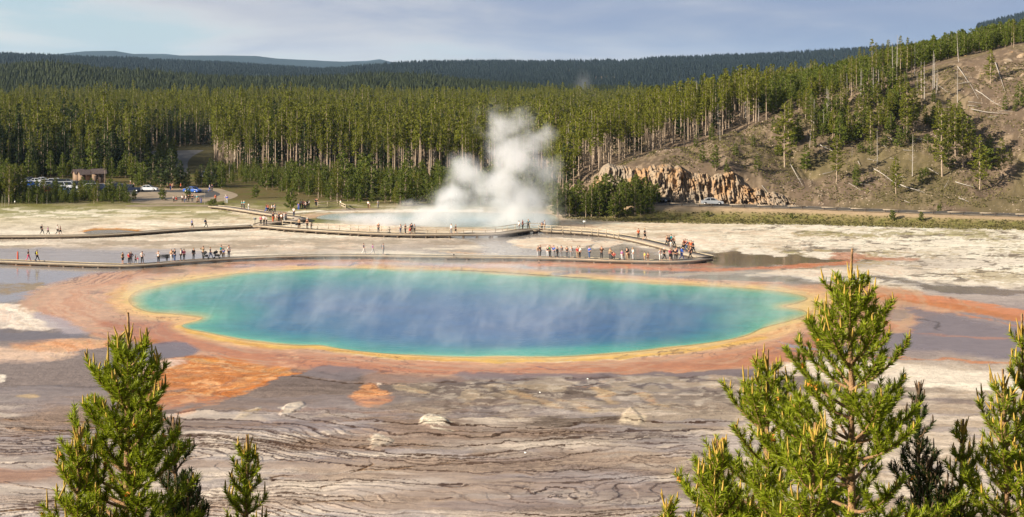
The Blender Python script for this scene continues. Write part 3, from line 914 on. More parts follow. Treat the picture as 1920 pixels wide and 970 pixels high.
def water_sheet(name, poly, z, colorfn, grow, step, vstep=1.0):
    xs_ = [p[0] for p in poly]; ys_ = [p[1] for p in poly]
    u_ = np.arange(min(xs_) - grow - 2, max(xs_) + grow + 2, step)
    v_ = np.arange(max(ys_) + grow / WASP + 2, min(ys_) - grow / WASP - 2, -vstep)
    y_ = EYE * FPX / (v_ - YH)
    yy, uu = np.meshgrid(y_, u_, indexing='ij')
    vv = YH + EYE * FPX / yy
    xx = (uu - 960) * yy / FPX
    d, ins = seg_dist((uu, vv * WASP), [(p[0], p[1] * WASP) for p in poly], True)
    sd_ = np.where(ins, -d, d)
    keep = sd_ < grow
    nr_, nc_ = xx.shape
    ix = np.arange(nr_ * nc_).reshape(nr_, nc_)
    qk = keep[:-1, :-1] | keep[1:, 1:] | keep[:-1, 1:] | keep[1:, :-1]
    q = np.stack([ix[:-1, :-1], ix[:-1, 1:], ix[1:, 1:], ix[1:, :-1]], -1)[qk]
    used = np.unique(q)
    remap = np.zeros(nr_ * nc_, int); remap[used] = np.arange(len(used))
    q = remap[q]
    co = np.stack([xx, yy, np.full_like(xx, z)], -1).reshape(-1, 3)[used]
    col = colorfn(xx, yy, uu, vv, sd_).reshape(-1, 4)[used]
    m = bpy.data.materials.new(name)
    m.use_nodes = True
    t = NT(m.node_tree)
    b = m.node_tree.nodes['Principled BSDF']
    at = t.n('ShaderNodeAttribute', attribute_name='Col')
    t.link(at.outputs['Color'], b.inputs['Base Color'])
    t.link(at.outputs['Alpha'], b.inputs['Alpha'])
    b.inputs['Roughness'].default_value = 0.12
    b.inputs['IOR'].default_value = 1.33
    b.inputs['Specular IOR Level'].default_value = 0.45
    gg = t.n('ShaderNodeNewGeometry')
    mp = t.n('ShaderNodeMapping', i_0=gg.outputs['Position'])
    mp.inputs['Scale'].default_value = (0.8, 2.2, 1)
    w1 = t.noise(mp.outputs[0], 1.1, 5, 0.6, 0.3)
    bn = t.n('ShaderNodeBump', i_Strength=0.5, i_Distance=0.2, i_Height=w1)
    t.link(bn.outputs[0], b.inputs['Normal'])
    me = mesh_np(name, co, q.astype(np.int32), m, smooth=True)
    put_attr(me, 'Col', col)
    return obj_from(name, me)


def spring_color(xx, yy, uu, vv, sd_):
    nl = fbm(xx / 7, yy / 7, 61, 4); nm = fbm(xx / 2.2, yy / 1.2, 62, 4)
    t = -sd_ + (nl - .5) * 22
    # the near side drops off at once, the ends and the far side are wide green shallows
    front = sst(vv, 590, 640)
    endl = 1 - sst(uu, 330, 620); endr = sst(uu, 1230, 1500)
    k_ = 1.0 + front * 0.9 - (endl * 0.50 + endr * 0.50) * (1 - front * 0.4)
    t = t * k_
    stops = [(-12, (222, 176, 100)), (0, (212, 182, 112)), (6, (160, 182, 128)), (16, (92, 172, 146)), (40, (64, 150, 142)), (88, (34, 128, 142)), (125, (16, 104, 142)), (185, (14, 94, 144)), (260, (16, 84, 140))]
    px = np.array([q[0] for q in stops], float)
    cc = np.array([lin(q[1]) for q in stops])
    out = np.stack([np.interp(t, px, cc[:, i]) for i in range(3)], -1)
    out *= (1 + (nm[..., None] - .5) * 0.35)
    # pale ledges under the near edge
    led = np.exp(-((uu - 985) / 70) ** 2 - ((vv - 661) / 6) ** 2) + np.exp(-((uu - 1120) / 80) ** 2 - ((vv - 657) / 6) ** 2)
    led = np.clip(led * 1.3, 0, 1)[..., None] * 0.55 * (t > 18)[..., None]
    out = out * (1 - led) + np.array(lin((70, 178, 154))) * led
    a = 1 - sst(sd_, -1, 4)
    return np.concatenate([out, a[..., None]], -1)


setp(water_sheet('water', POOL, 0.022, spring_color, 5, 2.0), 'deep blue and turquoise water of the great hot spring', None, None, 'structure')


def crater_color(xx, yy, uu, vv, sd_):
    nl = fbm(xx / 6, yy / 6, 71, 4)
    t = np.clip(-sd_ / 40, 0, 1)[..., None]
    out = np.array(lin((186, 190, 170))) * (1 - t) + np.array(lin((130, 180, 196))) * t
    out = out * (1 + (nl[..., None] - .5) * 0.2)
    return np.concatenate([out, (1 - sst(sd_, -1, 4))[..., None]], -1)


setp(water_sheet('water', CRATER, 0.045, crater_color, 5, 3.0, 0.5), 'milky pale blue water of the steaming crater', None, None, 'structure')
TANP = smooth_poly([(158, 437.5), (176, 433), (215, 432), (252, 434.5), (248, 437), (190, 439.5)], True, 4)
setp(water_sheet('water', TANP, 0.05, lambda x, y, u, v, sd_: np.concatenate([np.broadcast_to(np.array(lin((156, 146, 128))), x.shape + (3,)), (1 - sst(sd_, -1, 3))[..., None]], -1), 4, 2.0, 0.5), 'shallow tan pool behind the far left boardwalk', None, None, 'structure')
# ------------------------------------------------------------------ trees


def foliage_mat(name, a, b_, c, rough=0.65):
    m = bpy.data.materials.new(name)
    m.use_nodes = True
    t = NT(m.node_tree)
    p = m.node_tree.nodes['Principled BSDF']
    oi = t.n('ShaderNodeObjectInfo')
    gg = t.n('ShaderNodeNewGeometry')
    tc = t.n('ShaderNodeTexCoord')
    nz = t.noise(tc.outputs['Object'], 1.7, 3, 0.6)
    c1 = t.mix(t.sstep(nz, 0.32, 0.68), a, b_)
    c2 = t.mix(t.math('MULTIPLY', oi.outputs['Random'], 0.75), c1, c)
    c3 = t.mix(t.math('MULTIPLY', gg.outputs['Random Per Island'], 0.5), c2, tuple(v * 1.7 for v in b_))
    t.link(c3, p.inputs['Base Color'])
    p.inputs['Roughness'].default_value = rough
    p.inputs['Specular IOR Level'].default_value = 0.2
    tr = t.n('ShaderNodeBsdfTranslucent', i_0=c3)
    mx = t.n('ShaderNodeMixShader', i_0=0.22)
    t.link(p.outputs[0], mx.inputs[1]); t.link(tr.outputs[0], mx.inputs[2])
    t.link(mx.outputs[0], m.node_tree.nodes['Material Output'].inputs[0])
    return m


F_FOREST = foliage_mat('lodgepole_foliage', (0.044, 0.058, 0.008), (0.180, 0.188, 0.013), (0.070, 0.076, 0.012))
F_YOUNG = foliage_mat('young_pine_foliage', (0.045, 0.068, 0.010), (0.120, 0.145, 0.014), (0.070, 0.086, 0.016))
F_RIDGE_SHADE = foliage_mat('shade_tinted_ridge_foliage', (0.006, 0.013, 0.014), (0.012, 0.021, 0.017), (0.009, 0.017, 0.017))  # cloud shade and blue distance put into the foliage colour
F_HILL_SHADE = foliage_mat('shade_tinted_hill_foliage', (0.017, 0.025, 0.009), (0.034, 0.042, 0.012), (0.022, 0.030, 0.011))  # darkened foliage standing in for cloud shadow on the low ridge
F_FIR = foliage_mat('fir_and_shade_foliage', (0.022, 0.036, 0.010), (0.055, 0.075, 0.014), (0.034, 0.048, 0.016))  # dark fir tone, also used as the shade of the left forest
BARK = mat('lodgepole_bark', (0.36, 0.275, 0.195), 0.9, 0.35, 4.0)
BARKD = mat('dark_bark', (0.16, 0.12, 0.09), 0.9, 0.35, 6.0)
DEAD = mat('bleached_deadwood', (0.38, 0.34, 0.29), 0.85, 0.25, 5.0)


def tube(pts, radii, sides=5):
    """open tapered tube -> verts, quads"""
    pts = np.asarray(pts, float)
    n = len(pts)
    V = []; Fq = []
    tan = np.gradient(pts, axis=0)
    tan /= np.linalg.norm(tan, axis=1)[:, None] + 1e-9
    for i in range(n):
        t = tan[i]
        ref = np.array([1, 0, 0.0]) if abs(t[0]) < 0.8 else np.array([0, 1.0, 0])
        a = np.cross(t, ref); a /= np.linalg.norm(a)
        b = np.cross(t, a)
        for j in range(sides):
            an = 2 * math.pi * j / sides
            V.append(pts[i] + (a * math.cos(an) + b * math.sin(an)) * radii[i])
    for i in range(n - 1):
        for j in range(sides):
            j2 = (j + 1) % sides
            Fq.append((i * sides + j, i * sides + j2, (i + 1) * sides + j2, (i + 1) * sides + j))
    return np.array(V), np.array(Fq, np.int32)


class Geo:
    def __init__(self):
        self.V = []; self.F = []; self.M = []; self.n = 0

    def add(self, V, F, mi=0):
        V = np.asarray(V, float).reshape(-1, 3)
        F = np.asarray(F, np.int64)
        self.V.append(V)
        if F.shape[1] == 3:
            F = np.concatenate([F, F[:, 2:3]], 1)
        self.F.append(F + self.n); self.M.append(np.full(len(F), mi, np.int32)); self.n += len(V)

    def build(self, name, mats_, smooth=False):
        V = np.concatenate(self.V); F = np.concatenate(self.F); M = np.concatenate(self.M)
        tri = F[:, 2] == F[:, 3]
        me = bpy.data.meshes.new(name)
        nt_, nq = int(tri.sum()), int((~tri).sum())
        loops = np.concatenate([F[~tri].ravel(), F[tri][:, :3].ravel()]).astype(np.int32)
        starts = np.concatenate([np.arange(nq) * 4, nq * 4 + np.arange(nt_) * 3]).astype(np.int32)
        tot = np.concatenate([np.full(nq, 4), np.full(nt_, 3)]).astype(np.int32)
        mi = np.concatenate([M[~tri], M[tri]]).astype(np.int32)
        me.vertices.add(len(V)); me.vertices.foreach_set('co', V.astype(np.float32).ravel())
        me.loops.add(len(loops)); me.loops.foreach_set('vertex_index', loops)
        me.polygons.add(nq + nt_)
        me.polygons.foreach_set('loop_start', starts)
        try:
            me.polygons.foreach_set('loop_total', tot)
        except Exception:
            pass
        for m in (mats_ if isinstance(mats_, (list, tuple)) else [mats_]):
            me.materials.append(m)
        me.polygons.foreach_set('material_index', mi)
        if smooth:
            me.polygons.foreach_set('use_smooth', np.ones(nq + nt_, bool))
        me.update(calc_edges=True)
        return me


def tri_clump(c, r, n, size, rng, flat=0.6):
    """n leaf-clump triangles scattered in an ellipsoid"""
    d = rng.normal(size=(n, 3)); d /= np.linalg.norm(d, axis=1)[:, None]
    p = c + d * (rng.random((n, 1)) ** 0.5) * np.array([r, r, r * flat])
    a = rng.normal(size=(n, 3)); a /= np.linalg.norm(a, axis=1)[:, None]
    b = np.cross(a, rng.normal(size=(n, 3))); b /= np.linalg.norm(b, axis=1)[:, None]
    s = size * (0.6 + 0.8 * rng.random((n, 1)))
    V = np.stack([p + a * s, p - a * s * 0.5 + b * s * 0.6, p - a * s * 0.5 - b * s * 0.6], 1).reshape(-1, 3)
    F = np.arange(n * 3).reshape(-1, 3)
    return V, F


def tree_geo(kind, seed, q=1.0):
    """unit-less builder: returns trunk Geo, crown Geo for a tree of its own real height"""
    rng = np.random.default_rng(seed)
    T, Cn = Geo(), Geo()
    if kind == 'lodge':
        H = 14 + rng.random() * 2; base = 0.46 + rng.random() * 0.16; R = 1.25 + 0.3 * rng.random(); tr = 0.17
    elif kind == 'young':
        H = 6.5 + rng.random(); base = 0.06; R = 1.75 + 0.3 * rng.random(); tr = 0.08
    elif kind == 'old':
        H = 12 + rng.random() * 2; base = 0.12 + rng.random() * 0.16; R = 2.3 + 0.5 * rng.random(); tr = 0.19
    elif kind == 'spire':
        H = 13 + rng.random() * 2; base = 0.22 + 0.2 * rng.random(); R = 1.15; tr = 0.15
    elif kind == 'fir':
        H = 13 + rng.random() * 2; base = 0.05; R = 2.1 + 0.4 * rng.random(); tr = 0.15
    elif kind == 'bush':
        H = 3.6 + rng.random(); base = 0.02; R = 1.9; tr = 0.08
    elif kind == 'snag':
        H = 11 + rng.random() * 2; base = 1.0; R = 1.2; tr = 0.17
    lean = (rng.random(2) - 0.5) * 0.03 * H
    hs = np.linspace(0, 1, 7)
    wob = np.cumsum(rng.normal(size=(7, 2)) * 0.02 * H / 7, axis=0)
    wob[0] = 0
    tp = np.stack([lean[0] * hs + wob[:, 0], lean[1] * hs + wob[:, 1], hs * H - 0.0], 1)
    tp[0, 2] = -0.6
    V, F = tube(tp, tr * (1 - hs * 0.88) + 0.012, 6 if q > 0.7 else 4)
    T.add(V, F)

    def axis(t):
        return np.array([np.interp(t, hs, tp[:, 0]), np.interp(t, hs, tp[:, 1]), t * H])
    if kind == 'snag':
        for i in range(26):
            t = 0.3 + 0.68 * rng.random()
            an = rng.random() * 6.28; L = (1.05 - t) * 2.6 * (0.4 + rng.random() * 0.8) + 0.15
            p0 = axis(t); d = np.array([math.cos(an), math.sin(an), 0.15 + rng.random() * 0.6])
            V, F = tube([p0, p0 + d * L * 0.5 + np.array([0, 0, -0.08 * L]), p0 + d * L], [0.035, 0.02, 0.006], 3)
            T.add(V, F)
        return T, None, H
    # bare stubs
    for i in range(int(10 * q)):
        t = 0.1 + rng.random() * max(base - 0.1, 0.02)
        an = rng.random() * 6.28; p0 = axis(t); L = 0.3 + rng.random() * 0.7
        V, F = tube([p0, p0 + np.array([math.cos(an), math.sin(an), 0.1]) * L], [0.03, 0.008], 3)
        T.add(V, F)
    nwh = int((1 - base) * H / (0.42 if kind != 'bush' else 0.3))
    for w in range(nwh):
        t = base + (1 - base) * (w + rng.random() * 0.6) / nwh
        s = (t - base) / (1 - base)
        if kind == 'lodge':
            prof = min(1, 0.4 + 2.4 * s) * (1 - s ** 1.5) ** 0.9
        elif kind in ('old', 'spire'):
            prof = min(1, 0.5 + 1.6 * s) * (1 - s ** 1.7) ** 0.85
        elif kind == 'fir':
            prof = (1 - s) ** 0.9 * min(1, 0.75 + 2 * s)
        elif kind == 'young':
            prof = (1 - s) ** 0.75 * min(1, 0.7 + 2 * s)
        else:
            prof = (1 - s ** 1.5) ** 0.7
        nb = 5 if kind != 'spire' else 4
        off = rng.random() * 6.28
        for j in range(nb):
            if rng.random() < (0.16 if kind in ('young', 'bush') else 0.26):
                continue
            an = off + j * 6.283 / nb + rng.normal() * 0.3
            L = R * prof * (0.55 + 0.6 * rng.random()) + 0.12
            p0 = axis(t)
            up = 0.45 if kind in ('young', 'bush') else 0.2
            d = np.array([math.cos(an), math.sin(an), up + 0.2 * rng.normal()])
            if q > 0.7:
                V, F = tube([p0, p0 + d * L * 0.95], [0.03, 0.006], 3)
                T.add(V, F)
            steps = max(1, int(L / 0.36))
            for st_ in range(steps):
                f = (st_ + 1.0) / steps
                c = p0 + d * L * (0.25 + 0.75 * f) + rng.normal(size=3) * 0.07
                V, F = tri_clump(c, 0.30, max(2, int(14 * q)), 0.16 / math.sqrt(q), rng, 0.7)
                Cn.add(V, F)
    V, F = tri_clump(axis(0.985), 0.14, 8, 0.13, rng, 2.2)
    Cn.add(V, F)
    return T, Cn, H


PROTO = {}


def proto(kind, var, q=1.0, foliage=None, bark=None):
    key = (kind, var, q)
    if key not in PROTO:
        T, Cn, H = tree_geo(kind, 100 + var * 13 + len(kind) * 7, q)
        tm = T.build('trunk', bark or (DEAD if kind == 'snag' else BARK))
        cm = Cn.build('crown', foliage or (F_YOUNG if kind in ('young', 'bush') else F_FOREST)) if Cn else None
        PROTO[key] = (tm, cm, H)
    return PROTO[key]


def merged_proto(kind, var, q, foliage, bark, thick=1.0):
    T, Cn, H = tree_geo(kind, 900 + var * 17 + len(kind) * 5, q)
    G = Geo()
    for V, F, _ in zip(T.V, T.F, T.M):
        G.V.append(V); G.F.append(F); G.M.append(np.zeros(len(F), np.int32))
    # faces in T are already offset
    G.n = T.n
    if Cn:
        for V, F in zip(Cn.V, Cn.F):
            G.V.append(V); G.F.append(F + G.n); G.M.append(np.ones(len(F), np.int32))
        # Cn faces carry their own running offset
    me = G.build('pine_variant', [bark, foliage or bark])
    return me, H


def individual_tree(kind, var, x, y, h, label, group, rz=None, z=None, lean=0.0, foliage=None, wide=1.0, name=None, cat=None):
    tm, cm, H = proto(kind, var)
    nm = name or {'snag': 'dead_pine', 'bush': 'pine_bush', 'young': 'young_pine'}.get(kind, 'pine_tree')
    e = empty(nm, (x, y, hgt(x, y) if z is None else z), random.random() * 6.28 if rz is None else rz)
    s = h / H
    e.scale = (s * wide, s * wide, s)
    if lean:
        e.rotation_euler = (0, lean, 0)
    setp(e, label, cat or {'snag': 'dead tree', 'bush': 'bush'}.get(kind, 'pine tree'), group)
    obj_from('trunk', tm, e)
    if cm:
        o = obj_from('crown', cm, e)
        if foliage:
            o.material_slots[0].link = 'OBJECT'; o.material_slots[0].material = foliage
    return e


def ray_hit(u, v, y0=96.0, y1=900.0):
    """where the sight line through a photo pixel meets the ground"""
    ys_ = np.arange(y0, y1, 0.35)
    xs_ = (u - 960) / FPX * ys_
    zr = EYE - (v - YH) / FPX * ys_
    below = terr(xs_, ys_, far=False) >= zr
    i = int(np.argmax(below)) if below.any() else len(ys_) - 1
    return float(xs_[i]), float(ys_[i]), float(zr[i])


def uv_of(x, y):
    return x * FPX / y + 960, YH + EYE * FPX / y


def in_poly(px, py, poly):
    x = np.asarray(px); y = np.asarray(py)
    ins = np.zeros(x.shape, bool)
    n = len(poly)
    for i in range(n):
        ax, ay = poly[i]; bx, by = poly[(i + 1) % n]
        c = (ay > y) != (by > y)
        with np.errstate(divide='ignore', invalid='ignore'):
            xi = (bx - ax) * (y - ay) / (by - ay + 1e-12) + ax
        ins ^= c & (x < xi)
    return ins


# ---- lone trees, snags and shrubs of the right-hand hillside (zoom coordinates of one crop -> photo pixels)
def zc(ix, iy):
    return 1280 + ix / 2.425, 30 + iy / 2.425


HILLTREES = [
    # ix, base, top, kind
    (465, 690, 400, 'old'), (560, 715, 590, 'young'), (700, 755, 545, 'old'), (790, 780, 680, 'young'), (885, 670, 510, 'snag'),
    (855, 640, 570, 'young'), (690, 570, 420, 'old'), (760, 575, 500, 'young'), (850, 520, 410, 'old'), (1020, 545, 300, 'old'),
    (1052, 525, 330, 'old'), (1045, 735, 540, 'snag'), (970, 815, 640, 'old'), (1180, 730, 420, 'old'), (1240, 640, 400, 'old'),
    (1275, 695, 430, 'old'), (1350, 795, 545, 'old'), (1450, 740, 560, 'old'), (1085, 760, 695, 'young'), (1125, 628, 590, 'young'),
    (1400, 310, 155, 'old'), (1465, 440, 368, 'young'), (1510, 440, 390, 'young'), (1250, 400, 232, 'snag'), (1255, 210, 65, 'snag'),
    (1505, 145, 15, 'spire'), (1175, 170, 98, 'old'), (805, 270, 125, 'spire'), (828, 262, 130, 'spire'), (862, 300, 105, 'spire'),
    (880, 300, 120, 'spire'), (910, 290, 125, 'spire'), (935, 290, 108, 'spire'), (955, 290, 120, 'snag'), (975, 290, 88, 'snag'),
    (990, 290, 90, 'spire'), (1020, 290, 98, 'spire'), (1040, 285, 115, 'spire'), (1055, 280, 108, 'snag'), (790, 330, 180, 'spire'),
    (735, 345, 225, 'spire'), (760, 340, 192, 'spire'), (632, 330, 245, 'spire'), (676, 270, 165, 'snag'), (601, 290, 205, 'snag'),
    (575, 335, 262, 'old'), (446, 350, 255, 'spire'), (409, 330, 262, 'snag'), (322, 480, 280, 'old'), (345, 480, 340, 'snag'),
    (277, 360, 250, 'spire'), (215, 480, 298, 'spire'), (188, 480, 335, 'snag'), (155, 430, 330, 'spire'), (842, 505, 350, 'old'),
    (800, 490, 360, 'old'), (912, 495, 370, 'old'), (940, 440, 375, 'young'), (728, 475, 300, 'spire'), (747, 475, 310, 'spire'),
    (905, 360, 255, 'old'), (1085, 430, 225, 'spire'), (1062, 405, 300, 'spire'), (1140, 400, 345, 'young'), (480, 590, 400, 'old'),
    (505, 585, 470, 'young'), (578, 600, 500, 'snag'), (640, 540, 425, 'snag'), (150, 710, 600, 'young'), (90, 670, 590, 'young'),
    (240, 640, 580, 'young'), (322, 596, 540, 'young'), (272, 590, 548, 'young'), (340, 705, 630, 'young'), (200, 730, 670, 'young'),
    (133, 570, 490, 'young'), (170, 570, 470, 'snag'), (60, 600, 540, 'young'), (600, 600, 555, 'young'), (668, 600, 552, 'young'),
    (1210, 700, 560, 'young'), (1310, 640, 520, 'old'), (770, 640, 585, 'snag'), (1395, 640, 540, 'young'), (1108, 730, 690, 'bush'),
    (440, 640, 590, 'bush'), (700, 450, 360, 'young'), (560, 470, 330, 'old'), (600, 480, 360, 'old'), (530, 440, 340, 'old'),
    (640, 470, 380, 'young'), (490, 480, 380, 'old'), (820, 420, 300, 'young'), (980, 360, 270, 'old'), (1010, 350, 260, 'young'),
    (1205, 640, 500, 'old'), (1260, 560, 420, 'old'), (1295, 600, 450, 'young'), (1535, 420, 300, 'young'), (1380, 700, 600, 'bush'),
    (640, 545, 490, 'bush'), (520, 570, 520, 'bush'), (860, 560, 520, 'bush'), (945, 520, 480, 'bush'), (1490, 700, 610, 'old'),
]
NAMES_K = {'old': 'pine with a broken open crown', 'young': 'full-skirted young pine', 'snag': 'bare bleached dead pine', 'spire': 'tall thin-crowned pine', 'bush': 'low rounded pine shrub'}
BANDS = [(0, 'near the left end of the slope above the rock face'), (300, 'on the slope between rock face and bare hillside'), (700, 'on the middle of the open slope'), (1000, 'on the right of the open slope'), (1300, 'on the far right of the slope')]
ind_trees = []
cnt = {}
for i, (ix, b_, t_, kd) in enumerate(HILLTREES):
    u, v = zc(ix, b_)
    _, vt = zc(ix, t_)
    x, y, z = ray_hit(u, v, 285, 460)
    h = max(0.8, (v - vt) * y / FPX)
    row = 'crest' if b_ < 310 or (ix < 420 and b_ < 500) else ('upper' if b_ < 500 else ('middle' if b_ < 660 else 'lower'))
    band = [w for (x0, w) in BANDS if ix >= x0][-1]
    key = (kd, row, band)
    cnt.setdefault(key, []).append((ix, i))
    ind_trees.append((kd, i, x, y, h, key))
rank = {}
for key, lst in cnt.items():
    for r, (ix, i) in enumerate(sorted(lst)):
        rank[i] = (r, len(lst))
ORD = ['first', 'second', 'third', 'fourth', 'fifth', 'sixth', 'seventh', 'eighth', 'ninth', 'tenth', 'eleventh', 'twelfth']


def ordn(r, n):
    if n == 1:
        return ''
    if r < 12:
        return ORD[r] + ' from left '
    return '%dth from left ' % (r + 1)


ROWT = {'crest': 'on the crest', 'upper': 'upper slope', 'middle': 'mid slope', 'lower': 'low slope'}
for kd, i, x, y, h, key in ind_trees:
    r, n = rank[i]
    lab = NAMES_K[kd] + ', ' + ordn(r, n) + ROWT[key[1]] + ', ' + {0: 'above the rock face', 1: 'right of the rock face', 2: 'centre of the hill', 3: 'right of hill centre', 4: 'far right'}[[w for _, w in BANDS].index(key[2])]
    e = individual_tree(kd, i % 4, x, y, h, lab, 'trees of the open hillside', wide=1.0 if kd != 'snag' else 0.8)
    if kd == 'snag' and i % 3 == 0:
        e.rotation_euler = (0, 0.12 - 0.05 * (i % 5), 0.3)

# more trees scattered through the upper and middle slope
rh_ = np.random.default_rng(77)
extra = []
tries = 0
while len(extra) < 50 and tries < 4000:
    tries += 1
    ix = 380 + 1000 * rh_.random(); iy = 340 + 300 * rh_.random() ** 1.1
    if iy > 640 - abs(ix - 820) * 0.12 or iy < 560 - (ix - 380) * 0.36 - 60:
        continue
    if ix > 1040 and not (1040 < ix < 1320 and iy > 480):
        continue
    if any(abs(ix - a) < 13 and abs(iy - b) < 18 for a, b in extra):
        continue
    extra.append((ix, iy))
extra.sort()
for q_, (ix, iy) in enumerate(extra):
    x, y, z = ray_hit(*zc(ix, iy), 285, 460)
    kd = ['young', 'old', 'young', 'old', 'spire', 'bush', 'young'][rh_.integers(0, 7)]
    h = {'young': 4.2, 'old': 7.2, 'spire': 7.5, 'bush': 1.8}[kd] * (0.7 + 0.6 * rh_.random())
    individual_tree(kd, q_ % 4, x, y, h, '%s among the mixed trees of the hillside, %dth of them from the left' % ({'young': 'small green pine', 'old': 'medium open pine', 'spire': 'thin medium pine', 'bush': 'low pine shrub'}[kd], q_ + 1), 'mixed trees of the hillside')

rs_ = np.random.default_rng(91)
sn_ = sorted([(430 + 800 * rs_.random(), 0) for _ in range(18)])
for q_, (ix, _) in enumerate(sn_):
    iy = 480 - (ix - 430) * 0.27 + 90 * rs_.random()
    x, y, z = ray_hit(*zc(ix, iy), 285, 460)
    individual_tree('snag', q_ % 4, x, y, 4.5 + 4.5 * rs_.random(), 'pale standing dead stem among the hillside pines, %s from left' % (ORD[q_] if q_ < 12 else '%dth' % (q_ + 1)), 'pale dead stems among the hillside pines')
for q_, (u_, vb_, vt_, wd_) in enumerate(((286, 350, 292, 'left edge'), (302, 352, 296, 'left side'), (322, 353, 280, 'tallest, in the middle'), (338, 350, 302, 'right of the tallest'), (352, 351, 316, 'low one at the middle right'), (378, 350, 308, 'right side'), (396, 352, 300, 'right edge'))):
    x, y, z = gp(u_, vb_)
    individual_tree('young', q_ % 4, x, y, (vb_ - vt_) * y / FPX, 'dark pine standing before the forest gap and its road, ' + wd_, 'pines before the forest gap', foliage=F_FIR)

# small shrubs along the bank below the road
for ix, b_, t_, wd in ((115, 915, 890, 'leftmost of the bank'), (495, 925, 900, 'dark, right of the parked silver car'), (955, 930, 885, 'tallest of the bank, pale green'), (1085, 935, 895, 'dark, near the eroded gully'), (1168, 890, 855, 'beyond the road'), (850, 930, 916, 'tiny, left of the pale shrub')):
    u, v = zc(ix, b_); _, vt = zc(ix, t_)
    x, y, z = ray_hit(u, v, 250, 400)
    individual_tree('bush', ix % 4, x, y, (v - vt) * y / FPX, 'small round shrub on the road bank, ' + wd, 'shrubs of the road bank', wide=0.8)

# ---- forest masses
PARK = [(-60, 335), (245, 335), (262, 362), (245, 368), (110, 370), (60, 366), (-60, 362)]
LOOP = [(240, 352), (330, 352), (440, 355), (560, 366), (640, 384), (700, 392), (700, 420), (-200, 420), (-200, 386), (240, 386)]
RDC = [(272, 350), (262, 330), (300, 318), (330, 304), (326, 290), (305, 280), (395, 270), (404, 290), (396, 322), (380, 350)]
MEADOW = [(425, 346), (470, 344), (500, 356), (505, 372), (430, 372)]
WALLU = [-400, 0, 120, 270, 280, 394, 396, 500, 620, 720, 850, 1000, 1060, 1120]
WALLV = [338, 334, 331, 330, 276, 276, 318, 320, 324, 330, 334, 340, 344, 352]


def crest_y(X):
    return np.interp(X, [9, 16, 40, 52.6, 66.5, 80, 94.5, 109.5, 127, 170, 260], [314, 317, 328, 335, 345, 350.5, 357.7, 365, 371, 385, 420])


cand = []            # x, y, h, kind, foliage index
rngp = np.random.default_rng(21)


def scatter(y0, y1, sp, smax=0.40):
    n = int((y1 - y0) * (2 * smax * (y0 + y1) / 2) / (sp * sp))
    y = y0 + (y1 - y0) * rngp.random(n)
    x = (rngp.random(n) * 2 - 1) * smax * y
    # thin out close pairs on a jittered lattice
    gx = np.floor(x / sp).astype(int); gy = np.floor(y / sp).astype(int)
    _, ui = np.unique(gx.astype(np.int64) * 100003 + gy, return_index=True)
    return x[ui], y[ui]


def mass(y0, y1, sp):
    x, y = scatter(y0, y1, sp)
    u = x * FPX / y + 960
    v = YH + EYE * FPX / y
    wall = np.interp(u, WALLU, WALLV)
    left = sst(x - 0.34 * np.maximum(0, y - 375), 6, 16)
    onhill = left > 0.15
    ok = (~onhill) & (v < wall)
    ok |= onhill & (y > crest_y(x - 0.0 * x) + 1.0)
    ok &= ~in_poly(u, v, RDC)
    ok &= ~(in_poly(u, v, PARK))
    return x[ok], y[ok], u[ok], v[ok], onhill[ok]


for (y0, y1, sp) in ((312, 420, 2.5), (420, 560, 2.9), (560, 760, 3.6), (760, 1020, 4.4), (1020, 1320, 5.4)):
    x, y, u, v, oh = mass(y0, y1, sp * 0.9)
    h = 8.0 + 12.0 * fbm(x / 14, y / 18, 81, 4) + rngp.normal(size=len(x)) * 1.6
    h = np.where(rngp.random(len(x)) < 0.06, h * 1.22, h)
    kd = np.where(rngp.random(len(x)) < 0.93, 0, 1)       # 0 lodge 1 spire 2 young 3 snag
    kd = np.where(rngp.random(len(x)) < 0.02, 3, kd)
    firp = (0.10 + 0.40 * (1 - sst(u, 330, 430)) * (y < 640)) * (0.4 + 1.2 * sst(fbm(x / 22, y / 22, 85, 3), .4, .6))  # more dark firs at the left, standing in for shaded forest
    kd = np.where(rngp.random(len(x)) < firp, 5, kd)
    h = np.where(kd == 5, h * 0.92, h)
    gapm = (fbm(x / 17, y / 34, 87, 3) < 0.36) & (y > 505) & ~oh
    h = np.where(gapm, h * 0.45, h)
    # the crest of the right hill carries bright short trees with a few tall ones
    short = oh & (x - 0.34 * np.maximum(0, y - 375) > 58)
    h = np.where(short, 3.8 + 2.6 * rngp.random(len(x)), h)
    kd = np.where(short, 2, kd)
    mid_ = oh & ~short & (x > 22)
    h = np.where(mid_, 7.0 + 5.5 * rngp.random(len(x)), h)
    h = np.where((u > 1035) & (u < 1230) & (y < 430), np.minimum(h, 12.0), h)
    h = np.where(kd == 3, np.minimum(h, 12.0), h)
    for a in zip(x, y, h, kd):
        cand.append(a)

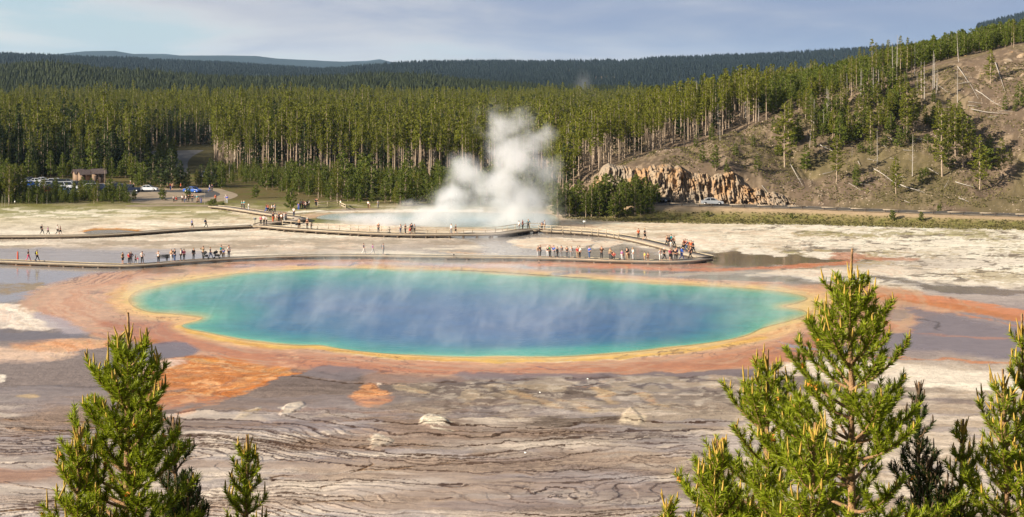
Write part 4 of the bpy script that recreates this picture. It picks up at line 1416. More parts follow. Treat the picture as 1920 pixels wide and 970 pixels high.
# younger, skirted trees in front of the tall stand
x, y = scatter(318, 500, 2.7, 0.37)
u = x * FPX / y + 960
v = YH + EYE * FPX / y
wall = np.interp(u, WALLU, WALLV)
ok = (v >= wall) & (x < 9) & ~in_poly(u, v, PARK) & ~in_poly(u, v, LOOP) & ~in_poly(u, v, RDC) & ~in_poly(u, v, MEADOW)
ok &= v < np.interp(u, [-400, 0, 240, 250, 440, 560, 640, 720, 800, 1060], [384, 383, 383, 352, 362, 372, 380, 386, 388, 392])
ok &= rngp.random(len(x)) < 0.9
x, y, u, v = x[ok], y[ok], u[ok], v[ok]
h = 3.2 + 4.2 * rngp.random(len(x)) ** 1.5 + 3.0 * (rngp.random(len(x)) < 0.05)
h = np.where((u > 270) & (u < 400) & (v > 322), 2.6 + 2.2 * rngp.random(len(x)), h)
front = (v > 364) & (u < 246)
h = np.where(front, 3.0 + 2.2 * rngp.random(len(x)) + 3.5 * (u < 45), h)
h = np.where((u > 396) & (v < 348), 2.2 + 1.6 * rngp.random(len(x)), h)
kd = np.where(rngp.random(len(x)) < 0.8, 2, 4)
kd = np.where((rngp.random(len(x)) < 0.05) & ~front, 3, kd)
front_trees = list(zip(x, y, h, kd, u, v))

# low dense pines that screen the parked cars, and more trees of the open slope
for i in range(120):
    uu_ = -40 + 290 * rngp.random(); vb_ = 371 + 12 * rngp.random()
    x_, y_, _ = gp(uu_, vb_)
    front_trees.append((x_, y_, 1.5 + 1.5 * rngp.random(), 2, uu_, 300))
for (ix_, iy_) in [(400 + 900 * rngp.random(), 300 + 330 * rngp.random()) for _ in range(62)]:
    if iy_ > 650 - abs(ix_ - 820) * 0.15 or iy_ < 540 - (ix_ - 380) * 0.40 or (ix_ > 1040 and iy_ < 480):
        continue
    x_, y_, _ = ray_hit(*zc(ix_, iy_), 285, 460)
    cand.append((x_, y_, 3.0 + 4.5 * rngp.random(), 4 if rngp.random() < .5 else 2))

# thicket between the basin and the road, right of the steam
for i in range(62):
    uu_ = 1035 + 205 * rngp.random() ** 0.9
    yy_ = 296.5 + 8 * rngp.random()
    xx_ = (uu_ - 960) * yy_ / FPX
    hh_ = (4.2 + 2.6 * rngp.random()) * (1 - 0.35 * max(0, (uu_ - 1180) / 60))
    front_trees.append((xx_, yy_, hh_, 2 if rngp.random() < 0.6 else 4, uu_, 380))

KN = ['lodge', 'spire', 'young', 'snag', 'old']
# individuals: the ones that show largest
front_trees.sort(key=lambda a: -a[2] / a[1] * (1.6 if a[5] > 366 else 1.0))
NIND = 138
ind = front_trees[:NIND]
rest = front_trees[NIND:]


def zone_label(u, v, kind):
    base = {2: 'young green pine', 4: 'mature green pine', 3: 'bare dead pine'}[kind]
    if u > 1000:
        return base + ' in the thicket between steam and rock face', 'pines of the thicket beside the steam'
    if u < 246 and v > 364:
        return base + ' in the belt in front of the parked cars', 'pines in front of the parking area'
    if u < 280:
        return base + ' among the trees behind the parked cars', 'pines behind the parking area'
    if u < 430:
        return base + ' along the loop road below the forest gap', 'pines by the loop road'
    if u < 640:
        return base + ' in front of the sunlit trunk wall, left of centre', 'pines before the trunk wall'
    return base + ' before the trunk wall, just left of the steam', 'pines left of the steam'


ind.sort(key=lambda a: a[4])
zrank = {}
for i, (x_, y_, h_, kd_, u_, v_) in enumerate(ind):
    lb, gr_ = zone_label(u_, v_, int(kd_))
    zrank[lb] = zrank.get(lb, 0) + 1
    kr_ = zrank[lb]
    a_, b2_ = lb.split(' pine ', 1)
    lb = a_ + ' pine, ' + (ORD[kr_ - 1] if kr_ <= 12 else '%dth' % kr_) + ' from left ' + b2_
    individual_tree(KN[int(kd_)], i % 4, float(x_), float(y_), float(h_), lb, gr_, wide=1.0, foliage=F_YOUNG if int(kd_) == 4 and u_ > 1000 else None)
for x_, y_, h_, kd_, u_, v_ in rest:
    cand.append((x_, y_, h_, kd_))

# some named shrubs around the loop road
for (u_, vb, hp, lb) in ((304, 376, 24, 'round green pine bush in the middle of the road loop'), (352, 373, 22, 'round green pine bush beside the blue car'),
                         (252, 375, 18, 'small pine bush left of the road loop'), (399, 386, 12, 'wide low dark shrub at the path bend'), (416, 388, 9, 'flat brown shrub right of the path bend'),
                         (545, 392, 38, 'lone full pine on the path above the railed walkway'), (480, 372, 24, 'small bright pine on the grassy knoll')):
    x_, y_, z_ = gp(u_, vb)
    individual_tree('bush', int(u_) % 4, x_, y_, hp * y_ / FPX, lb, None, wide=0.75 if hp > 14 else 1.7)

# variants used only by the forest mass, kept out of the scene
lib = bpy.data.collections.new('forest_variants')
VAR = []
for kd_, kn, q_, fo, nv in ((0, 'lodge', 0.55, F_FOREST, 5), (1, 'spire', 0.5, F_FOREST, 2), (2, 'young', 0.6, F_YOUNG, 3), (3, 'snag', 0.5, None, 1), (4, 'old', 0.55, F_FOREST, 2), (5, 'fir', 0.5, F_FIR, 3)):
    for j in range(nv):
        me_, H_ = merged_proto(kn, j, q_, fo, DEAD if kn == 'snag' else BARK)
        VAR.append((kd_, me_, H_))
vobjs = []
for j, (kd_, me_, H_) in enumerate(VAR):
    o = bpy.data.objects.new('pine_%02d' % j, me_)
    lib.objects.link(o)
    vobjs.append(o)
C = np.array([(a[0], a[1], a[2], a[3]) for a in cand], float)
zz_ = terr(C[:, 0], C[:, 1])
vi = np.zeros(len(C), np.int32); sc_ = np.zeros(len(C), np.float32)
for kd_ in range(6):
    opts = [j for j, a in enumerate(VAR) if a[0] == kd_]
    mk = C[:, 3] == kd_
    ch = rngp.integers(0, len(opts), mk.sum())
    vi[mk] = np.array(opts)[ch]
    sc_[mk] = C[mk, 2] / np.array([VAR[opts[c]][2] for c in ch])
pm = bpy.data.meshes.new('forest')
pm.vertices.add(len(C))
pm.vertices.foreach_set('co', np.stack([C[:, 0], C[:, 1], zz_], 1).astype(np.float32).ravel())
for nm_, tp_, arr in (('vi', 'INT', vi), ('sc', 'FLOAT', sc_), ('rt', 'FLOAT', (rngp.random(len(C)) * 6.28).astype(np.float32))):
    a = pm.attributes.new(nm_, tp_, 'POINT')
    a.data.foreach_set('value', arr)
forest = setp(obj_from('forest', pm), 'dense sunlit lodgepole forest behind the basin', None, None, 'stuff')
gn = bpy.data.node_groups.new('forest_scatter', 'GeometryNodeTree')
gn.interface.new_socket('Geometry', in_out='INPUT', socket_type='NodeSocketGeometry')
gn.interface.new_socket('Geometry', in_out='OUTPUT', socket_type='NodeSocketGeometry')
gi = gn.nodes.new('NodeGroupInput'); go = gn.nodes.new('NodeGroupOutput')
ip = gn.nodes.new('GeometryNodeInstanceOnPoints')
ci_ = gn.nodes.new('GeometryNodeCollectionInfo')
ci_.inputs['Collection'].default_value = lib
ci_.inputs['Separate Children'].default_value = True
ci_.inputs['Reset Children'].default_value = True
ip.inputs['Pick Instance'].default_value = True


def nattr(name, typ):
    nd = gn.nodes.new('GeometryNodeInputNamedAttribute')
    nd.data_type = typ
    nd.inputs['Name'].default_value = name
    return [o for o in nd.outputs if o.name == 'Attribute' and o.enabled][0]


cx = gn.nodes.new('ShaderNodeCombineXYZ')
gn.links.new(nattr('rt', 'FLOAT'), cx.inputs[2])
gn.links.new(gi.outputs[0], ip.inputs['Points'])
gn.links.new(ci_.outputs[0], ip.inputs['Instance'])
gn.links.new(nattr('vi', 'INT'), ip.inputs['Instance Index'])
gn.links.new(cx.outputs[0], ip.inputs['Rotation'])
gn.links.new(nattr('sc', 'FLOAT'), ip.inputs['Scale'])
gn.links.new(ip.outputs[0], go.inputs[0])
md = forest.modifiers.new('scatter', 'NODES')
md.node_group = gn

# ---- far woods: every tree a small tapered tuft of faces, merged per range


def far_wood(name, label, y0, y1, sp, hmean, fol, smax0=-0.36, smax1=0.40, tiers=3, keep=None):
    rr = np.random.default_rng(int(y0))
    A = (smax1 - smax0) * (y1 * y1 - y0 * y0) / 2
    n = int(A / (sp * sp))
    y = np.sqrt(y0 * y0 + (y1 * y1 - y0 * y0) * rr.random(n))
    s_ = smax0 + (smax1 - smax0) * rr.random(n)
    x = s_ * y
    if keep is not None:
        kk_ = keep(x, y)
        x, y = x[kk_], y[kk_]
    # gaps where rock shows
    g = fbm(x / 90, y / 60, 55, 4) < 0.64
    x, y = x[g], y[g]
    n = len(x)
    z = terr(x, y)
    h = hmean * (0.65 + 0.6 * rr.random(n)) * (0.85 + 0.3 * fbm(x / 60, y / 60, 58, 3))
    V = []; F = []
    off = 0
    for t in range(tiers):
        z0 = 0.12 + 0.72 * t / tiers
        z1 = min(1.0, z0 + 0.62)
        r = (1 - t / tiers * 0.75) * 0.15 + 0.012
        ang = rr.random(n) * 6.28
        ns = 4
        ring = []
        for j in range(ns):
            a_ = ang + j * 6.283 / ns
            rj = r * h * (0.55 + 0.9 * rr.random(n))
            ring.append(np.stack([x + np.cos(a_) * rj, y + np.sin(a_) * rj, z + h * (z0 + 0.08 * rr.normal(size=n))], 1))
        apex = np.stack([x, y, z + h * z1], 1)
        allv = np.stack(ring + [apex], 1)      # n, ns+1, 3
        V.append(allv.reshape(-1, 3))
        bse = off + np.arange(n) * (ns + 1)
        for j in range(ns):
            F.append(np.stack([bse + j, bse + (j + 1) % ns, bse + ns], 1))
        off += n * (ns + 1)
    me = mesh_np(name, np.concatenate(V), np.concatenate(F).astype(np.int32), fol)
    setp(obj_from(name, me), label, None, None, 'stuff')


far_wood('distant_woods', 'dark forest in painted cloud shade on the low ridge beyond the flats', 1290, 2050, 6.0, 14, F_HILL_SHADE, tiers=4, smax1=0.22)
far_wood('distant_woods', 'blue-green forest in painted cloud shade on the long far hills', 2500, 4700, 9.0, 15, F_RIDGE_SHADE)
print('trees', len(cand), len(ind))
# ------------------------------------------------------------------ rock face, crags, scree, fallen logs, roads
def rock_mat():
    m = bpy.data.materials.new('tawny_rhyolite')
    m.use_nodes = True
    t = NT(m.node_tree)
    p = m.node_tree.nodes['Principled BSDF']
    gg = t.n('ShaderNodeNewGeometry')
    mp = t.n('ShaderNodeMapping', i_0=gg.outputs['Position']); mp.inputs['Scale'].default_value = (1.0, 1.0, 0.35)
    a = t.noise(mp.outputs[0], 0.35, 4, 0.6)
    b = t.noise(mp.outputs[0], 1.6, 5, 0.65, 0.5)
    c = t.mix(t.sstep(a, 0.38, 0.62), lin((160, 142, 118)), lin((170, 134, 94)))
    c = t.mix(t.sstep(b, 0.44, 0.70), c, lin((112, 98, 88)))
    g_ = t.noise(gg.outputs['Position'], 0.16, 3, 0.5)
    c = t.mix(t.math('MULTIPLY', t.sstep(g_, 0.40, 0.62), 0.75), c, lin((146, 134, 118)))
    c = t.mix(t.math('MULTIPLY', t.sstep(t.noise(gg.outputs['Position'], 4.0, 3, 0.6), 0.55, 0.75), 0.5), c, lin((184, 168, 146)))
    t.link(c, p.inputs['Base Color'])
    p.inputs['Roughness'].default_value = 0.95
    p.inputs['Specular IOR Level'].default_value = 0.15
    bn = t.n('ShaderNodeBump', i_Strength=0.9, i_Distance=0.3, i_Height=t.noise(mp.outputs[0], 2.4, 6, 0.7))
    t.link(bn.outputs[0], p.inputs['Normal'])
    return m


ROCK = rock_mat()
cxs = np.linspace(CLX0 - 1.5, 62.5, 840)
cts = np.linspace(0, 1, 64)
CT, CX = np.meshgrid(cts, cxs, indexing='ij')
chh = cliffh(CX)
yrc = np.interp(CX, RX, RY) + 4.5
zrc = np.interp(CX, RX, RZ)
butt = fbm(CX / 5.5, CT * 0.4, 201, 3) - 0.5
col1 = 1 - np.abs(fbm(CX / 1.25 + CT * 0.4, CT * 1.2, 203, 3) * 2 - 1)
col2 = fbm(CX / 0.55, CT * 7, 205, 3) - 0.5
led = fbm(CX / 3.0, CT * 6.0, 207, 3) - 0.5
crk = np.clip(col1 - 0.80, 0, 1) * 5.5
dd = 1.0 + 3.4 * CT ** 1.3 - butt * 3.4 * (1 - CT * 0.4) + crk - led * 1.3 - col2 * 0.75
topm = sst(CT, 0.88, 1.0)
cell = np.floor(CX / 0.85 + 1.4 * fbm(CX / 3.0, CT * 1.5, 221, 3))
blk = np.floor(CT * 5.5 + 3.0 * _hash(cell, cell * 0, 5))
blk2 = np.floor(CT * 14 + 3.0 * _hash(cell, cell * 0, 9)); cell2 = np.floor(CX / 0.38 + 0.8 * fbm(CX / 1.5, CT * 3, 223, 2))
dd = dd + (_hash(cell, blk, 7) - 0.5) * 1.15 + (_hash(cell2, blk2, 11) - 0.5) * 0.45
dd = dd + topm * 3.4
hh = chh * np.minimum(CT / 0.88, 1.0) * (1 + 0.16 * (fbm(CX / 2.2, CX * 0, 209, 3) - 0.5) * 2) + topm * 0.5
ends = sst(CX, CLX0 - 1.5, CLX0 + 2) * (1 - sst(CX, 58, 62.5))
dd = dd + (1 - ends) * 2.5
CZ = zrc + hh * (0.3 + 0.7 * ends) - 0.3
CZ = np.where(CT >= 0.999, terr(CX, yrc + dd) - 0.15, CZ)
nr_, nc_ = CX.shape
ix = np.arange(nr_ * nc_, dtype=np.int32).reshape(nr_, nc_)
qq = np.stack([ix[:-1, :-1], ix[:-1, 1:], ix[1:, 1:], ix[1:, :-1]], -1).reshape(-1, 4)
cm_ = mesh_np('rock_face', np.stack([CX, yrc + dd, CZ], -1), qq, ROCK)
setp(obj_from('rock_face', cm_), 'orange and grey fractured rock face standing over the road', 'rock face')


def boulder_mesh(seed, n=3):
    bm = bmesh.new()
    bmesh.ops.create_icosphere(bm, subdivisions=n, radius=1.0)
    rr = np.random.default_rng(seed)
    planes = rr.normal(size=(16, 3)); planes /= np.linalg.norm(planes, axis=1)[:, None]
    offs = 0.42 + 0.4 * rr.random(16)
    for v in bm.verts:
        p = np.array(v.co)
        for pl, o in zip(planes, offs):
            d = p @ pl
            if d > o:
                p = p - pl * (d - o) * 0.97
        p = p * (1 + 0.10 * (fbm(np.array([p[0] * 3 + seed]), np.array([p[1] * 3 + p[2] * 2]), seed, 3)[0] - 0.5) * 2)
        v.co = p
    me = bpy.data.meshes.new('boulder')
    bm.to_mesh(me); bm.free()
    me.materials.append(ROCK)
    return me


BOULD = [boulder_mesh(s_) for s_ in range(4)]


def crag(name, label, pts, grp=None):
    """a crag of several boulders grown together into one mesh"""
    G = Geo()
    rr = np.random.default_rng(len(pts) * 7)
    for (u, v, su, sv) in pts:
        x, y, z = ray_hit(u, v, 285, 460)
        k_ = y / FPX
        me = BOULD[rr.integers(0, 4)]
        V = np.array([tuple(q.co) for q in me.vertices])
        F = np.array([tuple(p.vertices) for p in me.polygons])
        a = rr.random() * 6.28
        R_ = np.array([[math.cos(a), -math.sin(a), 0], [math.sin(a), math.cos(a), 0], [0, 0, 1]])
        V = (V @ R_.T) * np.array([su * k_, (su + sv) * 0.5 * k_, sv * k_]) + np.array([x, y + 0.4, z - 0.38 * sv * k_])
        G.add(V, F)
    e = obj_from(name, G.build(name, ROCK))
    return setp(e, label, 'rocks', grp)


crag('crag', 'tawny cliff outcrop at the top right corner of the hill', [(1895, 112, 16, 14), (1908, 128, 20, 16), (1880, 128, 14, 12), (1868, 140, 14, 9), (1918, 106, 18, 16), (1850, 138, 12, 9), (1925, 140, 18, 16), (1898, 146, 18, 8), (1935, 120, 18, 18), (1840, 150, 10, 5), (1900, 98, 10, 8), (1885, 118, 9, 13)])
crag('crag', 'dark broken rocks on the slope above the left end of the rock face', [(1452, 240, 8, 9), (1446, 228, 7, 8), (1455, 222, 6, 6), (1440, 215, 6, 5), (1434, 236, 5, 5), (1460, 246, 6, 5)])
crag('crag', 'low grey rock ledge beside the leaning pine right of the rock face', [(1446, 318, 9, 5), (1462, 322, 8, 4), (1480, 326, 6, 3), (1434, 322, 6, 4), (1415, 330, 10, 6), (1400, 336, 8, 7)])
crag('crag', 'small pale rocks below the crest on the right of the hill', [(1690, 140, 6, 3), (1704, 132, 7, 3), (1716, 126, 5, 3), (1812, 105, 6, 4), (1800, 112, 5, 3)])

# loose stones over the slope, countless
rs = np.random.default_rng(33)
nst = 9000
sx = 14 + 118 * rs.random(nst); sdv = 3 + 62 * rs.random(nst) ** 1.2
sy = np.interp(sx, RX, RY) + sdv
keep = (sy < crest_y(sx) + 2) & (fbm(sx / 6, sy / 6, 301, 3) > 0.44)
sx, sy = sx[keep], sy[keep]
G = Geo()
bv = np.array([tuple(q.co) for q in boulder_mesh(8, 1).vertices]); bf = np.array([tuple(p.vertices) for p in boulder_mesh(8, 1).polygons])
sz = terr(sx, sy)
for x_, y_, z_ in zip(sx, sy, sz):
    s_ = 0.07 + 0.22 * rs.random() ** 3
    a = rs.random() * 6.28
    R_ = np.array([[math.cos(a), -math.sin(a), 0], [math.sin(a), math.cos(a), 0], [0, 0, 1]])
    G.add((bv @ R_.T) * np.array([s_ * 1.4, s_, s_ * 0.7]) + np.array([x_, y_, z_]), bf)
SCREE = mat('scree_stone', lin((158, 142, 124)), 0.95, 0.3, 0.8)
setp(obj_from('gravel', G.build('gravel', SCREE)), 'loose stones strewn over the open slope', None, None, 'stuff')

# tufts of dry grass and low sage on the slope and the road bank
G = Geo()
nt_ = 34000
tx = 10 + 125 * rs.random(nt_); tdv = -17 + 82 * rs.random(nt_)
ty = np.interp(tx, RX, RY) + tdv
keep = (ty < crest_y(tx) + 2) & ((tdv < -5.5) | (tdv > 7)) & (fbm(tx / 7, ty / 7, 311, 3) + 0.25 * (tdv < -5) > 0.46)
tx, ty = tx[keep], ty[keep]
tz = terr(tx, ty)
for x_, y_, z_ in zip(tx, ty, tz):
    big_ = 1.0 + 1.6 * (rs.random() < 0.06)
    V, F = tri_clump(np.array([x_, y_, z_ + 0.10]), 0.22 * big_, int(5 * big_), 0.15, rs, 0.5)
    G.add(V, F)
TUFT = mat('dry_grass_tuft', lin((104, 98, 56)), 0.9, 0.5, 0.35)
setp(obj_from('grass', G.build('grass', TUFT)), 'dry tufts of grass on the hillside and the road bank', None, None, 'stuff')


# fallen and leaning dead trunks on the hillside
def log_between(pa, pb, lift=0.15, r=0.14, branches=4, label='', stand=False, name='fallen_log', grp='fallen dead trunks on the hillside', seed=0):
    rr = np.random.default_rng(seed)
    a = np.array(ray_hit(*pa, 285, 460)); b_ = np.array(ray_hit(*pb, 285, 460))
    if stand:
        # the upper end hangs free: same distance as the foot
        b_ = np.array([(pb[0] - 960) / FPX * (a[1] + 0.8), a[1] + 0.8, EYE - (pb[1] - YH) / FPX * (a[1] + 0.8)])
    L = np.linalg.norm(b_ - a)
    n = 9
    ts = np.linspace(0, 1, n)
    P = a + (b_ - a) * ts[:, None]
    if not stand:
        P[:, 2] = terr(P[:, 0], P[:, 1]) + lift + r
        P[:, 2] = P[:, 2] * 0.5 + np.linspace(P[0, 2], P[-1, 2], n) * 0.5 + 0.1
    G_ = Geo()
    r = r * 0.72
    V, F = tube(P - a, r * (1 - ts * 0.75), 6)
    G_.add(V, F)
    for i in range(branches):
        t = 0.35 + 0.6 * rr.random()
        p0 = a + (b_ - a) * t
        p0[2] = np.interp(t, ts, P[:, 2])
        d = rr.normal(size=3); d[2] = abs(d[2]) * 0.8; d /= np.linalg.norm(d)
        d = d + (b_ - a) / L * 0.5
        l_ = 0.4 + 0.09 * L * rr.random()
        V, F = tube([p0 - a, p0 - a + d * l_], [r * 0.35, 0.012], 4)
        G_.add(V, F)
    o = obj_from(name, G_.build(name, DEAD), None, tuple(a))
    return setp(o, label, 'fallen log', grp)


LOGS = [((1250, 240), (1345, 390), 0.16, 5, 'long weathered trunk lying downslope below the tall bare snag'),
        ((1330, 345), (1450, 425), 0.17, 3, 'pale trunk slanting down right of the long downslope one'),
        ((1310, 435), (1480, 455), 0.17, 5, 'near-level bleached trunk under the right crag'),
        ((1295, 415), (1345, 425), 0.12, 1, 'short pale log just above the near-level trunk'),
        ((870, 705), (990, 790), 0.15, 4, 'slanting grey trunk left of the low sparse pine'),
        ((990, 782), (1100, 815), 0.20, 9, 'forked bleached trunk at the foot of the low sparse pine'),
        ((490, 685), (545, 780), 0.13, 2, 'thin dead trunk slanting right of the rock face'),
        ((1240, 768), (1325, 790), 0.15, 3, 'crooked pale log low on the right of the slope'),
        ((1255, 838), (1302, 858), 0.13, 2, 'small pale log near the road on the green foot of the slope'),
        ((625, 598), (690, 632), 0.17, 3, 'thick pale log in the middle of the slope'),
        ((585, 487), (625, 505), 0.13, 1, 'short pale log high on the middle slope'),
        ((360, 788), (405, 835), 0.10, 0, 'thin trunk on the bare earth right of the rock face'),
        ((1420, 218), (1465, 355), 0.16, 3, 'long grey trunk below the top right crag'),
        ((1165, 330), (1205, 360), 0.12, 2, 'short log on the bare upper slope right of the tall pines'),
        ((185, 503), (222, 525), 0.14, 1, 'pale log on the crest above the rock face'),
        ((1205, 425), (1235, 436), 0.12, 0, 'small log beside the foot of the tall snag'),
        ((1008, 852), (1036, 862), 0.09, 0, 'tiny pale stick near the road at mid slope'),
        ((1190, 790), (1210, 755), 0.10, 1, 'short upright-leaning stick left of the crooked log'),
        ((1030, 560), (1110, 575), 0.13, 3, 'dead branches lying beyond the bare snag'),
        ((1390, 470), (1440, 462), 0.12, 1, 'grey log just below the near-level trunk'),
        ((1110, 700), (1165, 735), 0.14, 4, 'bleached log between the two right pine groups'),
        ((930, 560), (1000, 600), 0.12, 4, 'grey fallen trunk left of the bare snag'),
        ((700, 480), (760, 500), 0.10, 3, 'thin grey trunk among the upper pines')]
for i, (a, b_, r_, nb_, lb) in enumerate(LOGS):
    log_between(zc(*a), zc(*b_), r=r_, branches=nb_, label=lb, seed=i)
rl_ = np.random.default_rng(404)
lg = []
while len(lg) < 26:
    ix = 420 + 1100 * rl_.random(); iy = 300 + 480 * rl_.random()
    if iy < 590 - (ix - 350) * 0.40 or iy > 800:
        continue
    lg.append((ix, iy))
lg.sort()
for i, (ix, iy) in enumerate(lg):
    an_ = rl_.normal() * 0.5 + 0.25; ln_ = 22 + 60 * rl_.random()
    log_between(zc(ix, iy), zc(ix + ln_ * math.cos(an_), iy + ln_ * math.sin(an_) * 0.6), r=0.07 + 0.06 * rl_.random(), branches=int(rl_.integers(0, 7)), label='thin grey deadwood on the slope, %s from left' % (ORD[i] if i < 12 else '%dth' % (i + 1)), seed=500 + i, grp='thin deadwood strewn on the slope')
log_between((1064, 343), (1016, 300), r=0.2, branches=2, label='long dead trunk leaning at the left edge of the hill beside the steam', stand=True, name='leaning_dead_trunk', seed=77)


# ---- flat surfaces laid on the ground
def flat(name, pts, z, m, label=None, sm=True, zf=None):
    P = smooth_poly(pts, True, 4) if sm else pts
    vs_ = []
    for (u, v) in P:
        x, y, _ = gp(u, v, 0)
        vs_.append((x, y, z))
    o = obj_from(name, mesh_np(name, vs_, [list(range(len(vs_)))], m))
    return setp(o, label, None, None, 'structure')


ASPH = mat('asphalt', (0.075, 0.072, 0.070), 0.9, 0.25, 0.8)
GRAV = mat('tan_gravel', lin((148, 132, 110)), 0.95, 0.2, 0.6)
flat('parking_lot', [(-60, 338), (20, 337), (120, 338), (215, 342), (250, 350), (262, 360), (240, 366), (140, 369), (60, 368), (-60, 366)], 0.014, ASPH, 'asphalt parking lot')
flat('pavement', [(85, 336), (130, 337), (210, 340), (214, 345), (200, 349), (150, 347), (100, 342)], 0.022, GRAV, 'gravel walk before the toilet huts')
flat('path', [(228, 368), (262, 352), (320, 354), (400, 353), (425, 358), (446, 366), (430, 374), (400, 379), (330, 382), (250, 381)], 0.012, GRAV, 'gravel loop')
flat('road', [(240, 357), (262, 354.5), (330, 357), (385, 356), (408, 361), (412, 366), (396, 370), (360, 371.5), (250, 377), (248, 373.5), (340, 370), (372, 367.5), (386, 364), (372, 361.5), (330, 361), (262, 359.5)], 0.020, ASPH, 'asphalt loop road')
flat('road', [(274, 289), (290, 283), (330, 277), (394, 272), (386, 280), (362, 293), (352, 305), (352, 322), (344, 336), (334, 336), (332, 316), (322, 301), (300, 296), (274, 297)], 0.02, mat('far_asphalt', (0.10, 0.097, 0.095), 0.85, 0.2, 0.3), 'asphalt road in the forest gap', sm=True)
flat('path', [(245, 385), (330, 384), (420, 386), (520, 396), (560, 400), (640, 392), (700, 391), (700, 394), (600, 397), (540, 402), (440, 390), (330, 387), (245, 388)], 0.026, GRAV, 'pale path behind the boardwalks')


# the main road behind the basin follows the bank
def strip(name, d0, d1, lift, m, label, x0=8, x1=240, kind='structure'):
    xs_ = np.arange(x0, x1, 1.0)
    ym = np.interp(xs_, RX, RY); zm = np.interp(xs_, RX, RZ)
    V = []
    for x_, y_, z_ in zip(xs_, ym, zm):
        V.append((x_, y_ + d0, z_ + lift)); V.append((x_, y_ + d1, z_ + lift))
    F = [(2 * i, 2 * i + 2, 2 * i + 3, 2 * i + 1) for i in range(len(xs_) - 1)]
    return setp(obj_from(name, mesh_np(name, V, F, m)), label, None, None, kind)


strip('path', -3.3, 5.0, 0.045, GRAV, 'gravel shoulder of the valley road')
strip('road', -1.1, 4.2, 0.058, ASPH, 'asphalt valley road under the hill')
strip('road_marking', 1.45, 1.6, 0.066, mat('yellow_paint', lin((200, 160, 50)), 0.7, 0.1), 'yellow centre line of the valley road')
WOOD = mat('weathered_timber', lin((170, 158, 142)), 0.85, 0.2, 3.0)
WOODD = mat('dark_timber', lin((84, 74, 66)), 0.9, 0.3, 3.0)


def box(G_, c, s, mi=0, rz=0.0, top=1.0):
    """box centred at c with sizes s; top scales the upper face"""
    V = []
    for dz_ in (-0.5, 0.5):
        f = top if dz_ > 0 else 1.0
        for dx_, dy_ in ((-0.5, -0.5), (0.5, -0.5), (0.5, 0.5), (-0.5, 0.5)):
            V.append((dx_ * s[0] * f, dy_ * s[1] * f, dz_ * s[2]))
    V = np.array(V)
    if rz:
        c_, s_ = math.cos(rz), math.sin(rz)
        V = np.stack([V[:, 0] * c_ - V[:, 1] * s_, V[:, 0] * s_ + V[:, 1] * c_, V[:, 2]], 1)
    F = [(0, 3, 2, 1), (4, 5, 6, 7), (0, 1, 5, 4), (1, 2, 6, 5), (2, 3, 7, 6), (3, 0, 4, 7)]
    G_.add(V + np.array(c), F, mi)


Gb = Geo(); box(Gb, (0, 0, 0.46), (3.4, 0.2, 0.17)); beam_me = Gb.build('beam', mat('grey_barrier_timber', lin((146, 134, 118)), 0.9, 0.25, 2.0))
Gp = Geo(); box(Gp, (0, 0, 0.2), (0.24, 0.22, 0.44)); post_me = Gp.build('post', WOODD)
bar0 = None
nb_ = 0
xb = 27.5
while xb < 106:
    yb = float(np.interp(xb, RX, RY)) - 2.2; zb = float(np.interp(xb, RX, RZ)) + 0.04
    sl = math.atan2(float(np.interp(xb + 1, RX, RY) - np.interp(xb - 1, RX, RY)), 2)
    e = empty('road_barrier', (xb, yb, zb), sl)
    setp(e, 'low timber barrier segment, %s along the near edge of the valley road' % ('leftmost' if nb_ == 0 else '%s from left' % (['second', 'third', 'fourth', 'fifth', 'sixth', 'seventh', 'eighth', 'ninth', 'tenth', 'eleventh', 'twelfth', '13th', '14th', '15th', '16th', '17th'][nb_ - 1])), 'barrier', 'timber barriers along the valley road')
    obj_from('beam', beam_me, e)
    for sx_ in (-1.2, 1.2):
        obj_from('post', post_me, e, (sx_, 0, 0))
    xb += 5.4 + (nb_ % 3) * 0.5
    nb_ += 1
# ------------------------------------------------------------------ boardwalks
PLANK = bpy.data.materials.new('weathered_planks')
PLANK.use_nodes = True
_t = NT(PLANK.node_tree)
_p = PLANK.node_tree.nodes['Principled BSDF']
_g = _t.n('ShaderNodeNewGeometry')
_wv = _t.n('ShaderNodeTexWave', i_Vector=_g.outputs['Position'], i_Scale=2.2, i_Distortion=0.6)
_c = _t.mix(_t.noise(_g.outputs['Position'], 2.0, 4, 0.6), lin((146, 132, 116)), lin((176, 162, 142)))
_c = _t.mix(_t.math('MULTIPLY', _t.sstep(_wv.outputs[1], 0.86, 0.98), 0.5), _c, lin((96, 86, 76)))
_t.link(_c, _p.inputs['Base Color']); _p.inputs['Roughness'].default_value = 0.85
KERB = mat('pale_timber_kerb', lin((178, 164, 138)), 0.8, 0.15, 1.2)
RAILW = mat('railing_timber', lin((188, 172, 146)), 0.8, 0.2, 1.5)
RAILD = mat('dark_timber_post', lin((96, 84, 72)), 0.85, 0.2, 1.5)  # darker timber for joists, supports and sign posts


def resample(P, step):
    P = np.array(P)
    seg = np.linalg.norm(np.diff(P, axis=0), axis=1)
    cum = np.concatenate([[0], np.cumsum(seg)])
    n = max(2, int(cum[-1] / step) + 1)
    t = np.linspace(0, cum[-1], n)
    return np.stack([np.interp(t, cum, P[:, i]) for i in range(P.shape[1])], 1), cum[-1]


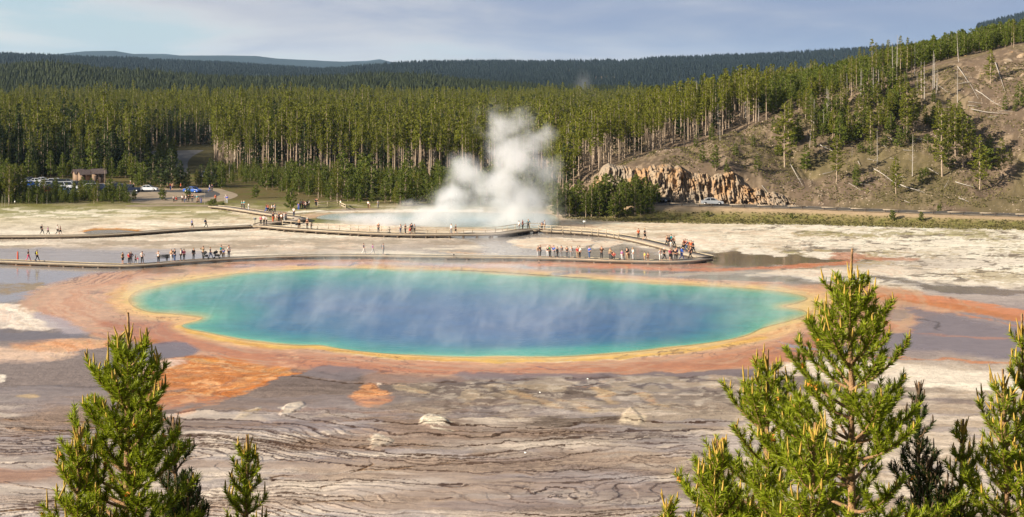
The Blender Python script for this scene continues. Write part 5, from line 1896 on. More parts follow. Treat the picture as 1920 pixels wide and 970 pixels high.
def ribbon_box(G_, P, N, o0, o1, z0, z1, mi=0):
    """solid strip following the line P between side offsets o0..o1 and heights z0..z1"""
    n = len(P)
    A = P + N * o0; B = P + N * o1
    V = []
    for i in range(n):
        V += [(A[i, 0], A[i, 1], z0), (B[i, 0], B[i, 1], z0), (B[i, 0], B[i, 1], z1), (A[i, 0], A[i, 1], z1)]
    F = []
    for i in range(n - 1):
        a = 4 * i; b = a + 4
        for j in range(4):
            F.append((a + j, a + (j + 1) % 4, b + (j + 1) % 4, b + j))
    F.append((0, 3, 2, 1)); F.append((4 * n - 4, 4 * n - 3, 4 * n - 2, 4 * n - 1))
    G_.add(np.array(V), F, mi)


WALKZ = {}


def boardwalk(name, label, pts, width=2.3, zdeck=0.42, cat='boardwalk', supports=2.8, rail=None, grp=None, legs_tall=False):
    W_ = [gp(u, v, zdeck)[:2] for (u, v) in smooth_poly(pts, False, 6)]
    P, L = resample(W_, 0.8)
    T = np.gradient(P, axis=0); T /= np.linalg.norm(T, axis=1)[:, None]
    N = np.stack([-T[:, 1], T[:, 0]], 1)
    mid = P[len(P) // 2]
    e = empty(name, (mid[0], mid[1], 0.0))
    setp(e, label, cat, grp)
    off = np.array([mid[0], mid[1]])
    P0 = P - off
    G_ = Geo(); ribbon_box(G_, P0, N, -width / 2, width / 2, zdeck - 0.07, zdeck)
    obj_from('deck', G_.build('deck', PLANK), e)
    for sgn in (-1, 1):
        G_ = Geo(); ribbon_box(G_, P0, N, sgn * (width / 2 - 0.10), sgn * (width / 2 + 0.02), zdeck + 0.003, zdeck + 0.10)
        obj_from('kerb', G_.build('kerb', KERB), e)
        G_ = Geo(); ribbon_box(G_, P0, N, sgn * (width / 2 - 0.14), sgn * (width / 2 - 0.02), zdeck - 0.26, zdeck - 0.073)
        obj_from('joist', G_.build('joist', RAILD), e)
    n_s = min(96, int(L / supports))
    Gs = Geo(); box(Gs, (0, 0, (zdeck - 0.262) / 2 - 0.15), (0.32, width - 0.1, zdeck - 0.262 + 0.3)); sm_ = Gs.build('support', RAILD)
    for i in range(n_s):
        k_ = int((i + 0.5) / n_s * (len(P) - 1))
        obj_from('support', sm_, e, (P0[k_, 0], P0[k_, 1], 0)).rotation_euler = (0, 0, math.atan2(T[k_, 1], T[k_, 0]))
    if rail:
        side, k0, k1 = rail
        a, b = int(k0 * (len(P) - 1)), int(k1 * (len(P) - 1))
        Q = P0[a:b + 1]; NN = N[a:b + 1]
        for zz_, hh_ in ((1.06, 0.09), (0.55, 0.07)):
            G_ = Geo(); ribbon_box(G_, Q, NN, side * (width / 2 - 0.04), side * (width / 2 + 0.06), zdeck + zz_ - hh_, zdeck + zz_)
            obj_from('rail', G_.build('rail', RAILW), e)
        npst = min(90, int(len(Q) * 0.8 / 2.2))
        Gs = Geo(); box(Gs, (0, 0, zdeck + 0.45), (0.11, 0.11, 1.24)); pm_ = Gs.build('post', RAILW)
        for i in range(npst + 1):
            k_ = int(i / npst * (len(Q) - 1))
            c = Q[k_] + NN[k_] * side * (width / 2 + 0.12)
            obj_from('post', pm_, e, (c[0], c[1], 0))
    return e


boardwalk('boardwalk', 'long low near boardwalk passing behind the blue spring', [(-70, 487.5), (0, 489), (60, 491.3), (130, 494), (200, 496.3), (250, 496.8), (290, 495), (330, 491.5), (380, 487.8), (440, 484.2), (500, 481.8), (560, 480), (640, 478.6), (720, 479), (800, 480.2), (900, 481.5), (1000, 482.7), (1080, 484.7), (1140, 487.3), (1200, 488.8), (1260, 489.6), (1295, 488.2), (1325, 484.2)])
boardwalk('boardwalk', 'diagonal boardwalk climbing left from the near walk bend to the railed bridge', [(1322, 481.3), (1295, 475.5), (1262, 465.5), (1225, 456), (1190, 448), (1150, 441), (1110, 436.8), (1060, 433.6), (1016, 431.6)], width=3.2, rail=(1, 0.60, 1.0))
boardwalk('boardwalk', 'long railed boardwalk bridge in front of the steam', [(1012, 431.2), (994, 430.8), (975, 432.8), (955, 436), (935, 438.2), (900, 439), (820, 439.3), (760, 438.8), (700, 437), (640, 434), (590, 431), (540, 427.6), (505, 424.3), (480, 423.2)], width=2.6, zdeck=0.6, rail=(-1, 0.0, 0.93), supports=2.2)
boardwalk('boardwalk', 'low boardwalk running left from the junction past the tan pool', [(474, 423.6), (430, 425.6), (395, 427.4), (345, 430), (300, 433.3), (250, 437), (200, 440.2), (150, 441.8), (90, 442.6), (0, 443.2), (-70, 443.4)], supports=2.4)
boardwalk('boardwalk', 'curving pale boardwalk from the path down to the junction loop', [(400, 386.6), (425, 388.6), (448, 392), (470, 395.2), (498, 399.6), (525, 403.2), (550, 406.6), (563, 409.2), (560, 411.6), (545, 414), (520, 416.2), (500, 418.4), (488, 421.6)], width=3.0, zdeck=0.5)

# wooden fence on the path behind the crater pool
G_ = Geo()
e = empty('wooden_fence', gp(610, 390), 0)
setp(e, 'wooden post and rail fence on the path left of the crater steam', 'fence')
fp = [(596, 389), (616, 387.4), (636, 386), (640, 390), (648, 393.5)]
Wf = np.array([gp(u, v)[:2] for u, v in fp]) - np.array(gp(610, 390)[:2])
for zz_ in (0.55, 1.05):
    G_ = Geo()
    T = np.gradient(Wf, axis=0); T /= np.linalg.norm(T, axis=1)[:, None]
    ribbon_box(G_, Wf, np.stack([-T[:, 1], T[:, 0]], 1), -0.06, 0.06, zz_ - 0.08, zz_ + 0.05)
    obj_from('rail', G_.build('rail', RAILW), e)
Gs = Geo(); box(Gs, (0, 0, 0.55), (0.14, 0.14, 1.2)); pm_ = Gs.build('post', RAILW)
Rf, _ = resample(Wf, 2.6)
for p in Rf:
    obj_from('post', pm_, e, (p[0], p[1] + 0.14, 0))

# ------------------------------------------------------------------ benches, signs, markers
BLK = mat('black_metal', (0.02, 0.02, 0.022), 0.5, 0.1)
for k_, (u, v) in enumerate(((306, 489.6), (319.5, 488.8))):
    x, y, z = gp(u, v, 0.42)
    e = empty('bench', (x, y, z), 0.06)
    setp(e, 'black bench with plank back on the near boardwalk, ' + ('left of the pair' if k_ == 0 else 'right of the pair'), 'bench', 'black benches')
    G_ = Geo()
    for j in range(3):
        box(G_, (0, -0.22 + j * 0.17, 0.45), (1.5, 0.14, 0.05))
    obj_from('seat', G_.build('seat', BLK), e)
    G_ = Geo()
    for j in range(3):
        box(G_, (0, 0.27 + j * 0.02, 0.58 + j * 0.14), (1.5, 0.04, 0.125))
    obj_from('backrest', G_.build('backrest', BLK), e)
    for sx_ in (-0.6, 0.6):
        G_ = Geo(); box(G_, (0, -0.18, 0.21), (0.06, 0.06, 0.42)); box(G_, (0, 0.33, 0.45), (0.06, 0.05, 0.9)); box(G_, (0, 0.07, 0.40), (0.06, 0.5, 0.05))
        obj_from('leg', G_.build('leg', BLK), e, (sx_, 0, 0))

REDM = mat('red_marker', lin((200, 84, 60)), 0.7, 0.1)
x, y, z = gp(27.5, 488.4, 0.42)
G_ = Geo()
V, F = tube([(0, 0, 0), (0, 0, 0.9), (0, 0, 1.5), (0, 0, 1.62)], [0.14, 0.13, 0.11, 0.02], 8); G_.add(V, F)
box(G_, (0, 0, 0.04), (0.5, 0.5, 0.08))
setp(obj_from('marker_post', G_.build('marker_post', REDM), None, (x, y + 1.4, z - 0.4)), 'red marker post beside the left end of the near boardwalk', 'marker post')


def sign(u, v, label, w=0.5, h=0.35, ph=1.2, boardm=None, zb=0.0, tilt=0.0):
    x, y, z = gp(u, v, zb)
    e = empty('trail_sign', (x, y, z), 0)
    setp(e, label, 'sign')
    G_ = Geo(); box(G_, (0, 0.04, ph / 2), (0.08, 0.08, ph)); obj_from('post', G_.build('post', RAILD), e)
    G_ = Geo(); box(G_, (0, 0, 0), (w, 0.05, h))
    o = obj_from('panel', G_.build('panel', boardm or RAILW), e, (0, -0.03, ph + h * 0.3)); o.rotation_euler = (tilt, 0, 0)
    return e


WHT = mat('white_panel', (0.75, 0.74, 0.70), 0.6, 0.05)
sign(478, 423.5, 'small grey trail sign on a post at the boardwalk junction', 0.55, 0.35, 1.2, mat('grey_panel', lin((110, 112, 116)), 0.6, 0.1), 0.5)
sign(558.5, 429.4, 'dark interpretive panel on the railed boardwalk', 0.95, 0.5, 0.75, BLK, 0.6, 0.5)
sign(1096, 427.6, 'small white sign on a post beyond the diagonal boardwalk', 0.6, 0.3, 1.1, WHT)
sign(1646 / 1.0 if False else 851, 483, 'short dark post sign at the middle of the near boardwalk', 0.22, 0.2, 0.4, BLK, 0.42)
sign(28, 384.5, 'tiny white post on the grass at the far left', 0.25, 0.35, 0.6, WHT)

# small pale marker stones on the lower flats
for (u, v, lb) in ((1012.5, 736.5, 'small white stone on the grey crust under the pool shelf'), (985, 849.5, 'tiny white stone on the lower flats left of centre'), (1102, 711, 'small tan stone at the pool shelf')):
    x, y, z = gp(u, v)
    o = obj_from('stone', BOULD[1], None, (x, y, z + 0.03)); o.scale = (0.14, 0.10, 0.07)
    o.material_slots[0].link = 'OBJECT'; o.material_slots[0].material = WHT
    setp(o, lb, 'stone')
# raised sinter mounds are part of the ground sheet

# ------------------------------------------------------------------ people
def skin_mesh(name, joints, edges, radii, mat_, sub=1):
    me = bpy.data.meshes.new(name)
    me.from_pydata(joints, edges, [])
    ob = bpy.data.objects.new(name, me)
    COL.objects.link(ob)
    ms_ = ob.modifiers.new('skin', 'SKIN')
    ms_.use_smooth_shade = True
    for i, r in enumerate(radii):
        sv = me.skin_vertices[0].data[i]
        sv.radius = (r[0], r[1]) if isinstance(r, tuple) else (r, r)
        sv.use_root = (i == 0)
    s2 = ob.modifiers.new('sub', 'SUBSURF'); s2.levels = sub; s2.render_levels = sub
    dg = bpy.context.evaluated_depsgraph_get()
    out = bpy.data.meshes.new_from_object(ob.evaluated_get(dg))
    out.name = name
    out.materials.clear(); out.materials.append(mat_)
    bpy.data.objects.remove(ob)
    return out


SKINM = mat('skin', lin((206, 154, 124)), 0.6, 0.05)
_cl = {}


def cloth(rgb):
    if rgb not in _cl:
        _cl[rgb] = mat('cloth_%d_%d_%d' % rgb, lin(rgb), 0.85, 0.12, 8.0)
    return _cl[rgb]


def pose(kind):
    """joint positions, facing -Y"""
    J = dict(pel=(0, 0, .93), sp=(0, 0, 1.12), ch=(0, 0, 1.33), nk=(0, 0, 1.50), hd=(0, -.015, 1.58), tp=(0, -.005, 1.68),
             shL=(.18, 0, 1.42), elL=(.235, .02, 1.15), wrL=(.245, -.04, .92), haL=(.24, -.06, .82),
             shR=(-.18, 0, 1.42), elR=(-.235, .02, 1.15), wrR=(-.245, -.04, .92), haR=(-.24, -.06, .82),
             hiL=(.09, 0, .88), knL=(.10, -.015, .49), anL=(.105, .02, .09), toL=(.12, -.14, .045),
             hiR=(-.09, 0, .88), knR=(-.10, -.015, .49), anR=(-.105, .02, .09), toR=(-.12, -.14, .045))
    if kind == 'walk':
        J.update(knL=(.10, -.20, .52), anL=(.10, -.30, .12), toL=(.11, -.45, .08), knR=(-.10, .06, .49), anR=(-.10, .34, .16), toR=(-.11, .24, .05),
                 elL=(.23, .14, 1.18), wrL=(.24, .06, .95), haL=(.24, .02, .87), elR=(-.23, -.12, 1.18), wrR=(-.22, -.26, 1.0), haR=(-.21, -.33, .95), ch=(0, -.03, 1.33), sp=(0, -.01, 1.12))
    elif kind == 'photo':
        J.update(elL=(.27, -.20, 1.30), wrL=(.13, -.36, 1.50), haL=(.07, -.40, 1.56), elR=(-.27, -.20, 1.30), wrR=(-.13, -.36, 1.50), haR=(-.07, -.40, 1.56))
    elif kind == 'hips':
        J.update(elL=(.36, .05, 1.19), wrL=(.19, -.07, 1.03), haL=(.14, -.10, 1.0), elR=(-.25, -.08, 1.17), wrR=(-.08, -.22, 1.15), haR=(.0, -.24, 1.18), knL=(.13, -.02, .49), anL=(.16, .02, .09), toL=(.20, -.13, .045))
    elif kind == 'sit':
        d = -.42
        J.update(pel=(0, .05, .93 + d), sp=(0, .07, 1.12 + d), ch=(0, .02, 1.33 + d), nk=(0, -.02, 1.50 + d), hd=(0, -.05, 1.58 + d), tp=(0, -.05, 1.68 + d),
                 shL=(.18, 0, 1.42 + d), shR=(-.18, 0, 1.42 + d), elL=(.24, -.12, 1.17 + d), wrL=(.14, -.32, 1.10 + d), haL=(.08, -.38, 1.10 + d),
                 elR=(-.24, -.12, 1.17 + d), wrR=(-.14, -.32, 1.10 + d), haR=(-.08, -.38, 1.10 + d),
                 hiL=(.09, .02, .88 + d), knL=(.12, -.42, .50), anL=(.12, -.40, .09), toL=(.12, -.56, .045), hiR=(-.09, .02, .88 + d), knR=(-.12, -.42, .50), anR=(-.12, -.40, .09), toR=(-.12, -.56, .045))
    elif kind == 'push':
        J.update(elL=(.24, -.18, 1.18), wrL=(.20, -.42, 1.06), haL=(.20, -.50, 1.05), elR=(-.24, -.18, 1.18), wrR=(-.20, -.42, 1.06), haR=(-.20, -.50, 1.05), ch=(0, -.05, 1.33), nk=(0, -.07, 1.5), hd=(0, -.09, 1.58), tp=(0, -.09, 1.68),
                 knL=(.10, -.16, .50), anL=(.10, -.24, .10), toL=(.10, -.39, .05), knR=(-.10, .05, .49), anR=(-.10, .28, .14), toR=(-.10, .16, .05))
    return J


def chain(J, names, edges, rad, name, m, sub=1):
    ix_ = {n: i for i, n in enumerate(names)}
    return skin_mesh(name, [J[n] for n in names], [(ix_[a], ix_[b]) for a, b in edges], [rad[n] for n in names], m, sub)


ED = [('pel', 'sp'), ('sp', 'ch'), ('ch', 'nk'), ('nk', 'hd'), ('hd', 'tp')]
for s_ in 'LR':
    ED += [('ch', 'sh' + s_), ('sh' + s_, 'el' + s_), ('el' + s_, 'wr' + s_), ('wr' + s_, 'ha' + s_), ('pel', 'hi' + s_), ('hi' + s_, 'kn' + s_), ('kn' + s_, 'an' + s_), ('an' + s_, 'to' + s_)]
RB = dict(pel=(.14, .10), sp=(.12, .09), ch=(.15, .10), nk=.052, hd=.082, tp=.072, sh=.055, el=.040, wr=.028, ha=.036, hi=.085, kn=.055, an=.038, to=.036)


def radfor(names, f=1.0, add=0.0):
    out = {}
    for n in names:
        r = RB.get(n, RB.get(n[:2]))
        out[n] = tuple(q * f + add for q in r) if isinstance(r, tuple) else r * f + add
    return out


POSES = {}
for kd_ in ('stand', 'walk', 'photo', 'hips', 'sit', 'push'):
    J = pose(kd_)
    names = ['pel'] + [n for n in J if n != 'pel']
    body = chain(J, names, ED, radfor(names), 'body', SKINM)
    sn = ['ch', 'sp', 'pel', 'shL', 'elL', 'shR', 'elR']
    sn2 = sn + ['wrL', 'wrR']
    tee = chain(J, sn, [('pel', 'sp'), ('sp', 'ch'), ('ch', 'shL'), ('shL', 'elL'), ('ch', 'shR'), ('shR', 'elR')], radfor(sn, 1.06, .014), 'shirt', cloth((120, 120, 120)))
    jac = chain(J, sn2, [('pel', 'sp'), ('sp', 'ch'), ('ch', 'shL'), ('shL', 'elL'), ('elL', 'wrL'), ('ch', 'shR'), ('shR', 'elR'), ('elR', 'wrR')], radfor(sn2, 1.12, .018), 'jacket', cloth((120, 120, 120)))
    tn = ['pel', 'hiL', 'knL', 'anL', 'hiR', 'knR', 'anR']
    trs = chain(J, tn, [('pel', 'hiL'), ('hiL', 'knL'), ('knL', 'anL'), ('pel', 'hiR'), ('hiR', 'knR'), ('knR', 'anR')], radfor(tn, 1.04, .014), 'trousers', cloth((60, 60, 70)))
    tn2 = ['pel', 'hiL', 'knL', 'hiR', 'knR']
    sho = chain(J, tn2, [('pel', 'hiL'), ('hiL', 'knL'), ('pel', 'hiR'), ('hiR', 'knR')], radfor(tn2, 1.06, .02), 'shorts', cloth((60, 60, 70)))
    # hair cap and hat round the head
    bm = bmesh.new(); bmesh.ops.create_uvsphere(bm, u_segments=12, v_segments=8, radius=0.108)
    for v_ in list(bm.verts):
        if v_.co.z < -0.075 or (v_.co.y < -0.035 and v_.co.z < 0.03):
            bm.verts.remove(v_)
    hair = bpy.data.meshes.new('hair'); bm.to_mesh(hair); bm.free()
    h0 = np.array(J['hd']) * .45 + np.array(J['tp']) * .55
    hair.transform(Matrix.Translation(Vector(h0) + Vector((0, .012, .012)))); hair.materials.append(cloth((60, 44, 32)))
    Gq = Geo(); V, F = tube([(0, 0, .02), (0, 0, .022), (0, 0, .03), (0, 0, .10), (0, 0, .115)], [.02, .19, .115, .10, .02], 12); Gq.add(V + h0, F)
    hat = Gq.build('hat', cloth((190, 176, 146)), True)
    ch = np.array(J['ch']) * .6 + np.array(J['sp']) * .4
    Gq = Geo(); box(Gq, tuple(ch + np.array([0, .19, 0.02])), (.30, .17, .44), top=.8); box(Gq, tuple(ch + np.array([0, .295, -.06])), (.22, .05, .2), top=.85)
    pack = Gq.build('backpack', cloth((50, 50, 60)))
    POSES[kd_] = dict(body=body, shirt=tee, jacket=jac, trousers=trs, shorts=sho, hair=hair, hat=hat, pack=pack)

BK, WH, GY, NV, JN = (24, 24, 28), (226, 222, 214), (140, 138, 138), (34, 42, 70), (62, 84, 122)
TN, RD, PK, TL, GR = (170, 140, 108), (190, 44, 44), (206, 92, 124), (28, 140, 150), (30, 140, 84)
OR, BL, YL, BR, LG, PU, KH, DG = (222, 92, 46), (52, 96, 190), (214, 200, 60), (104, 76, 58), (190, 190, 190), (150, 90, 150), (150, 130, 98), (64, 66, 70)
CN = {BK: 'black', WH: 'white', GY: 'grey', NV: 'navy', JN: 'blue jeans', TN: 'tan', RD: 'red', PK: 'pink', TL: 'teal', GR: 'green', OR: 'orange', BL: 'blue', YL: 'yellow', BR: 'brown', LG: 'light grey', PU: 'purple', KH: 'khaki', DG: 'charcoal'}

# place phrase, deck height, [(u, v_feet, pose, top, bottom, scale, extras)]
PEOPLE = [
    ('on the far left boardwalk by the tan pool', 0.42, [(78.7, 440.6, 'walk', BK, DG, 1, 'b'), (90, 440.8, 'walk', PU, BK, .82, ''), (108, 440.8, 'walk', WH, BK, 1, ''), (113, 441, 'walk', BR, TN, .9, 's'), (360, 429.4, 'walk', BL, TN, 1, 's'), (386, 428.2, 'walk', BK, BK, 1, 'bj')]),
    ('at the left end of the near boardwalk', 0.42, [(53, 490.4, 'walk', BK, PK, 1, ''), (69.5, 491, 'walk', YL, BK, 1, 'b')]),
    ('on the near boardwalk left of the benches', 0.42, [(230, 495.4, 'stand', KH, BK, 1, 's'), (242, 495.2, 'stand', RD, BK, .95, ''), (245.5, 495, 'hips', NV, DG, 1, 'bj'), (254, 495, 'walk', BK, DG, .75, ''), (258, 495, 'stand', PK, LG, .6, ''), (266.5, 494.8, 'hips', WH, BK, 1.03, ''), (297, 493.6, 'photo', WH, BK, 1.02, 'h')]),
    ('on the near boardwalk right of the benches', 0.42, [(321, 490.4, 'hips', TN, LG, 1, ''), (327.5, 491, 'photo', BK, JN, 1.08, 'j'), (339, 489.6, 'stand', LG, BK, 1.04, 'b'), (345, 489.4, 'stand', PK, BK, 1, ''), (363, 488.4, 'stand', BK, DG, 1.05, 'j'), (381, 486.6, 'photo', KH, BK, 1.12, 'j'), (394.5, 486.2, 'walk', DG, JN, 1.04, ''), (414, 484.8, 'push', TL, KH, 1.15, ''), (419.5, 484.8, 'stand', BL, BR, .85, ''), (429, 484.4, 'stand', WH, NV, 1.1, 'b')]),
    ('on the near boardwalk left of centre', 0.42, [(682, 477.8, 'walk', NV, WH, 1, ''), (699, 477.8, 'walk', PU, LG, .95, ''), (718.5, 478, 'stand', LG, GY, 1.02, 'b')]),
    ('on the railed bridge in front of the steam', 0.6, [(709.5, 437.6, 'stand', BR, DG, 1.06, 'h'), (751, 438.4, 'stand', WH, JN, .95, ''), (760, 438.8, 'hips', BK, BK, .98, ''), (769, 439, 'walk', BR, RD, .95, 's'), (771.8, 438.6, 'stand', NV, BK, 1.05, 'j'), (777, 438.6, 'stand', WH, BK, .95, ''), (846, 439.4, 'stand', WH, GY, 1.02, 'j'), (854.5, 439.4, 'walk', BK, TN, .95, 's')]),
    ('at the right end of the railed bridge', 0.6, [(973, 432.4, 'stand', WH, GY, .98, ''), (980, 431.4, 'stand', (112, 44, 62), BK, 1.02, ''), (990.5, 430.8, 'hips', TL, DG, 1.05, ''), (1016.2, 431, 'sit', DG, BK, 1, ''), (1021, 431.4, 'hips', WH, TN, .98, 'b')]),
    ('on the junction end of the railed bridge', 0.6, [(489, 422.6, 'stand', PK, BK, 1, ''), (495, 422.8, 'hips', WH, BK, 1.08, 'b'), (499.6, 421.4, 'stand', LG, BK, .9, ''), (576, 429.4, 'stand', BR, BK, 1.08, 'h'), (561, 428.4, 'hips', TN, BR, 1, ''), (583.5, 430.2, 'stand', GY, DG, .7, '')]),
    ('in the crowd on the curved boardwalk loop', 0.5, [(512, 417, 'stand', DG, OR, 1.05, ''), (518.5, 415.8, 'sit', WH, TN, 1, 'h'), (522.5, 416.6, 'stand', GY, BK, 1, ''), (525.4, 415.6, 'hips', TN, DG, 1.04, ''), (527.6, 417, 'stand', WH, BR, .95, ''), (530.6, 415.4, 'stand', BK, BK, 1, 'b'), (533.4, 415.6, 'photo', WH, LG, 1.02, 'h'), (536, 415, 'stand', LG, NV, .95, '')]),
    ('on the upper stretch of the curved boardwalk', 0.5, [(453.5, 391.8, 'stand', TL, BK, 1, ''), (457.6, 392.4, 'stand', TL, DG, 1.08, ''), (466, 394.4, 'stand', WH, LG, .85, ''), (499.4, 398.6, 'walk', (112, 44, 62), BL, 1, ''), (502.6, 399, 'walk', RD, BK, 1, ''), (506.4, 399.6, 'walk', BR, BK, .9, ''), (509.8, 400, 'walk', WH, BK, 1.02, 'b'), (515, 400.8, 'stand', LG, DG, 1.12, ''), (551, 406.6, 'stand', WH, NV, 1.05, '')]),
    ('gathered on the path behind the crater pool', 0.0, [(559.8, 394.6, 'stand', BL, BL, .9, ''), (563.5, 391, 'stand', LG, DG, 1.05, ''), (567.6, 391.6, 'stand', BK, BK, 1.1, ''), (570.6, 392.4, 'stand', DG, BK, 1.05, 'b'), (573, 393.2, 'hips', GY, BK, 1, ''), (576, 391, 'stand', BK, DG, 1, ''), (579, 390.4, 'stand', WH, BK, 1.02, ''), (592, 387, 'stand', NV, BK, 1, ''), (594.6, 387, 'stand', BK, DG, .98, ''), (638.6, 389, 'stand', WH, BK, .95, ''), (690.5, 391, 'stand', WH, BR, .95, ''), (693.6, 391.6, 'stand', WH, TN, .7, ''), (709, 391, 'stand', LG, GY, 1, '')]),
    ('on the loop road beyond the benches', 0.0, [(313.5, 357.6, 'walk', (120, 140, 90), TN, 1.1, 's'), (319.8, 357.4, 'stand', RD, BL, 1.05, ''), (323.4, 357.6, 'stand', TN, TN, 1.1, 's'), (339, 357.2, 'walk', OR, TN, 1.05, 's'), (393, 360, 'walk', LG, BL, 1.1, ''), (397.6, 360, 'stand', NV, DG, 1.1, ''), (244.6, 352.4, 'stand', BK, BK, 1, 'h'), (251, 352.6, 'stand', DG, NV, .8, '')]),
    ('on the pale path left of the round bush', 0.0, [(325.8, 379.4, 'stand', WH, BK, .85, ''), (330.8, 379.4, 'sit', RD, DG, 1, ''), (342, 379.6, 'stand', WH, BK, .95, ''), (345, 379.4, 'sit', WH, LG, 1.1, ''), (348.6, 381, 'walk', WH, JN, 1.05, ''), (353.4, 379.2, 'stand', BK, BK, 1, ''), (360.6, 380, 'stand', BK, DG, 1.1, ''), (369.2, 380, 'stand', TL, KH, 1.02, ''), (372.6, 381.4, 'sit', NV, BK, 1, ''), (377.2, 381.6, 'stand', BL, BL, .75, '')]),
    ('on the path right of the flat brown shrub', 0.0, [(404, 379.4, 'stand', OR, BR, 1, ''), (425.6, 382, 'stand', BL, LG, 1.1, ''), (423.2, 381.6, 'stand', LG, LG, 1.05, 'h')]),
    ('on the upper part of the diagonal boardwalk', 0.42, [(1197, 449.2, 'stand', OR, BK, 1.05, ''), (1209, 450.6, 'walk', BK, TN, 1.12, 's')]),
    ('in the walking group on the diagonal boardwalk', 0.42, [(1250.5, 462, 'walk', BR, BK, 1.0, ''), (1254.6, 463, 'stand', BK, BK, 1.02, 'b'), (1258.6, 462, 'walk', TL, DG, 1.1, ''), (1257.6, 464.6, 'stand', WH, LG, .6, ''), (1264, 464.6, 'walk', TN, BK, 1.06, 'b')]),
    ('in the crowd above the boardwalk bend', 0.42, [(1281, 470.6, 'walk', BR, TN, 1, 's'), (1284.6, 470.4, 'stand', RD, BK, 1.06, ''), (1288, 472, 'walk', NV, JN, 1.08, ''), (1291.6, 471.4, 'stand', BK, TN, .95, ''), (1295.6, 473.6, 'stand', OR, BR, 1.08, 'b'), (1299.6, 475.6, 'walk', BK, BK, 1.1, '')]),
    ('in the row of people facing the spring', 0.42, [(1009, 482.8, 'stand', TN, LG, 1, ''), (1013, 482.8, 'stand', BK, BK, 1.06, ''), (1027, 483, 'stand', BK, LG, 1.0, 'h'), (1031, 483, 'photo', GR, BK, 1.06, ''), (1038, 483.2, 'hips', BL, GY, 1.04, ''), (1045, 483.8, 'stand', DG, DG, .95, 'j'), (1052.5, 483.6, 'stand', GY, GY, 1.04, 'j'), (1063, 484, 'photo', BK, DG, .98, 'b'), (1071.5, 484.2, 'stand', LG, GY, 1.02, 'h'), (1083, 484.6, 'stand', RD, TN, 1.0, ''), (1087, 484.6, 'stand', WH, BK, 1.04, ''), (1105, 485.4, 'hips', BL, JN, 1.08, ''), (1128, 486.8, 'photo', BR, BK, 1.12, 'j')]),
    ('of the groups nearest the boardwalk bend', 0.42, [(1144, 487.6, 'stand', KH, DG, 1.0, 'b'), (1147.4, 487.8, 'hips', BR, BK, .8, ''), (1151, 488, 'sit', RD, BK, .95, ''), (1166, 488.4, 'stand', PU, LG, .9, ''), (1169, 488, 'stand', PK, WH, .62, ''), (1175.4, 488.6, 'hips', BK, TN, 1.08, 'b'), (1178.6, 488.2, 'stand', WH, BR, .95, ''), (1186.4, 488.4, 'stand', WH, LG, 1.08, 'h'), (1208.6, 489, 'stand', YL, TN, .72, ''), (1215, 489, 'sit', BR, BR, .9, ''), (1238, 489.4, 'hips', LG, WH, 1.02, 'h'), (1245.4, 489.2, 'walk', BK, BK, 1.08, 'h'), (1256.6, 489, 'stand', PK, TN, 1.06, 's'), (1259.6, 488.8, 'stand', DG, BK, 1.06, 'b'), (1266.4, 489, 'stand', BK, BK, 1.05, 'b'), (1268.8, 488.4, 'stand', BL, NV, 1.08, ''), (1278, 488.2, 'walk', BL, BL, 1.14, 'j'), (1295, 487, 'walk', BK, BK, 1.12, '')]),
]
HAIRS = [(42, 30, 24), (84, 60, 38), (30, 26, 24), (140, 112, 74), (96, 92, 88)]
rp = random.Random(5)
for place, zd, lst in PEOPLE:
    order = sorted(range(len(lst)), key=lambda i: lst[i][0])
    for pos_, i in enumerate(order):
        u, v, kd_, top, bot, sc, ex = lst[i]
        P_ = POSES[kd_]
        x, y, z = gp(u, v, zd)
        face = {'walk': (math.pi / 2 if rp.random() < .55 else -math.pi / 2), 'push': math.pi / 2}.get(kd_, rp.uniform(-1.2, 1.2) + (0 if v > 470 and zd > 0 else (math.pi if rp.random() < .5 else 0)))
        if place.startswith('on the far left') or place.startswith('at the left end'):
            face = math.pi / 2
        e = empty('person', (x, y, z + (0.03 if zd else hgt(x, y))), face)
        e.scale = (sc * 1.02,) * 3
        q = 'child' if sc < .8 else 'person'
        act = {'walk': 'walking', 'photo': 'holding a camera up', 'sit': 'sitting', 'push': 'pushing a stroller', 'stand': 'standing', 'hips': 'standing with bent arms'}[kd_]
        tname = CN.get(top, 'dark red' if top[0] == 112 else 'olive')
        bname = CN.get(bot, 'dark')
        rankw = (ORD[pos_] if pos_ < 12 else '%dth' % (pos_ + 1)) + ' from left'
        lab = '%s in %s top, %s, %s %s' % (q, tname, act, rankw, place)
        words_ = lab.split()
        if len(words_) > 16:
            lab = '%s in %s top, %s %s' % (q, tname, rankw, place)
        if len(lab.split()) > 16:
            lab = '%s, %s %s' % (q, rankw, place)
        setp(e, lab, 'person', 'people ' + place)
        obj_from('body', P_['body'], e)
        for key, colr in (('jacket' if 'j' in ex else 'shirt', top), ('shorts' if 's' in ex else 'trousers', bot)):
            if key == 'shorts':
                colr = BK if bot == TN else bot
            o = obj_from(key, P_[key], e)
            o.material_slots[0].link = 'OBJECT'; o.material_slots[0].material = cloth(colr)
        if 'h' in ex:
            o = obj_from('hat', P_['hat'], e)
            o.material_slots[0].link = 'OBJECT'; o.material_slots[0].material = cloth(rp.choice([WH, TN, BK]))
        else:
            o = obj_from('hair', P_['hair'], e)
            o.material_slots[0].link = 'OBJECT'; o.material_slots[0].material = cloth(rp.choice(HAIRS))
        if 'b' in ex:
            o = obj_from('backpack', P_['pack'], e)
            o.material_slots[0].link = 'OBJECT'; o.material_slots[0].material = cloth(rp.choice([(40, 40, 48), (30, 50, 90), (90, 40, 40)]))

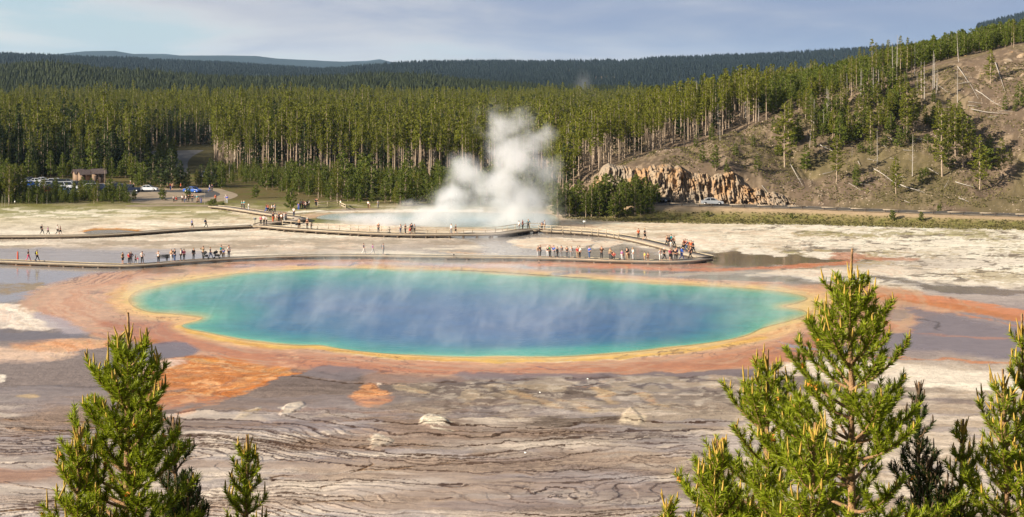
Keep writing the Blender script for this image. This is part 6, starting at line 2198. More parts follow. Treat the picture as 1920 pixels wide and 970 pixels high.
# strollers
for (u, v, lb) in ((385.5, 486.6, 'black stroller in front of the person in khaki'), (406, 485.6, 'black stroller pushed by the person in teal')):
    x, y, z = gp(u, v, 0.42)
    e = empty('stroller', (x, y, z + 0.02), 0.0)
    setp(e, lb + ' on the near boardwalk', 'stroller')
    G_ = Geo(); box(G_, (0.05, 0, .52), (.62, .42, .26), top=1.1); box(G_, (-.2, 0, .72), (.14, .42, .36))
    obj_from('seat', G_.build('seat', BLK), e)
    G_ = Geo(); V, F = tube([(-.32, 0, .72), (-.25, 0, .95), (-.05, 0, 1.04), (.15, 0, .92)], [.18, .24, .24, .2], 8); G_.add(V, F)
    obj_from('canopy', G_.build('canopy', BLK), e)
    G_ = Geo()
    for sy_ in (-.2, .2):
        V, F = tube([(.45, sy_, .12), (.1, sy_, .45), (-.35, sy_, .75), (-.62, sy_, 1.02)], [.02] * 4, 4); G_.add(V, F)
        V, F = tube([(-.35, sy_, .15), (0, sy_, .45)], [.02] * 2, 4); G_.add(V, F)
    V, F = tube([(-.62, -.2, 1.02), (-.62, .2, 1.02)], [.025] * 2, 4); G_.add(V, F)
    obj_from('frame', G_.build('frame', mat('grey_metal', (.2, .2, .2), .4)), e)
    Gw = Geo(); V, F = tube([(0, -.03, 0), (0, -.03, 0.001), (0, .03, .001), (0, .03, 0)], [.01, .13, .13, .01], 10)
    V, F = tube([(0, -.031, 0), (0, -.03, 0), (0, .03, 0), (0, .031, 0)], [.005, .13, .13, .005], 10); Gw.add(V, F); wm = Gw.build('wheel', BLK)
    for (wx, wy) in ((.45, -.22), (.45, .22), (-.35, -.22), (-.35, .22)):
        obj_from('wheel', wm, e, (wx, wy, .14))
# ------------------------------------------------------------------ vehicles, huts
GLASS = mat('dark_car_glass', (0.02, 0.025, 0.03), 0.08, 0.05, spec=0.6)
TYRE = mat('tyre_rubber', (0.02, 0.02, 0.02), 0.9, 0.05)
RIM = mat('wheel_rim', (0.45, 0.45, 0.46), 0.35, 0.05, metal=0.6)
LAMPR = mat('tail_lamp', (0.35, 0.02, 0.02), 0.3, 0.05)
LAMPW = mat('head_lamp', (0.75, 0.75, 0.72), 0.2, 0.05)


def loft(G_, prof, hw, mi=0, inset=0.0, topin=0.0):
    """profile in (x,z) extruded across y with the upper points drawn inwards"""
    n = len(prof)
    zs = [p[1] for p in prof]; z0, z1 = min(zs), max(zs)
    V = []
    for sgn in (-1, 1):
        for (x, z) in prof:
            f = (z - z0) / (z1 - z0 + 1e-9)
            V.append((x, sgn * (hw - topin * f ** 1.5), z))
    F4 = [(i, (i + 1) % n, n + (i + 1) % n, n + i) for i in range(n)]
    return V, F4, [list(range(n))[::-1], [n + i for i in range(n)]]


def poly_mesh(name, V, F, m, smooth=False, bevel=0.0):
    bm = bmesh.new()
    vs_ = [bm.verts.new(v) for v in V]
    for f in F:
        try:
            bm.faces.new([vs_[i] for i in f])
        except ValueError:
            pass
    bmesh.ops.recalc_face_normals(bm, faces=bm.faces)
    if bevel:
        bmesh.ops.bevel(bm, geom=list(bm.edges), offset=bevel, segments=2, affect='EDGES', profile=0.6)
    me = bpy.data.meshes.new(name)
    bm.to_mesh(me); bm.free()
    me.materials.append(m)
    return me


def car_parts(kind):
    if kind == 'sedan':
        L, W_, body = 4.6, .90, [(-2.3, .35), (-2.32, .75), (-2.15, .92), (-1.55, .96), (-.95, .98), (.9, .96), (1.7, .86), (2.2, .72), (2.3, .5), (2.25, .3), (-2.2, .28)]
        cab = [(-1.5, .96), (-.85, 1.40), (.25, 1.44), (1.05, .96)]
    elif kind == 'suv':
        L, W_, body = 4.8, .95, [(-2.38, .40), (-2.42, .95), (-2.36, 1.08), (-1.5, 1.10), (1.0, 1.08), (1.9, 1.0), (2.3, .85), (2.4, .6), (2.35, .34), (-2.3, .32)]
        cab = [(-2.25, 1.09), (-2.0, 1.66), (.35, 1.70), (1.1, 1.08)]
    elif kind == 'van':
        L, W_, body = 5.2, 1.0, [(-2.55, .40), (-2.6, 1.1), (-2.55, 1.2), (1.4, 1.2), (2.2, 1.05), (2.55, .8), (2.6, .5), (2.5, .34), (-2.5, .32)]
        cab = [(-2.52, 1.2), (-2.4, 1.98), (.8, 2.0), (1.65, 1.2)]
    else:
        L, W_, body = 5.7, .98, [(-2.85, .50), (-2.88, 1.12), (-.95, 1.12), (-.94, 1.06), (1.3, 1.10), (2.3, 1.04), (2.75, .9), (2.85, .6), (2.8, .42), (-2.8, .42)]
        cab = [(-.9, 1.08), (-.75, 1.76), (.65, 1.78), (1.4, 1.1)]
    V, F4, caps = loft(None, body, W_, topin=0.06)
    bm_ = poly_mesh('body', V, F4 + caps, mat('paint', (.5, .5, .5), .3), bevel=0.04)
    V, F4, caps = loft(None, cab, W_ - .07, topin=0.17)
    cb = poly_mesh('window_band', V, F4 + caps, GLASS, bevel=0.03)
    (xa, za), (xb, zb), (xc, zc_), (xd, zd) = cab
    rf = [(xb - .06, zb - .02), (xb, zb + .035), (xc, zc_ + .04), (xc + .12, zc_ - .03)]
    V, F4, caps = loft(None, rf, W_ - .22)
    rm_ = poly_mesh('roof', V, F4 + caps, mat('paint', (.5, .5, .5), .3), bevel=0.015)
    # pillars
    G_ = Geo()
    hw = W_ - .07
    for sgn in (-1, 1):
        for (x0, z0, x1, z1) in ((xa, za, xb, zb), (xd, zd, xc, zc_), ((xa + xd) / 2 - .1, za, (xb + xc) / 2 - .1, zb)):
            V, F = tube([(x0, sgn * (hw - .0), z0), (x1, sgn * (hw - .165), z1)], [.055, .045], 4); G_.add(V, F)
    pl = G_.build('pillar', mat('paint', (.5, .5, .5), .3))
    wr = .34 if kind in ('sedan',) else .39
    G_ = Geo(); V, F = tube([(0, -.115, 0), (0, -.11, 0), (0, .11, 0), (0, .115, 0)], [.01, wr, wr, .01], 16); G_.add(V, F); tm = G_.build('tyre', TYRE)
    G_ = Geo(); V, F = tube([(0, -.125, 0), (0, -.12, 0), (0, .12, 0), (0, .125, 0)], [.01, wr * .6, wr * .6, .01], 12); G_.add(V, F); rm2 = G_.build('rim', RIM)
    xl = body[0][0]
    hl = Geo(); box(hl, (0, 0, 0), (.10, .30, .14)); hlm = hl.build('headlight', LAMPW)
    tl = Geo(); box(tl, (0, 0, 0), (.08, .24, .18)); tlm = tl.build('taillight', LAMPR)
    return dict(L=L, W=W_, body=bm_, win=cb, roof=rm_, pillar=pl, tyre=tm, rim=rm2, wr=wr, hl=hlm, tl=tlm, zl=body[1][1] - .08)


CARS = {k_: car_parts(k_) for k_ in ('sedan', 'suv', 'van', 'pickup')}
_pm = {}


def paint(rgb):
    if rgb not in _pm:
        m = mat('paint_%d_%d_%d' % rgb, lin(rgb), 0.28, 0.03, spec=0.5)
        m.node_tree.nodes['Principled BSDF'].inputs['Coat Weight'].default_value = 0.6
        _pm[rgb] = m
    return _pm[rgb]


def car(kind, u, v, rgb, rz, label, z=None, grp='cars in the parking area', y=None):
    P_ = CARS[kind]
    x, y_, z_ = gp(u, v, 0.0) if z is None else ray_hit(u, v, 270, 400)
    if z is not None:
        z_ = z
        y_ = (EYE - z) * FPX / (v - YH); x = (u - 960) * y_ / FPX
    e = empty({'suv': 'parked_car', 'sedan': 'parked_car', 'van': 'parked_van', 'pickup': 'pickup_truck'}[kind], (x, y_, z_ + 0.02), rz)
    setp(e, label, {'van': 'van', 'pickup': 'pickup truck'}.get(kind, 'car'), grp)
    pm_ = paint(rgb)
    for nm_ in ('body', 'roof', 'pillar'):
        o = obj_from(nm_, P_[nm_], e)
        o.material_slots[0].link = 'OBJECT'; o.material_slots[0].material = pm_
    obj_from('window_band', P_['win'], e)
    ax = P_['L'] * .5 - .85
    for sx_ in (-1, 1):
        for sy_ in (-1, 1):
            w = obj_from('wheel', P_['tyre'], e, (sx_ * ax, sy_ * (P_['W'] - .09), P_['wr']))
            obj_from('rim', P_['rim'], w)
    for sy_ in (-1, 1):
        obj_from('headlight', P_['hl'], e, (P_['L'] * .5 - .09, sy_ * (P_['W'] - .26), P_['zl'] - .06))
        obj_from('taillight', P_['tl'], e, (-P_['L'] * .5 + .02, sy_ * (P_['W'] - .2), P_['zl']))
    return e


CW, CS, CD, CNV, CB, CLB, CR, CGY = (232, 234, 236), (168, 172, 176), (36, 38, 42), (30, 38, 60), (30, 84, 170), (128, 158, 188), (122, 34, 30), (92, 96, 100)
LOT = [
    ('suv', 47, 347, CW, 0.1, 'white car at the left of the lot, in the row nearest the trees'), ('sedan', 57, 342.5, CNV, 0.3, 'navy car at the back left of the lot'),
    ('sedan', 57, 351, CB, 0.2, 'bright blue car behind the trees left of the lot'), ('sedan', 68, 345, CW, 0.2, 'white sedan right of the navy car'),
    ('sedan', 22, 344, CS, 0.1, 'silver car at the far left edge of the lot'), ('sedan', 26, 354, CW, 0.2, 'small white car half hidden in the left trees'),
    ('sedan', 58, 359, CGY, 1.3, 'grey car nose-on below the bright blue car'), ('sedan', 86, 348, CD, 0.2, 'black car at the left of the middle row'),
    ('suv', 92, 353, CW, 0.25, 'white car in front of the black car, middle row'), ('sedan', 101, 354, CNV, 0.9, 'dark blue hatchback beside the white middle-row car'),
    ('suv', 107, 347, CW, 0.2, 'white tall car in the back row, centre of the lot'), ('suv', 116, 348.5, CD, 0.2, 'black car right of the white back-row car'),
    ('sedan', 128, 346, CGY, 0.2, 'dark grey car alone in the back row'), ('van', 127, 356, CW, 0.12, 'large white vehicle in the middle of the lot'),
    ('sedan', 139, 350, CS, 0.2, 'silver car behind the large white vehicle'), ('sedan', 147, 350.5, CD, 0.2, 'black sedan at the right of the back row'),
    ('sedan', 116, 361, CLB, 0.1, 'pale blue sedan in the front row'), ('sedan', 121, 366, CLB, 0.1, 'pale blue sedan nearest the basin'),
    ('sedan', 134, 363.5, CW, 0.1, 'white sedan in the front row, right end'), ('sedan', 89, 362, CR, 0.3, 'dark red car at the left of the front row'),
    ('suv', 104, 359, CD, 0.2, 'black tall car in the front row, centre'), ('van', 168, 354, CNV, 0.05, 'navy van beside the toilet huts'),
    ('suv', 176, 357, CW, 0.4, 'white car tail behind the navy van'), ('suv', 190, 358, CNV, 0.05, 'dark navy tall car right of the lot'),
    ('sedan', 14, 350, CD, 0.1, 'black car at the far left behind trees'), ('sedan', 80, 343, CW, 0.2, 'white car at the very back of the lot'),
    ('suv', 223, 357, CD, 0.1, 'black car at the right exit of the lot'),
]
for a in LOT:
    car(*a)
car('pickup', 243, 360.5, CNV, 3.14, 'dark navy pickup truck on the loop road near the lot', grp='vehicles on the roads')
car('sedan', 278, 358.5, CW, 0.0, 'white sports car on the loop road', grp='vehicles on the roads')
car('sedan', 361, 361.5, CB, -0.5, 'blue car turning at the right end of the loop road', grp='vehicles on the roads')
car('suv', 393, 333.5, CNV, 0.0, 'dark car half hidden in trees above the grassy knoll', grp='vehicles on the roads')
car('pickup', 1229, 379.6, CD, 3.14, 'black pickup truck on the valley road beside the thicket', z=2.24, grp='vehicles on the roads')
car('sedan', 1335, 384.6, CS, -0.04, 'silver sedan on the valley road under the rock face', z=2.10, grp='vehicles on the roads')

# toilet huts
HUTW = mat('hut_wall', lin((134, 112, 92)), 0.9, 0.12, 1.5)
HUTD = mat('hut_dark_wall', lin((74, 62, 54)), 0.9, 0.12, 1.5)
HUTR = mat('shingle_roof', lin((92, 80, 76)), 0.9, 0.2, 3.0)
HUTT = mat('white_fascia', lin((196, 190, 184)), 0.8, 0.08)


def hut(u, v, w, d, h, label, rz=0.0, gables=1):
    x, y, z = gp(u, v)
    e = empty('toilet_hut', (x, y, z), rz)
    setp(e, label, 'hut', 'toilet huts at the parking area')
    G_ = Geo(); box(G_, (0, 0, h / 2), (w, d, h))
    obj_from('wall', G_.build('wall', HUTW), e)
    # ridge runs across the view; gable end faces left-front
    rh = h + 1.1
    V = [(-w / 2 - .35, -d / 2 - .45, h - .12), (w / 2 + .35, -d / 2 - .45, h - .12), (w / 2 + .35, 0, rh), (-w / 2 - .35, 0, rh), (-w / 2 - .35, d / 2 + .45, h - .12), (w / 2 + .35, d / 2 + .45, h - .12)]
    V2 = [(a, b, c + .14) for a, b, c in V]
    F = [(0, 1, 2, 3), (3, 2, 5, 4), (6, 9, 8, 7), (9, 10, 11, 8), (0, 6, 7, 1), (4, 5, 11, 10), (0, 3, 9, 6), (3, 4, 10, 9), (1, 7, 8, 2), (2, 8, 11, 5)]
    roof = obj_from('roof', poly_mesh('roof', V + V2, F, HUTR), e)
    V = [(-w / 2, -d / 2, h), (-w / 2, d / 2, h), (-w / 2, 0, rh - .05), (-w / 2 + .1, -d / 2, h), (-w / 2 + .1, d / 2, h), (-w / 2 + .1, 0, rh - .05)]
    obj_from('gable', poly_mesh('gable', V, [(0, 1, 2), (3, 5, 4), (0, 2, 5, 3), (1, 4, 5, 2), (0, 3, 4, 1)], HUTW), e)
    for k_ in range(gables):
        G_ = Geo(); box(G_, (0, 0, 1.0), (.9, .06, 2.0))
        dd_ = obj_from('door', G_.build('door', HUTD), e, (-w / 2 + .8 + k_ * 1.3, -d / 2 - .032, 0))
        G_ = Geo(); box(G_, (.33, -.05, 1.0), (.06, .05, .12)); obj_from('handle', G_.build('handle', RIM), dd_)
    G_ = Geo(); V, F = tube([(0, 0, 0), (0, 0, 1.0)], [.12, .12], 8); G_.add(V, F)
    obj_from('vent_pipe', G_.build('vent_pipe', BLK), roof, (w * .2, d * .25, rh - .5))
    return e


hut(147, 340.6, 2.2, 3.0, 2.1, 'left brown toilet hut with a shingle roof', 0.55, 1)
hut(158, 342, 2.6, 3.0, 2.1, 'middle brown toilet hut, touching the left one, with a shingle roof', 0.55, 1)
hut(185, 343, 3.2, 3.0, 2.5, 'right toilet hut with a dark open side beside a tall trunk', 0.35, 2)
G_ = Geo()
# pale dead stems at the far left edge of the basin
for k_, (u, vb, hp, lb) in enumerate(((4, 388, 24, 'leftmost'), (9, 388, 26, 'second from the left'), (16, 387, 24, 'third from the left'), (69, 383, 20, 'at the middle of the belt'), (88, 384, 18, 'right of the middle of the belt'))):
    x_, y_, _ = gp(u, vb)
    individual_tree('snag', k_ % 4, x_, y_, hp * y_ / FPX, 'bleached little snag at the crust edge, ' + lb, 'bleached snags at the edge of the crust')
x_, y_, _ = gp(196, 349)
individual_tree('lodge', 1, x_, y_, 7.5, 'tall bare-stemmed pine standing right of the toilet huts', None)
x_, y_, _ = gp(384, 383.5)
individual_tree('snag', 2, x_, y_, 3.2, 'dead stem standing in the flat brown shrub', None)
# ------------------------------------------------------------------ the young pines close to the camera
def needle_mat(name, a, b_, tip):
    m = bpy.data.materials.new(name)
    m.use_nodes = True
    t = NT(m.node_tree)
    p = m.node_tree.nodes['Principled BSDF']
    gg = t.n('ShaderNodeNewGeometry'); tc = t.n('ShaderNodeTexCoord')
    nz = t.noise(tc.outputs['Object'], 2.2, 3, 0.6)
    c = t.mix(t.sstep(nz, 0.3, 0.7), a, b_)
    c = t.mix(t.math('MULTIPLY', gg.outputs['Random Per Island'], 0.6), c, tip)
    t.link(c, p.inputs['Base Color'])
    p.inputs['Roughness'].default_value = 0.45
    p.inputs['Specular IOR Level'].default_value = 0.35
    tr = t.n('ShaderNodeBsdfTranslucent', i_0=c)
    mx = t.n('ShaderNodeMixShader', i_0=0.38)
    t.link(p.outputs[0], mx.inputs[1]); t.link(tr.outputs[0], mx.inputs[2])
    t.link(mx.outputs[0], m.node_tree.nodes['Material Output'].inputs[0])
    return m


NEEDLE = needle_mat('pine_needles', (0.155, 0.215, 0.012), (0.310, 0.375, 0.016), (0.42, 0.46, 0.03))
NEEDLE_SHADE = needle_mat('shade_tinted_pine_needles', (0.030, 0.055, 0.014), (0.060, 0.095, 0.018), (0.08, 0.10, 0.02))  # shaded copy of the needles, the shade put into the colour
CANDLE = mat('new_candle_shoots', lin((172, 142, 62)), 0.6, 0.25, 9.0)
CANDLE_SHADE = mat('shade_tinted_candle_shoots', lin((84, 68, 50)), 0.7, 0.25, 9.0)  # shoots darkened to match the painted shade of the needles
CONE = mat('orange_pollen_cones', lin((206, 136, 56)), 0.7, 0.25, 9.0)
PBARK = mat('young_pine_bark', lin((148, 116, 84)), 0.9, 0.35, 9.0, bump=0.6, bscale=40)


def needles_along(G_, P, rng, dens=430, ln=0.066, w=0.0050, ang=0.75, up=0.35):
    """bottle-brush of needles round the polyline P"""
    P = np.asarray(P)
    seg = np.linalg.norm(np.diff(P, axis=0), axis=1); L = seg.sum()
    if L < 1e-3:
        return
    n = int(L * dens)
    cum = np.concatenate([[0], np.cumsum(seg)])
    t = rng.random(n) * L
    pos = np.stack([np.interp(t, cum, P[:, i]) for i in range(3)], 1)
    k_ = np.clip(np.searchsorted(cum, t) - 1, 0, len(P) - 2)
    T = (P[k_ + 1] - P[k_]) / (seg[k_][:, None] + 1e-9)
    r = rng.normal(size=(n, 3)); r -= (r * T).sum(1, keepdims=True) * T; r /= np.linalg.norm(r, axis=1)[:, None]
    a = ang * (0.7 + 0.6 * rng.random((n, 1)))
    d = T * np.cos(a) + r * np.sin(a)
    d[:, 2] += up * rng.random(n) * 0.6
    d /= np.linalg.norm(d, axis=1)[:, None]
    side = np.cross(d, rng.normal(size=(n, 3))); side /= np.linalg.norm(side, axis=1)[:, None]
    l_ = ln * (0.7 + 0.6 * rng.random((n, 1)))
    V = np.stack([pos + side * w, pos - side * w, pos + d * l_], 1).reshape(-1, 3)
    G_.add(V, np.arange(n * 3).reshape(-1, 3))


def curve_pts(p0, d0, L, bend, n=6):
    """branch line that turns upward by bend"""
    P = [np.array(p0, float)]; d = np.array(d0, float); d /= np.linalg.norm(d)
    for i in range(n):
        P.append(P[-1] + d * L / n)
        d = d + np.array([0, 0, bend / n]); d /= np.linalg.norm(d)
    return np.array(P), d


def candle(Gc, p, rng, s=1.0):
    for j in range(1 + int(rng.random() < 0.30)):
        d = np.array([rng.normal() * 0.12, rng.normal() * 0.12, 1.0]) if j == 0 else np.array([rng.normal() * 0.35, rng.normal() * 0.35, 1.0])
        L = s * (0.07 + 0.09 * rng.random()) * (1 if j == 0 else 0.65)
        V, F = tube([p, p + d * L * .6, p + d * L], [0.0085, 0.008, 0.003], 5)
        Gc.add(V, F, 1)


def close_pine(label, u, v, Y, down_px, half_px, seed, dark=False, leaders=1, whorl=0.30, lean=0.0, dens=1.0, leader_len=0.42, cut=None, fat=1.0):
    """young pine whose tip stands at photo pixel (u, v) at distance Y; half_px wide when down_px below the tip"""
    rng = np.random.default_rng(seed)
    k_ = Y / FPX
    xt = (u - 960) * k_; zt = EYE - (v - YH) * k_
    zb = hgt(xt, Y)
    H = zt - zb
    slope = (half_px / down_px)
    Tn, Nd = Geo(), Geo()
    Cd = Nd
    n = 16
    hs = np.linspace(0, 1, n)
    wob = np.cumsum(rng.normal(size=(n, 2)) * 0.008, axis=0); wob -= wob[0]
    ax = np.stack([wob[:, 0] - wob[-1, 0] * hs * 0 + lean * (1 - hs) * 0, wob[:, 1], hs * H], 1)
    ax[:, 0] -= ax[-1, 0]; ax[:, 1] -= ax[-1, 1]
    V, F = tube(ax, 0.010 + 0.052 * (H / 5) * (1 - hs) ** 0.9, 7)
    Tn.add(V, F)

    def axis(z):
        return np.array([np.interp(z, ax[:, 2], ax[:, 0]), np.interp(z, ax[:, 2], ax[:, 1]), z])
    # leader shoot: needles below, candle on top
    needles_along(Nd, [axis(H - leader_len - 0.45), axis(H - leader_len * 0.62)], rng, 620 * dens, 0.055, ang=0.6)
    Pc = [axis(H - leader_len * 0.66), axis(H - leader_len * .3), axis(H)]
    V, F = tube(Pc, [0.014, 0.012, 0.004], 6); Cd.add(V, F, 1)
    for j in range(4):
        a = rng.random() * 6.28; b0 = axis(H - leader_len * (0.62 + 0.08 * rng.random()))
        d = np.array([math.cos(a) * .3, math.sin(a) * .3, 1.0])
        V, F = tube([b0, b0 + d * .09, b0 + d * (.14 + .05 * rng.random())], [0.011, .010, .003], 5); Cd.add(V, F, 1)
    z = H - leader_len * 0.95
    wi = 0
    zmin = max(0.25, H - (970 - v) * k_ - 1.3)
    while z > zmin:
        s_ = H - z
        R = 0.80 * slope * s_ * (1.0 if wi > 1 else 0.8) + 0.03
        nb = (5 if wi > 1 else 4) + int(rng.random() < .3)
        off = rng.random() * 6.28
        for j in range(nb):
            if rng.random() < 0.09:
                continue
            a = off + j * 6.283 / nb + rng.normal() * .22
            el = max(0.12, 1.15 - 0.36 * s_) + rng.normal() * .08
            L = R * (0.70 + 0.5 * rng.random()) / max(math.cos(el * 0.8), 0.5)
            d0 = (math.cos(a), math.sin(a), math.tan(min(el, 1.1)) * 0.55)
            P, dend = curve_pts(axis(z + rng.normal() * .02), d0, L, 0.75, 6)
            V, F = tube(P, np.linspace(0.009 + 0.010 * L, 0.004, 7), 5); Tn.add(V, F)
            f0 = 0.25 if s_ < 1.4 else 0.42
            i0 = int(f0 * 6)
            needles_along(Nd, P[i0:], rng, 430 * dens, 0.066 * fat)
            if rng.random() < 0.8:
                candle(Cd, P[-1], rng, (1.0 if s_ < 1.3 else 0.62) * (0.6 + .6 * rng.random()))
            # side shoots, in a flattened spray
            T_ = (P[-1] - P[0]) / np.linalg.norm(P[-1] - P[0]); sd_ = np.cross(T_, [0, 0, 1.0]); sd_ /= np.linalg.norm(sd_) + 1e-9
            nsub = int(L / 0.10)
            for q in range(nsub):
                f = 0.28 + 0.66 * (q + rng.random()) / max(nsub, 1)
                pb = P[0] + (P[-1] - P[0]) * 0
                ii = f * 6; i_ = int(min(ii, 5)); pb = P[i_] + (P[i_ + 1] - P[i_]) * (ii - i_)
                sg = 1 if q % 2 else -1
                dd_ = T_ * 0.75 + sd_ * sg * (0.75 + .3 * rng.random()) + np.array([0, 0, .30 + .3 * rng.random()])
                l2 = (0.10 + 0.34 * (1 - f) * L) * (0.7 + .6 * rng.random())
                Q, _ = curve_pts(pb, dd_, l2, 0.8, 4)
                V, F = tube(Q, np.linspace(.006, .003, 5), 4); Tn.add(V, F)
                needles_along(Nd, Q, rng, 430 * dens, 0.062 * fat)
                if rng.random() < (0.35 if s_ < 1.2 else 0.13):
                    candle(Cd, Q[-1], rng, 0.7 if s_ < 1.2 else 0.45)
                elif rng.random() < 0.10 and s_ > 1.0:
                    V, F = tri_clump(Q[-1], 0.022, 9, 0.02, rng, 1.2); Nd.add(V, F, 2)
        wi += 1
        # short spurs between whorls keep the stem from looking bare
        if s_ > 0.3:
            for q in range(3):
                a = rng.random() * 6.28; zz = z - whorl * rng.random()
                Q, _ = curve_pts(axis(zz), (math.cos(a), math.sin(a), .9), .10 + .06 * rng.random(), .5, 3)
                needles_along(Nd, Q, rng, 420 * dens, .05 * fat)
        z -= whorl * (0.8 + 0.4 * rng.random()) * (0.72 if wi < 2 else 1)
    if leaders > 1:
        for l_ in range(leaders - 1):
            b0 = axis(H - 0.75 - .35 * l_); dx_ = (-0.16 - 0.05 * l_) * (1 if l_ % 2 == 0 else -1)
            P, _ = curve_pts(b0, (dx_ * 4, .1, .55), .34, 1.6, 5)
            P2 = np.concatenate([P, P[-1:] + np.array([[0, 0, .22]])])
            V, F = tube(P2, np.linspace(.014, .007, 7), 5); Tn.add(V, F)
            needles_along(Nd, P2[1:-1], rng, 620 * dens, .055)
            V, F = tube([P2[-2], P2[-1] + [0, 0, .08]], [.012, .004], 5); Cd.add(V, F, 1)
    e = empty('young_pine', (xt, Y, zb), 0)
    setp(e, label, 'pine tree', 'young pines close in front')
    obj_from('trunk', Tn.build('trunk', PBARK, True), e)
    obj_from('foliage', Nd.build('foliage', [NEEDLE_SHADE if dark else NEEDLE, CANDLE_SHADE if dark else CANDLE, CONE]), e)
    return e


close_pine('tallest young pine, right of centre, its orange tip above the spring edge', 1598, 466, 13.0, 500, 250, 1, whorl=.205, leader_len=.48, dens=1.15)
close_pine('double-tipped young pine just left of the tallest one', 1440, 655, 14.0, 300, 165, 2, leaders=2, whorl=.22, leader_len=.30, dens=1.05)
close_pine('tall dense young pine on the left with clustered tips', 240, 586, 12.5, 385, 178, 3, leaders=4, whorl=.16, leader_len=.40, dens=1.3)
close_pine('small single-stemmed young pine right of the left dense one', 463, 815, 13.5, 155, 48, 4, whorl=.20, leader_len=.28)
close_pine('shade-coloured slim young pine behind the right side of the left dense one', 325, 782, 14.4, 200, 48, 5, dark=True, whorl=.20, leader_len=.22)  # shade-side twigs built as a separate pine, shade in its colour
close_pine('low shade-coloured pine tip at the right foot of the left dense pine', 353, 898, 13.2, 70, 30, 6, dark=True, whorl=.18, leader_len=.16)
close_pine('young pine cut by the right edge, lower tip', 1880, 692, 13.0, 280, 105, 7, whorl=.22, leader_len=.30)
close_pine('young pine at the right edge whose tip stands highest there', 1916, 588, 14.2, 330, 66, 8, whorl=.24, leader_len=.36)
close_pine('narrow young pine left of the one cut by the right edge', 1806, 786, 13.6, 190, 46, 9, whorl=.20, leader_len=.24)
close_pine('shade-coloured young pine tucked behind the right side of the tallest one', 1723, 716, 14.6, 260, 66, 10, dark=True, whorl=.20, leader_len=.22)  # stands for twigs in the tallest pine's shade, coloured dark for it
close_pine('shade-coloured low pine tip between the tallest pine and the right edge', 1741, 862, 13.8, 110, 42, 11, dark=True, whorl=.18, leader_len=.16)
close_pine('lowest shade-coloured pine tip right of the tallest pine', 1774, 908, 13.2, 66, 26, 12, dark=True, whorl=.16, leader_len=.14)
close_pine('tiny pine tip at the bottom edge left of the double-tipped pine', 1252, 945, 13.0, 40, 12, 13, whorl=.16, leader_len=.14)
close_pine('bushy young pine filling the gap below the two right-hand tips', 1528, 792, 11.8, 178, 84, 14, whorl=.20, leader_len=.24, dens=1.0)
close_pine('low young pine left of the double-tipped one', 1345, 826, 12.8, 150, 62, 15, whorl=.18, leader_len=.22)
close_pine('low young pine at the left foot of the dense left pine', 150, 800, 12.0, 175, 52, 16, whorl=.20, leader_len=.24)
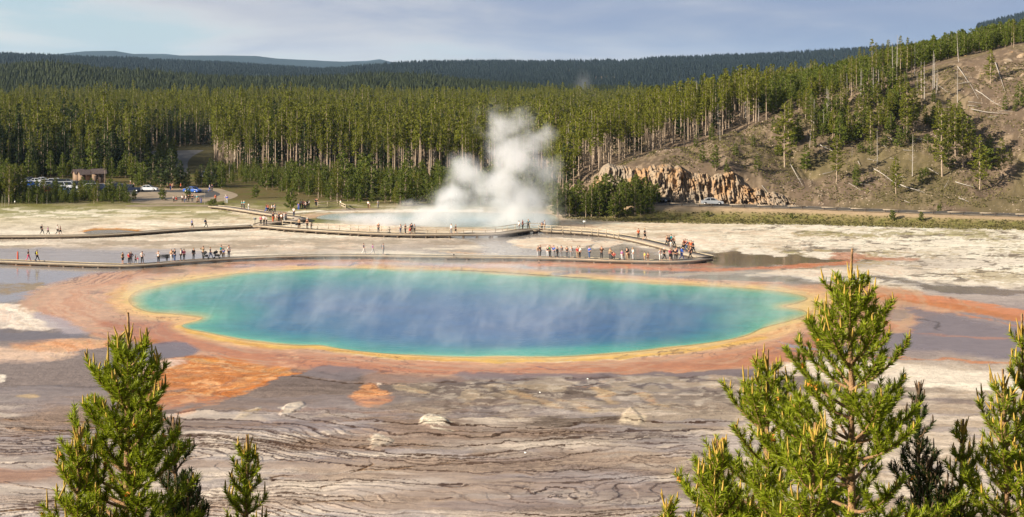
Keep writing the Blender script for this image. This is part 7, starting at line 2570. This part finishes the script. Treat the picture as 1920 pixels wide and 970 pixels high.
# ------------------------------------------------------------------ steam and haze
def steam_mat(name, blobs, dens, nscale, amp, seedloc, step=0.3, zfade=None, stretch=(1, 1, 1), thr=None, aniso=0.2, shear=0.0):
    m = bpy.data.materials.new(name)
    m.use_nodes = True
    m.node_tree.nodes.clear()
    t = NT(m.node_tree)
    gg = t.n('ShaderNodeNewGeometry')
    pos = gg.outputs['Position']
    mp = t.n('ShaderNodeMapping', i_0=pos)
    mp.inputs['Scale'].default_value = stretch
    mp.inputs['Location'].default_value = seedloc
    vec = mp.outputs[0]
    if shear:
        sp = t.n('ShaderNodeSeparateXYZ', i_0=pos)
        cb = t.n('ShaderNodeCombineXYZ')
        t.link(t.math('SUBTRACT', sp.outputs[0], t.math('MULTIPLY', sp.outputs[2], shear)), cb.inputs[0])
        t.link(sp.outputs[1], cb.inputs[1]); t.link(sp.outputs[2], cb.inputs[2])
        t.link(cb.outputs[0], mp.inputs[0])
    n1 = t.noise(vec, nscale, 6, 0.62, 0.9)
    if blobs:
        fld = None
        wp = pos
        for (ws, wa) in ((0.10, 9.0), (0.33, 4.0), (1.0, 1.3)):
            wn = t.n('ShaderNodeTexNoise', i_Vector=vec, i_Scale=ws * nscale / 0.2, i_Detail=2.0)
            wo_ = t.n('ShaderNodeVectorMath', operation='SUBTRACT', i_0=wn.outputs['Color'])
            wo_.inputs[1].default_value = (0.5, 0.5, 0.5)
            wm_ = t.n('ShaderNodeVectorMath', operation='SCALE', i_0=wo_.outputs[0]); wm_.inputs[3].default_value = wa * (0.35 if dens < 0.1 else 1.0)
            wa_ = t.n('ShaderNodeVectorMath', operation='ADD', i_0=wp, i_1=wm_.outputs[0])
            wp = wa_.outputs[0]
        for (c, r) in blobs:
            b = t.n('ShaderNodeMapping', vector_type='POINT', i_0=wp)
            b.inputs['Location'].default_value = tuple(-ci / ri for ci, ri in zip(c, r))
            b.inputs['Scale'].default_value = tuple(1.0 / ri for ri in r)
            ln = t.n('ShaderNodeVectorMath', operation='LENGTH', i_0=b.outputs[0])
            f = t.math('SUBTRACT', 1.0, ln.outputs['Value'])
            fld = f if fld is None else t.math('SMOOTH_MAX', fld, f)
            if fld is not f:
                fld.node.inputs[2].default_value = 0.25
        n3 = t.noise(vec, nscale * 3.1, 5, 0.65, 0.5)
        v = t.math('ADD', t.math('ADD', t.math('MULTIPLY', fld, 1.5), t.math('MULTIPLY', t.math('SUBTRACT', n1, 0.5), amp)), t.math('MULTIPLY', t.math('SUBTRACT', n3, 0.5), amp * 0.45))
        d = t.sstep(v, -0.15, 1.35)
        d = t.math('MULTIPLY', t.math('POWER', d, 1.7), dens)
    else:
        n0 = t.noise(vec, nscale * 0.22, 3, 0.5)
        big = t.sstep(n0, 0.42, 0.64)
        w = t.sstep(n1, thr[0], thr[1])
        d = t.math('MULTIPLY', t.math('MULTIPLY', w, t.math('ADD', big, 0.30)), dens)
        sp2 = t.n('ShaderNodeSeparateXYZ', i_0=pos)
        zf = t.sstep(sp2.outputs[2], zfade[1], zfade[0])
        d = t.math('MULTIPLY', d, zf)
    pv = t.n('ShaderNodeVolumePrincipled')
    pv.inputs['Color'].default_value = (0.985, 0.985, 0.99, 1)
    pv.inputs['Anisotropy'].default_value = aniso
    t.link(d, pv.inputs['Density'])
    out = t.n('ShaderNodeOutputMaterial')
    t.link(pv.outputs[0], out.inputs['Volume'])
    m.cycles.volume_step_rate = step
    return m


def box_obj(name, lo, hi, m):
    G_ = Geo()
    c = [(a + b) / 2 for a, b in zip(lo, hi)]; s_ = [b - a for a, b in zip(lo, hi)]
    box(G_, (0, 0, 0), s_)
    return obj_from(name, G_.build(name, m), None, c)


def blob(u, v, ru, rv, Y=281.0, ry=8.0):
    k_ = Y / FPX
    return ((u - 960) * k_, Y, EYE - (v - YH) * k_), (ru * k_, ry, rv * k_)


BL = [blob(945, 402, 112, 40, ry=9), blob(800, 410, 160, 34, ry=9), blob(700, 415, 120, 20, ry=9), blob(925, 345, 82, 52), blob(985, 372, 62, 62), blob(962, 292, 68, 62),
      blob(952, 230, 58, 50, ry=6), blob(1002, 262, 50, 34, ry=5), blob(878, 325, 52, 44, ry=6), blob(1012, 405, 40, 34), blob(850, 380, 60, 34), blob(1010, 322, 44, 40, ry=6)]
st_ = box_obj('steam', (-40, 269.5, 0.1), (16, 292, 27), steam_mat('crater_steam', BL, 0.25, 0.21, 1.9, (3.1, 0, -1.2), 0.26))
setp(st_, 'tall white steam plume rising from the crater', None, None, 'stuff')

# thin wisps over the hot spring
P3 = [gp(u, v)[:2] for (u, v) in smooth_poly([(225, 566), (300, 530), (480, 503), (760, 497), (1150, 516), (1490, 545), (1520, 590), (1380, 640), (1000, 668), (640, 652), (330, 600)], True, 3)]
nP = len(P3)
vv_ = [(x, y, 0.09) for x, y in P3] + [(x, y, 7.0) for x, y in P3]
ff_ = [list(range(nP))[::-1], [nP + i for i in range(nP)]] + [(i, (i + 1) % nP, nP + (i + 1) % nP, nP + i) for i in range(nP)]
w_ = obj_from('steam', poly_mesh('steam', vv_, ff_, steam_mat('spring_wisps', None, 0.085, 0.34, 0, (1.3, 2.2, 0.4), 0.2, zfade=(0.4, 5.5), stretch=(1.0, 0.6, 0.62), thr=(0.42, 0.80), shear=0.35)))
setp(w_, 'thin wisps of steam drifting over the hot spring', None, None, 'stuff')
# faint steam seen before the railed bridge, and far off over the woods
f1 = box_obj('steam', (-9, 205, 0.12), (3, 262, 9), steam_mat('drifting_steam', [((-3.0, 238, 2), (4.5, 30, 6.5))], 0.012, 0.22, 1.1, (0, 4, 1), 0.5))
setp(f1, 'faint steam drifting between the spring and the bridge', None, None, 'stuff')
f2 = box_obj('steam', (44, 1240, 4), (76, 1262, 40), steam_mat('far_steam', [((60, 1250, 20), (11, 9, 15))], 0.02, 0.10, 1.6, (5, 4, 1), 0.5))
setp(f2, 'faint far-off steam above the woods', None, None, 'stuff')

hz = bpy.data.materials.new('haze')
hz.use_nodes = True
hz.node_tree.nodes.clear()
t = NT(hz.node_tree)
pv = t.n('ShaderNodeVolumePrincipled')
pv.inputs['Color'].default_value = (0.48, 0.70, 1.0, 1)
pv.inputs['Density'].default_value = 0.000027
pv.inputs['Anisotropy'].default_value = 0.0
out = t.n('ShaderNodeOutputMaterial'); t.link(pv.outputs[0], out.inputs['Volume'])
h_ = box_obj('haze', (-22000, -120, -6), (22000, 16900, 330), hz)
setp(h_, 'pale blue air between the camera and the far mountains', None, None, 'stuff')
